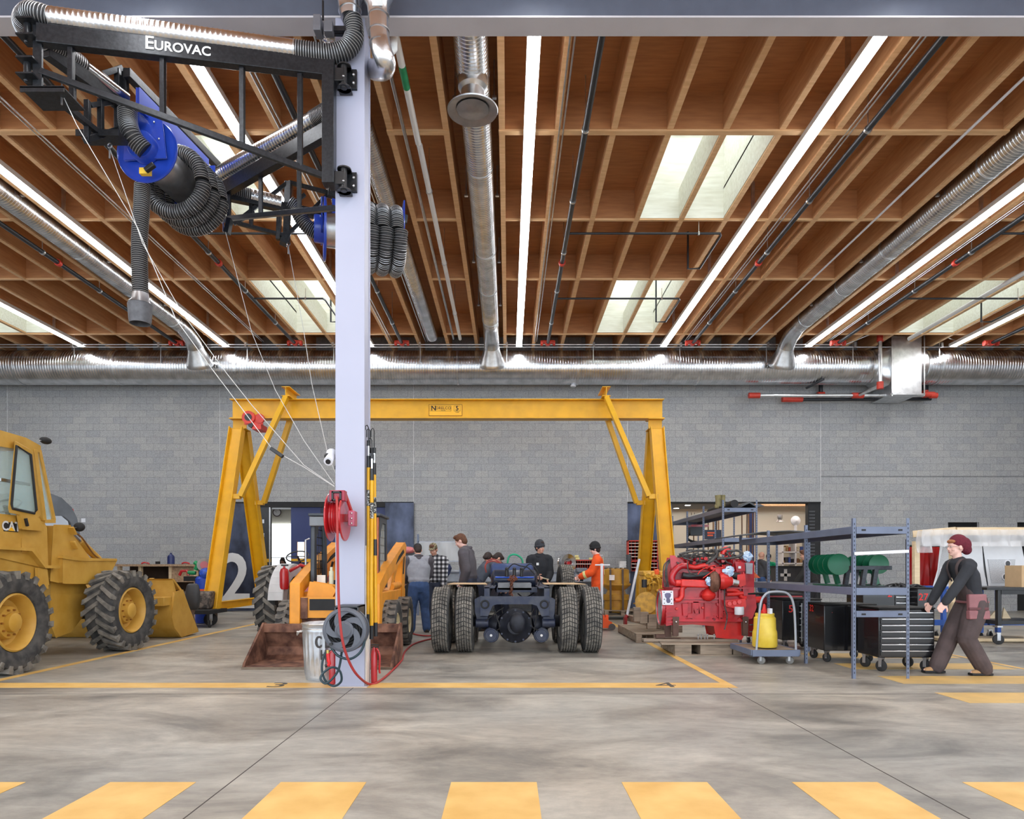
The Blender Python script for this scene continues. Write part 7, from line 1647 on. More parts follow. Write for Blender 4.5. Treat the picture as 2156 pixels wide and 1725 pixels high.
PL2 = bpy.data.materials.new('milky_plastic_sheet'); PL2.use_nodes = True; _b = PL2.node_tree.nodes['Principled BSDF']; _b.inputs['Base Color'].default_value = (.85, .85, .87, 1); _b.inputs['Roughness'].default_value = .3; _b.inputs['Alpha'].default_value = .5
m = M(); drape(m, X_(1915, Yb), X_(2200, Yb), Z_(1152, Yb), Z_(1118, Yb), Yb - .4, 50, 8, .035, 40); m.build('plastic_sheet', PL2, t)
m = M(); drape(m, X_(1912, Yb), X_(1942, Yb), Z_(1165, Yb), Z_(1120, Yb), Yb - .3, 10, 8, .06, 6); m.build('plastic_sheet', PL2, t)
t = thing('red_curtain', 'glossy red welding curtain behind the timber post', 'curtain', (X_(1945, 13.4), 13.4, 0))
m = M(); drape(m, X_(1912, 13.4), X_(1985, 13.4), Z_(1236, 13.4), Z_(1152, 13.4), 13.4, 30, 10, .03, 18); m.build('curtain', pm('red_vinyl', rgb(170, 22, 20), .3, scale=3, var=.15), t)
M().cyl((X_(1910, 13.4), 13.4, 0), P(1910, 1136, 13.4), .03, n=10).cyl(P(1910, 1150, 13.4), P(1990, 1150, 13.4), .02, n=8).build('curtain_frame', BLKM, t)
CAB_W = pm('white_cabinet_paint', rgb(216, 218, 222), .4, var=.03); PERF = pm('perforated_grey', rgb(178, 180, 184), .5, scale=80, col2=rgb(200, 202, 206), lo=.45, hi=.55)
BSTD = pm('stand_blue', rgb(58, 104, 196), .4, var=.05)
def cabinet(lb, poly, face, holes, x0, x1):
    t = thing('white_cabinet', lb, 'cabinet', tuple(P((x0 + x1) / 2, 1350, Yb)), 'white perforated cabinets on blue stands')
    M().prism([P(x, y, Yb) for x, y in poly], (.34, .55, 0)).build('cabinet_body', CAB_W, t, .01)
    M().prism([P(x, y, Yb - .012) for x, y in face], (0, .012, 0)).build('perforated_face', PERF, t)
    for x, y, r_ in holes:
        c = P(x, y, Yb - .03); o = M().tube([c, c + Vector((0, .02, 0))], r_ * 1.35, 24, sq=(.85, 1)).build('port_ring', WHT, t); M().tube([c - Vector((0, .004, 0)), c], r_, 24, sq=(.85, 1)).build('port_opening', pm('port_dark', rgb(70, 72, 76), .6), t)
    M().bx(X_(x0, Yb), X_(x1, Yb), Yb - .03, Yb + .6, Z_(1241, Yb), Z_(1235, Yb)).build('stand_top', BSTD, t)
    for x in (x0 + 22, x1 - 12): M().bx(X_(x, Yb), X_(x, Yb) + .07, Yb, Yb + .07, .12, Z_(1241, Yb)).build('stand_leg', BSTD, t)
    M().bx(X_(x0 + 2, Yb), X_(x1, Yb), Yb - .05, Yb + .02, .26, .36).build('stand_base', BSTD, t)
    for x in (x0 + 10, x1 - 8): caster(t, X_(x, Yb), Yb + .05, .07, mat=RUBD)
cabinet('white perforated cabinet with one round port left of the walking person', ((1965, 1236), (1975, 1200), (1981, 1145), (2066, 1142), (2070, 1200), (2078, 1236)), ((1972, 1228), (1986, 1152), (2000, 1152), (2000, 1228)), ((1986, 1201, .05),), 1963, 2075)
cabinet('white perforated cabinet with two round ports right of the walking person', ((2082, 1234), (2076, 1190), (2070, 1143), (2148, 1140), (2156, 1180), (2150, 1234)), ((2088, 1228), (2080, 1178), (2138, 1178), (2134, 1228)), ((2122, 1187, .05), (2117, 1215, .05)), 2078, 2190)
solid('cardboard_box', 'plain brown cardboard box on the black table at the right edge', 'box', M().bx(X_(2142, 11.9), X_(2190, 11.9), 11.8, 12.2, Z_(1236.5, 11.9), Z_(1191, 11.9)), CARD)
t = thing('steel_table', 'black steel table on casters at the right edge', 'table', (X_(2130, 11.8), 11.8, 0))
Yt = 11.7
px_box(2078, 2220, 1237, 1243, Yt, .9, 'table_top', BLK, t)
for x in (2101, 2210): px_box(x, x + 8, 1243, 1318, Yt + .02, .07, 'leg', BLK, t)
M().bx(X_(2109, Yt), X_(2220, Yt), Yt + .02, Yt + .09, Z_(1252, Yt), Z_(1243, Yt)).build('apron', BLK, t); M().bx(X_(2105, Yt), X_(2220, Yt), Yt + .05, Yt + .8, Z_(1316, Yt), Z_(1308, Yt)).build('lower_shelf', BLK, t)
px_box(2100, 2112, 1318, 1322, Yt, .12, 'mount_plate', STEEL, t)
caster(t, X_(2107, Yt), Yt + .06, .085, .05, yaw=1.3)
t = thing('jumble_of_hoses', 'dark tool clutter on top of the black tool carts at right', 'tools', tuple(P(1900, 1238, 12.3)))
random.seed(9); m = M()
for i in range(22):
    x = random.uniform(1822, 1962); a = P(x, 1237, 12.3); m.tube(catmull([a, a + Vector((random.uniform(-.1, .1), random.uniform(0, .2), random.uniform(.01, .07))), a + Vector((random.uniform(-.15, .15), random.uniform(0, .3), .01))], 4), .014, 6)
m.build('tool_clutter', BLK, t)
# ================================================================== PEOPLE
SKIN = pm('skin', rgb(206, 156, 134), .5, scale=12, var=.06)
SKIN.node_tree.nodes['Principled BSDF'].inputs['Subsurface Weight'].default_value = 0.1
SKINP = pm('skin_pale', rgb(226, 182, 168), .5, scale=12, var=.05)
def cloth(name, c, var=.12, bump=.5, scale=9): return pm(name, rgb(*c), .85, scale=scale, var=var, bump=bump)
DENIM = cloth('blue_denim', (58, 82, 124), .2); DARKJ = cloth('dark_jeans', (44, 50, 68), .2); SHOE = pm('dark_shoe_leather', rgb(44, 38, 34), .6)
def V(*a): return Vector(a)
def chain(m, pts, rs, n=14, sq=None, sub=4):
    # tapered limb with rounded ends
    P_ = [Vector(p) for p in pts]
    c = catmull(P_, sub) if len(P_) > 2 else [P_[0].lerp(P_[1], i / sub) for i in range(sub + 1)]
    R_ = []
    k = len(P_) - 1
    for i in range(len(c)):
        t = i / (len(c) - 1) * k; j = min(int(t), k - 1); f = t - j; R_.append(rs[j] * (1 - f) + rs[j + 1] * f)
    d0 = (c[0] - c[1]).normalized(); d1 = (c[-1] - c[-2]).normalized()
    pre = [c[0] + d0 * R_[0] * .95, c[0] + d0 * R_[0] * .7]; post = [c[-1] + d1 * R_[-1] * .7, c[-1] + d1 * R_[-1] * .95]
    m.tube(pre + c + post, [R_[0] * .3, R_[0] * .72] + R_ + [R_[-1] * .72, R_[-1] * .3], n, sq=sq)
def ik(a, t, l1, l2, hint):
    d = t - a; L_ = min(d.length, (l1 + l2) * .999); d = d.normalized(); x = (l1 * l1 - l2 * l2 + L_ * L_) / (2 * L_)
    h = sqrt(max(0, l1 * l1 - x * x)); p = hint - d * hint.dot(d); p = p.normalized() if p.length > 1e-5 else V(0, 0, -1)
    return a + d * x + p * h, a + d * L_
def person(label, x, y, yaw, H=1.76, lean=0.0, bend=0.0, hands=None, feet=None, head=(0, 0), skin=SKIN, top=None, topname='shirt', sleeves=1.0, pants=DENIM, shoes=SHOE, hair=None, hairkind='short', hat=None, hood=None,
           build=1.0, vox=.011, z=0.0, seated=False, extras=None, bulk=.014, pantbulk=.018, onepiece=False, headturn=0.0, gloves=None):
    # local frame: x right, y forward, z up ; scaled by H
    s = H / 1.76; th = radians(lean)
    hipz = .93 if not seated else .50
    pel = V(0, 0, hipz)
    def up(p, a=th):       # rotate about the pelvis when leaning forward
        v = V(*p) - V(0, 0, .93); return pel + V(v.x, v.y * cos(a) + v.z * sin(a), -v.y * sin(a) + v.z * cos(a))
    b2 = th + radians(bend)
    waist = up((0, .0, 1.08)); chest = up((0, .0, 1.28)); chest2 = chest + V(0, sin(b2), cos(b2)) * .15
    neck = chest2 + V(0, sin(b2), cos(b2)) * .065; hd = radians(head[0]); hup = V(0, sin(b2 * .6 + hd), cos(b2 * .6 + hd)); hfw = V(0, hup.z, -hup.y)
    ht = radians(headturn); hR = V(1, 0, 0); hfw = (hfw * cos(ht) + hR * sin(ht)).normalized(); hR = hfw.cross(hup).normalized()
    hc = neck + hup * .165 + hfw * .012
    ax = V(0, sin(b2), cos(b2)); fwd = V(0, cos(b2), -sin(b2))
    w = build
    sh = {-1: chest2 + V(-.185 * w, 0, 0) - ax * .0, 1: chest2 + V(.185 * w, 0, 0)}
    hp = {-1: pel + V(-.09, 0, -.02), 1: pel + V(.09, 0, -.02)}
    hands = hands or {}; feet = feet or {}
    arm = {}; leg = {}
    for sd in (-1, 1):
        t = hands.get(sd, (sd * .27, .06, .80)); t = V(*t); el, wr = ik(sh[sd], t, .285, .255, V(sd * .5, -.8, -.5) if t.z < sh[sd].z + .1 else V(sd, 0, -1)); arm[sd] = (sh[sd], el, wr)
        f = feet.get(sd, (sd * .11, .0, .075)); f = V(*f); kn, an = ik(hp[sd], f, .43, .43, V(sd * .05, 1, .1)); leg[sd] = (hp[sd], kn, an)
    T = Matrix.Translation((x, y, z)) @ Matrix.Rotation(yaw, 4, 'Z') @ Matrix.Scale(s, 4)
    def hm(): m = M(); m.T = T; return m
    root = thing('person', label, 'person', (x, y, z))
    def fin(m, name, mat, v=vox, smooth=2):
        o = m.build(name, mat, root, ang=180)
        r = o.modifiers.new('remesh', 'REMESH'); r.mode = 'VOXEL'; r.voxel_size = v; r.use_smooth_shade = True
        q = o.modifiers.new('smooth', 'SMOOTH'); q.factor = .5; q.iterations = smooth
        return o
    # ---- body (one continuous surface: head, neck, torso, arms, hands, legs)
    m = hm()
    hm_ = Matrix((hR, hfw, hup)).transposed()
    def hp_(a, b, c): return hc + hR * a + hfw * b + hup * c
    m.sphere(hp_(0, -.008, .03), (.076, .096, .098), 18, 12, hm_); m.sphere(hp_(0, .022, -.035), (.060, .070, .075), 14, 10, hm_); m.sphere(hp_(0, .052, -.082), (.032, .032, .024), 10, 8, hm_)
    m.sphere(hp_(0, .094, -.012), (.013, .020, .021), 10, 8, hm_); m.sphere(hp_(0, .102, -.022), (.015, .012, .011), 8, 6, hm_); m.sphere(hp_(0, .084, .012), (.010, .013, .03), 8, 6, hm_)
    m.sphere(hp_(0, .082, -.056), (.022, .013, .008), 8, 6, hm_); m.sphere(hp_(0, .080, .030), (.045, .016, .011), 10, 6, hm_)
    for sd in (-1, 1): m.sphere(hp_(sd * .079, -.006, -.002), (.010, .019, .030), 8, 8, hm_); m.sphere(hp_(sd * .04, .062, -.025), (.022, .02, .02), 8, 6, hm_)
    chain(m, [neck - ax * .05, neck + hup * .03, hc - hup * .06], [.06, .054, .052])
    chain(m, [pel, waist, chest, chest2], [.13, .115, .135, .115], 18, sq=(1.12 * w, .8))
    for sd in (-1, 1):
        a, e, wr = arm[sd]
        chain(m, [chest2 + V(sd * .08, 0, .0), a, a.lerp(e, .5), e], [.06, .058, .046, .040]); chain(m, [e, e.lerp(wr, .35), wr], [.040, .040, .026])
        # hand
        d = (wr - e).normalized(); side = d.cross(V(sd, 0, .3)).normalized(); pn = d.cross(side).normalized(); 
        hz = .9
        palm0 = wr + d * .02; palm1 = wr + d * .085
        m.beam(palm0, palm1, .030, .078, tuple(side))
        for i, (o_, L_) in enumerate(((-.03, .062), (-.010, .074), (.011, .070), (.031, .054))):
            b0 = palm1 - d * .008 + side * o_; cu = pn * (-.9 if sd < 0 else .9) * 1.0
            b1 = b0 + (d * .9 + cu * .25).normalized() * L_ * .5; b2_ = b1 + (d * .55 + cu * .7).normalized() * L_ * .5
            chain(m, [b0, b1, b2_], [.0105, .0095, .0085], 8, sub=3)
        tb = palm0 + d * .015 - side * .036; cu = pn * (-.9 if sd < 0 else .9)
        chain(m, [tb, tb - side * .028 + d * .022 + cu * .012, tb - side * .036 + d * .050 + cu * .028], [.013, .012, .009], 8, sub=3)
        h_, k_, an = leg[sd]
        chain(m, [h_, h_.lerp(k_, .4), k_], [.088, .078, .056]); chain(m, [k_, k_.lerp(an, .35), an], [.056, .052, .036]); chain(m, [an, an + V(0, .06, -.04), an + V(0, .14, -.05)], [.038, .036, .028])
    fin(m, 'body', skin, vox * .72, 1)
    # eyes, brows, lips
    e_ = hm(); iris = hm()
    for sd in (-1, 1): e_.sphere(hp_(sd * .029, .079, .008), (.012, .008, .0065), 10, 6, hm_)
    for sd in (-1, 1): iris.sphere(hp_(sd * .029, .0865, .008), (.0048, .003, .0052), 8, 6, hm_)
    e_.build('eyes', pm('eye_white', rgb(220, 214, 208), .3), root); iris.build('pupils', pm('eye_dark', rgb(44, 34, 30), .2), root)
    l_ = hm(); l_.sphere(hp_(0, .0925, -.054), (.020, .006, .0055), 10, 6, hm_); l_.build('lips', pm('lip_tone', rgb(176, 104, 96), .5), root)
    if hair and hair != 'bald':
        b_ = hm()
        for sd in (-1, 1): b_.beam(hp_(sd * .014, .092, .026), hp_(sd * .044, .085, .029), .007, .006)
        b_.build('eyebrows', hair, root)
        m = hm(); R_ = {'short': 1.0, 'long': 1.02, 'tail': 1.0}[hairkind]
        m.sphere(hp_(0, -.016, .042), (.083 * R_, .101 * R_, .098 * R_), 18, 12, hm_); m.sphere(hp_(0, -.052, -.01), (.072, .062, .075), 14, 10, hm_)
        if hairkind == 'short': m.sphere(hp_(0, .045, .105), (.058, .055, .036), 12, 8, hm_)
        if hairkind == 'long':
            for sd in (-1, 1): chain(m, [hp_(sd * .07, .01, .03), hp_(sd * .088, .0, -.09), hp_(sd * .08, .03, -.24)], [.03, .035, .028], 10)
            chain(m, [hp_(0, -.07, 0), hp_(0, -.08, -.12), hp_(0, -.07, -.24)], [.06, .07, .06], 12)
        # carve the face by keeping the mass behind: cut with a plane made of skin is avoided by shifting
        fin(m, 'hair', hair, vox * .7, 1)
    # ---- clothes
    tb = bulk
    if top is not None:
        m = hm()
        low = up((0, 0, 1.03)) if not onepiece else pel + V(0, 0, .0)
        chain(m, [low, waist, chest, chest2 - ax * .005], [.128 + tb, .122 + tb, .142 + tb, .112 + tb], 20, sq=(1.15 * w, .84))
        for sd in (-1, 1):
            a, e, wr = arm[sd]
            chain(m, [chest2 + V(sd * .06, 0, .0), a, a.lerp(e, .5), a.lerp(e, min(1, sleeves * 2))], [.062 + tb, .062 + tb, .050 + tb, .046 + tb])
            if sleeves > .5:
                q = e.lerp(wr, min(1, (sleeves - .5) * 2) * .97); chain(m, [e, e.lerp(q, .4), q], [.046 + tb, .044 + tb, .034 + tb])
        chain(m, [chest2 - ax * .02, neck - ax * .02], [.085 + tb * .5, .068 + tb * .3])
        fin(m, topname, top)
    if hood is not None:
        m = hm(); nb = neck - fwd * .045 - ax * .015
        m.tube([neck + (hR * cos(a) * .088 + fwd * (sin(a) * .085 - .010)) + ax * (.005 - .02 * sin(a)) for a in [2 * pi * i / 16 for i in range(16)]], .028, 10, closed=True)
        chain(m, [nb + V(-.07, 0, 0), nb - ax * .03 - fwd * .03, nb + V(.07, 0, 0)], [.035, .05, .035], 12)
        fin(m, 'hood', hood)
    pb_ = pantbulk
    if pants is not None:
        m = hm()
        chain(m, [pel + V(0, 0, -.03), pel + V(0, 0, .07)], [.128 + pb_ * .5, .125 + pb_ * .3], 18, sq=(1.14 * w, .86))
        for sd in (-1, 1):
            h_, k_, an = leg[sd]; chain(m, [h_ + V(0, 0, .03), h_.lerp(k_, .4), k_], [.098 + pb_ * .6, .086 + pb_, .062 + pb_]); chain(m, [k_, k_.lerp(an, .4), an + V(0, 0, .0)], [.062 + pb_, .058 + pb_, .050 + pb_])
        fin(m, 'trousers' if not onepiece else 'coverall_legs', pants)
    m = hm()
    for sd in (-1, 1):
        h_, k_, an = leg[sd]; z0 = an.z - .075
        chain(m, [V(an.x, an.y - .045, an.z - .035), V(an.x, an.y + .03, an.z - .035), V(an.x, an.y + .13, an.z - .045)], [.042, .044, .036], 12, sq=(1, .8)); chain(m, [an + V(0, -.01, .04), an + V(0, -.005, -.03)], [.044, .046])
        m.bx(an.x - .038, an.x + .038, an.y - .08, an.y + .165, an.z - .075, an.z - .055)
    fin(m, 'shoes', shoes, vox * .8, 1)
    if hat:
        kind, hmat = hat
        m = hm()
        if kind == 'beanie':
            m.sphere(hp_(0, -.014, .060), (.096, .116, .118), 20, 12, hm_); m.tube([hp_(cos(a) * .090, sin(a) * .108 - .012, .028 + .018 * sin(a)) for a in [2 * pi * i / 24 for i in range(24)]], .016, 8, closed=True)
            m.sphere(hp_(0, -.05, .02), (.080, .070, .07), 12, 8, hm_)
        elif kind == 'slouch':
            m.sphere(hp_(0, -.026, .065), (.093, .108, .102), 20, 12, hm_); m.sphere(hp_(0, -.095, .03), (.082, .085, .10), 16, 10, hm_); m.sphere(hp_(0, -.13, -.03), (.06, .055, .065), 14, 8, hm_)
        elif kind == 'cap':
            m.sphere(hp_(0, -.008, .068), (.085, .102, .082), 20, 12, hm_); m.sphere(hp_(0, .105, .058), (.062, .062, .010), 16, 6, hm_)
        fin(m, 'hat', hmat, vox * .7, 1)
    if extras: extras(hm, hp_, dict(root=root, fin=fin, chest=chest, chest2=chest2, neck=neck, fwd=fwd, ax=ax, pel=pel, waist=waist, arm=arm, leg=leg, hR=hR, hfw=hfw, hup=hup, T=T, tb=tb))
    return root
BRN_H = pm('brown_hair', rgb(92, 56, 34), .7, scale=40, var=.3, bump=.5); DKH = pm('dark_hair', rgb(44, 30, 26), .7, scale=40, var=.3, bump=.5); GREYH = pm('grey_hair', rgb(150, 140, 132), .7)
HOODG = cloth('charcoal_hoodie', (82, 78, 84)); HOODL = cloth('light_grey_fleece', (150, 152, 160)); NAVYC = cloth('black_jacket', (30, 32, 38), .15); BEAN = cloth('black_knit', (28, 28, 30), .2, .8, 60)
CAP = cloth('black_cap', (34, 34, 36)); 
# plaid flannel
PLD = bpy.data.materials.new('black_white_plaid'); PLD.use_nodes = True; nt = PLD.node_tree; N_ = nt.nodes; Lk = nt.links; b_ = N_['Principled BSDF']; b_.inputs['Roughness'].default_value = .9
tc0 = N_.new('ShaderNodeTexCoord'); sx0 = N_.new('ShaderNodeSeparateXYZ'); Lk.new(tc0.outputs['Object'], sx0.inputs[0])
def band(sock):
    a = N_.new('ShaderNodeMath'); a.operation = 'MULTIPLY'; a.inputs[1].default_value = 11.0; Lk.new(sock, a.inputs[0])
    f = N_.new('ShaderNodeMath'); f.operation = 'FRACT'; Lk.new(a.outputs[0], f.inputs[0]); g_ = N_.new('ShaderNodeMath'); g_.operation = 'GREATER_THAN'; g_.inputs[1].default_value = .5; Lk.new(f.outputs[0], g_.inputs[0]); return g_.outputs[0]
ad = N_.new('ShaderNodeMath'); ad.operation = 'ADD'; Lk.new(band(sx0.outputs['X']), ad.inputs[0]); Lk.new(band(sx0.outputs['Z']), ad.inputs[1])
dv = N_.new('ShaderNodeMath'); dv.operation = 'MULTIPLY'; dv.inputs[1].default_value = .5; Lk.new(ad.outputs[0], dv.inputs[0])
rp = N_.new('ShaderNodeValToRGB'); rp.color_ramp.interpolation = 'CONSTANT'; e = rp.color_ramp.elements; e[0].color = rgb(28, 28, 32); e[1].position = .75; e[1].color = rgb(208, 208, 210); q_ = e.new(.3); q_.color = rgb(96, 96, 102); Lk.new(dv.outputs[0], rp.inputs[0]); Lk.new(rp.outputs[0], b_.inputs['Base Color'])

# yaw: 0 faces +Y (away), pi faces the camera, pi/2 faces -X (left)
def X__(px, Y): return (px - HX) * Y / F
def sleeves_of(mat, extra=.004):
    def f(hm, h, d):
        m = hm()
        for sd in (-1, 1):
            a, e, wr = d['arm'][sd]; t_ = d['tb'] + extra
            chain(m, [a + V(-sd * .03, 0, 0), a, a.lerp(e, .5), e], [.058 + t_, .064 + t_, .052 + t_, .048 + t_]); chain(m, [e, e.lerp(wr, .4), e.lerp(wr, .96)], [.048 + t_, .046 + t_, .036 + t_])
        d['fin'](m, 'sleeves', mat)
    return f
person('person seen from behind in light grey fleece with charcoal sleeves and blue jeans', X__(882, 13.9), 13.9, radians(14), 1.80, lean=10, head=(22, 0), hands={-1: (-.22, .34, 1.02), 1: (.12, .36, 1.02)}, top=HOODL, topname='fleece', hood=HOODG, hair=DKH, hat=('cap', CAP), feet={-1: (-.15, 0, .075), 1: (.16, .05, .075)}, extras=sleeves_of(HOODG), build=1.18, bulk=.034, pantbulk=.03)
person('person in black and white plaid shirt and camouflage cap looking down', X__(917, 14.9), 14.9, radians(165), 1.82, lean=4, head=(22, 0), hands={-1: (-.24, .18, .86), 1: (.22, .20, .90)}, top=PLD, topname='plaid_shirt', build=1.12, bulk=.03, pants=DARKJ, hair=BRN_H, hat=('cap', pm('camouflage_cap', rgb(84, 78, 56), .9, scale=30, col2=rgb(150, 138, 110), lo=.45, hi=.55)))
person('tall young person with brown hair in charcoal hooded top behind the left truck wheels', X__(990, 13.2), 13.2, radians(80), 1.96, lean=8, head=(22, 0), hands={-1: (-.16, .10, .92), 1: (.2, .18, .9)}, top=HOODG, topname='hoodie', hood=HOODG, pants=DARKJ, hair=BRN_H, skin=SKINP, build=1.12, bulk=.036)
person('person in dark grey shirt bending over the chassis with head down', X__(1002, 14.3), 14.3, radians(-60), 1.82, lean=34, bend=12, head=(28, 0), hands={-1: (-.1, .62, .80), 1: (.14, .6, .82)}, top=cloth('dark_slate_shirt', (70, 76, 88)), topname='shirt', sleeves=.4, pants=DARKJ, hair=DKH)
person('person in black shirt leaning over the air tanks behind the chassis', X__(1062, 15.0), 15.0, radians(140), 1.82, lean=36, bend=12, head=(20, 0), hands={-1: (-.12, .60, .92), 1: (.16, .58, .9)}, top=cloth('black_shirt', (28, 30, 36)), topname='shirt', sleeves=.4, pants=DARKJ, hair=DKH)
def badge(hm, h, d):
    m = hm(); c = d['chest'] + d['fwd'] * .162 + V(.07, 0, .05); m.box(c, (.05, .006, .05)); m.build('chest_badge', WINK, d['root'])
    m = hm(); m.cyl(d['arm'][1][2] + V(0, .05, .0), d['arm'][-1][2] + V(0, .06, .0), .012, n=8); m.build('held_rod', pm('cream_rod', rgb(200, 190, 160), .5), d['root'])
person('person in black zip jacket and dark beanie standing beyond the chassis looking right', X__(1136, 14.6), 14.6, radians(188), 1.84, head=(4, 0), headturn=-28, hands={-1: (-.13, .24, 1.02), 1: (.10, .26, 1.08)}, top=NAVYC, topname='jacket', hood=NAVYC, pants=DARKJ, hair=DKH, hat=('beanie', pm('dark_grey_knit', rgb(56, 58, 64), .95, scale=60, var=.2, bump=.6)), bulk=.03, extras=badge)
ORC = cloth('orange_coverall', (232, 84, 24), .08)
def refl(hm, h, d):
    RB = pm('reflective_tape', rgb(226, 222, 150), .4)
    m = hm()
    for sd in (-1, 1):
        a, e, wr = d['arm'][sd]; m.cyl(e.lerp(wr, .5), e.lerp(wr, .7), .048 + d['tb'], n=16)
        an, kn = d['leg'][sd][2], d['leg'][sd][1]; m.cyl(kn.lerp(an, .62), kn.lerp(an, .72), .088, n=16)
    m.build('reflective_bands', RB, d['root'])
    m = hm(); c = d['chest2'] - d['fwd'] * .135
    for sx_ in (-1, 1): m.beam(c + V(.10 * sx_, .02, .06), c + V(-.07 * sx_, -.01, -.30), .035, .008, (0, 1, 0))
    m.build('back_tape', RB, d['root'])
person('person in orange coveralls and black beanie standing in profile by the floor jack', X__(1258, 14.9), 14.9, radians(82), 1.82, head=(14, 0), hands={-1: (-.16, .34, 1.08), 1: (.08, .36, 1.08)}, top=ORC, topname='coverall_top', pants=ORC, onepiece=True, hood=cloth('grey_hood', (150, 148, 150)), hair=DKH, hat=('beanie', BEAN), bulk=.03, pantbulk=.03, extras=refl, skin=SKINP)
person('person with long dark hair seated at the desk beyond the glass door', X__(598, 25.0), 25.0, radians(178), 1.68, head=(24, 0), lean=6, hands={-1: (-.12, .36, .76), 1: (.12, .36, .76)}, seated=True, z=.42, feet={-1: (-.1, .42, -.32), 1: (.1, .42, -.32)}, top=cloth('maroon_black_top', (58, 40, 42)), pants=DARKJ, hair=DKH, hairkind='long', vox=.016)
solid('stool', 'dark stool under the seated person beyond the glass door', 'stool', M().cyl((X__(598, 25.1), 25.15, .78), (X__(598, 25.1), 25.15, .82), .2, n=20).cyl((X__(598, 25.1), 25.15, 0), (X__(598, 25.1), 25.15, .78), .03, n=10), BLKM)
person('bald person in dark jacket and jeans standing at the tool room counter', X__(1601, 21.9), 21.9, radians(-78), 1.80, head=(10, 0), hands={-1: (-.18, .3, .98), 1: (.18, .2, .92)}, top=cloth('dark_grey_jacket', (66, 66, 70)), topname='jacket', hair='bald', pants=DENIM, vox=.015, bulk=.03)
person('person in bright green shirt and cap leaning on the tool room counter', X__(1622, 24.1), 24.4, radians(172), 1.80, lean=16, head=(6, 0), hands={-1: (-.1, .36, 1.20), 1: (.1, .36, 1.20)}, sleeves=.4, top=cloth('bright_green_tee', (0, 150, 108)), topname='tee_shirt', hair=DKH, hat=('cap', CAP), vox=.015)
person('person in black walking past the tool room opening behind the shelf posts', X__(1712, 16.5), 16.5, radians(75), 1.74, lean=14, head=(6, 0), hands={-1: (-.2, .42, .96), 1: (.2, -.2, .85)}, feet={-1: (-.1, .28, .09), 1: (.1, -.22, .10)}, top=cloth('black_olive_top', (38, 36, 34)), pants=cloth('black_trousers', (36, 36, 40)), hair=BRN_H, vox=.014, bulk=.03)

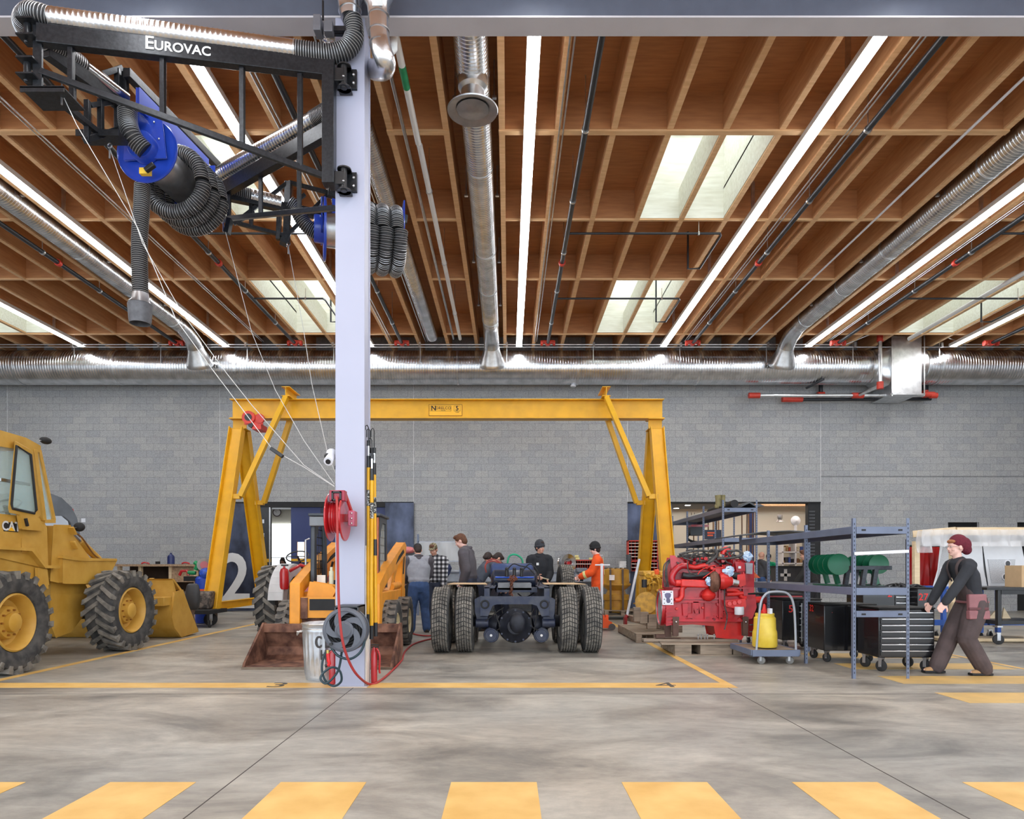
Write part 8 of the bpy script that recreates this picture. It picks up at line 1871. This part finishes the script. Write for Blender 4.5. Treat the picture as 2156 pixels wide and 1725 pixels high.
# the walking person in the foreground
BIB = cloth('brown_work_bib', (78, 66, 66), .2, .6, 7); LEATH = pm('dusty_pink_leather', rgb(142, 92, 96), .6, scale=8, var=.12, bump=.3); MAR = cloth('maroon_knit', (100, 24, 42), .15, .9, 50)
TANB = pm('tan_boot_suede', rgb(176, 138, 96), .8, scale=14, var=.12)
def bib(hm, h, d):
    root, fin = d['root'], d['fin']; m = hm()
    ch, c2, fw, ax_ = d['chest'], d['chest2'], d['fwd'], d['ax']
    chain(m, [d['pel'] + V(0, 0, .02), d['waist'] + fw * .01, ch + fw * .025 - ax_ * .02], [.150, .140, .128], 18, sq=(1.10, .86))
    fin(m, 'bib_front', BIB)
    m = hm()
    for sd in (-1, 1): m.tube(catmull([ch + fw * .14 + V(sd * .08, 0, 0), c2 + fw * .12 + V(sd * .09, 0, .02), c2 + ax_ * .085 + V(sd * .10, 0, 0), c2 - fw * .135 + V(sd * .06, 0, -.02), ch - fw * .14]), .016, 8, sq=(1.4, .5))
    m.build('bib_straps', BIB, root)
    m = hm(); p = d['pel']
    m.tube([p + V(cos(a) * .185, sin(a) * .15, .02) for a in [2 * pi * i / 20 for i in range(20)]], .016, 8, closed=True); m.build('tool_belt', LEATH, root)
    m = hm(); m.box(p + V(-.17, .06, .02), (.06, .22, .20), (0, .06, 0)).box(p + V(-.18, .05, -.13), (.07, .26, .11), (0, .06, .05)); o = m.build('leather_pouch', LEATH, root, .012)
    m = hm(); m.box(p + V(-.205, .06, -.055), (.02, .24, .03)); m.build('pouch_flap', pm('dark_leather_seam', rgb(96, 52, 56), .6), root, .004)
    m = hm(); c = ch + fw * .15 + V(-.04, 0, 0)
    m.sphere(c, .02).cyl(c, c - V(0, -.01, .12), .008, n=8).sphere(c - V(0, -.012, .14), .018); m.build('hanging_keys', STEEL, root)
    m = hm(); m.box(ch + fw * .15 + V(-.09, -.01, -.01), (.03, .03, .05)); m.build('orange_patch', ORG, root)
    m = hm(); g = pm('glasses_wire', rgb(120, 116, 120), .3, .6)
    for sd in (-1, 1):
        cc = h(sd * .032, .098, .008); m.tube([cc + d['hR'] * cos(a) * .022 + d['hup'] * sin(a) * .015 for a in [2 * pi * i / 14 for i in range(14)]], .0015, 5, closed=True)
        m.tube([h(sd * .054, .096, .012), h(sd * .078, .06, .012), h(sd * .082, .0, .010)], .0018, 5)
    m.tube([h(-.01, .1, .01), h(.01, .1, .01)], .0015, 5); m.build('glasses', g, root)
    m = hm(); m.sphere(h(0, .055, .075), (.068, .045, .03), 12, 8); fin(m, 'fringe', pm('ginger_hair', rgb(160, 104, 66), .7, scale=40, var=.2), .006, 1)
    m = hm()
    for sd in (-1, 1): m.tube([d['arm'][sd][2] - (d['arm'][sd][2] - d['arm'][sd][1]).normalized() * .02, d['arm'][sd][2]], .03, 12)
    m.build('cuffs', cloth('black_knit_top', (44, 46, 52)), root)
    m = hm()
    for sd in (-1, 1):
        an = d['leg'][sd][2]; m.bx(an.x - .047, an.x + .047, an.y - .085, an.y + .175, an.z - .082, an.z - .052)
    m.build('boot_soles', BLKM, root, .008)
gp = G(2030, 1424)
person('person in maroon slouch beanie, glasses and brown work bib pushing the black drawer cart', X__(2047, 8.45), 8.45, radians(90), 1.74, lean=13, bend=16, head=(-16, 0), z=-.05, skin=SKINP, top=cloth('black_knit_top', (44, 46, 52)), topname='long_sleeve_top',
       hands={-1: (-.16, .50, .86), 1: (.16, .46, .85)}, feet={-1: (-.10, -.08, .135), 1: (.10, .38, .130)}, pants=BIB, shoes=TANB, pantbulk=.045, bulk=.016, hat=('slouch', MAR), hair=None, extras=bib, vox=.009)

for o in bpy.data.objects:
    if '_m' in o: del o['_m']
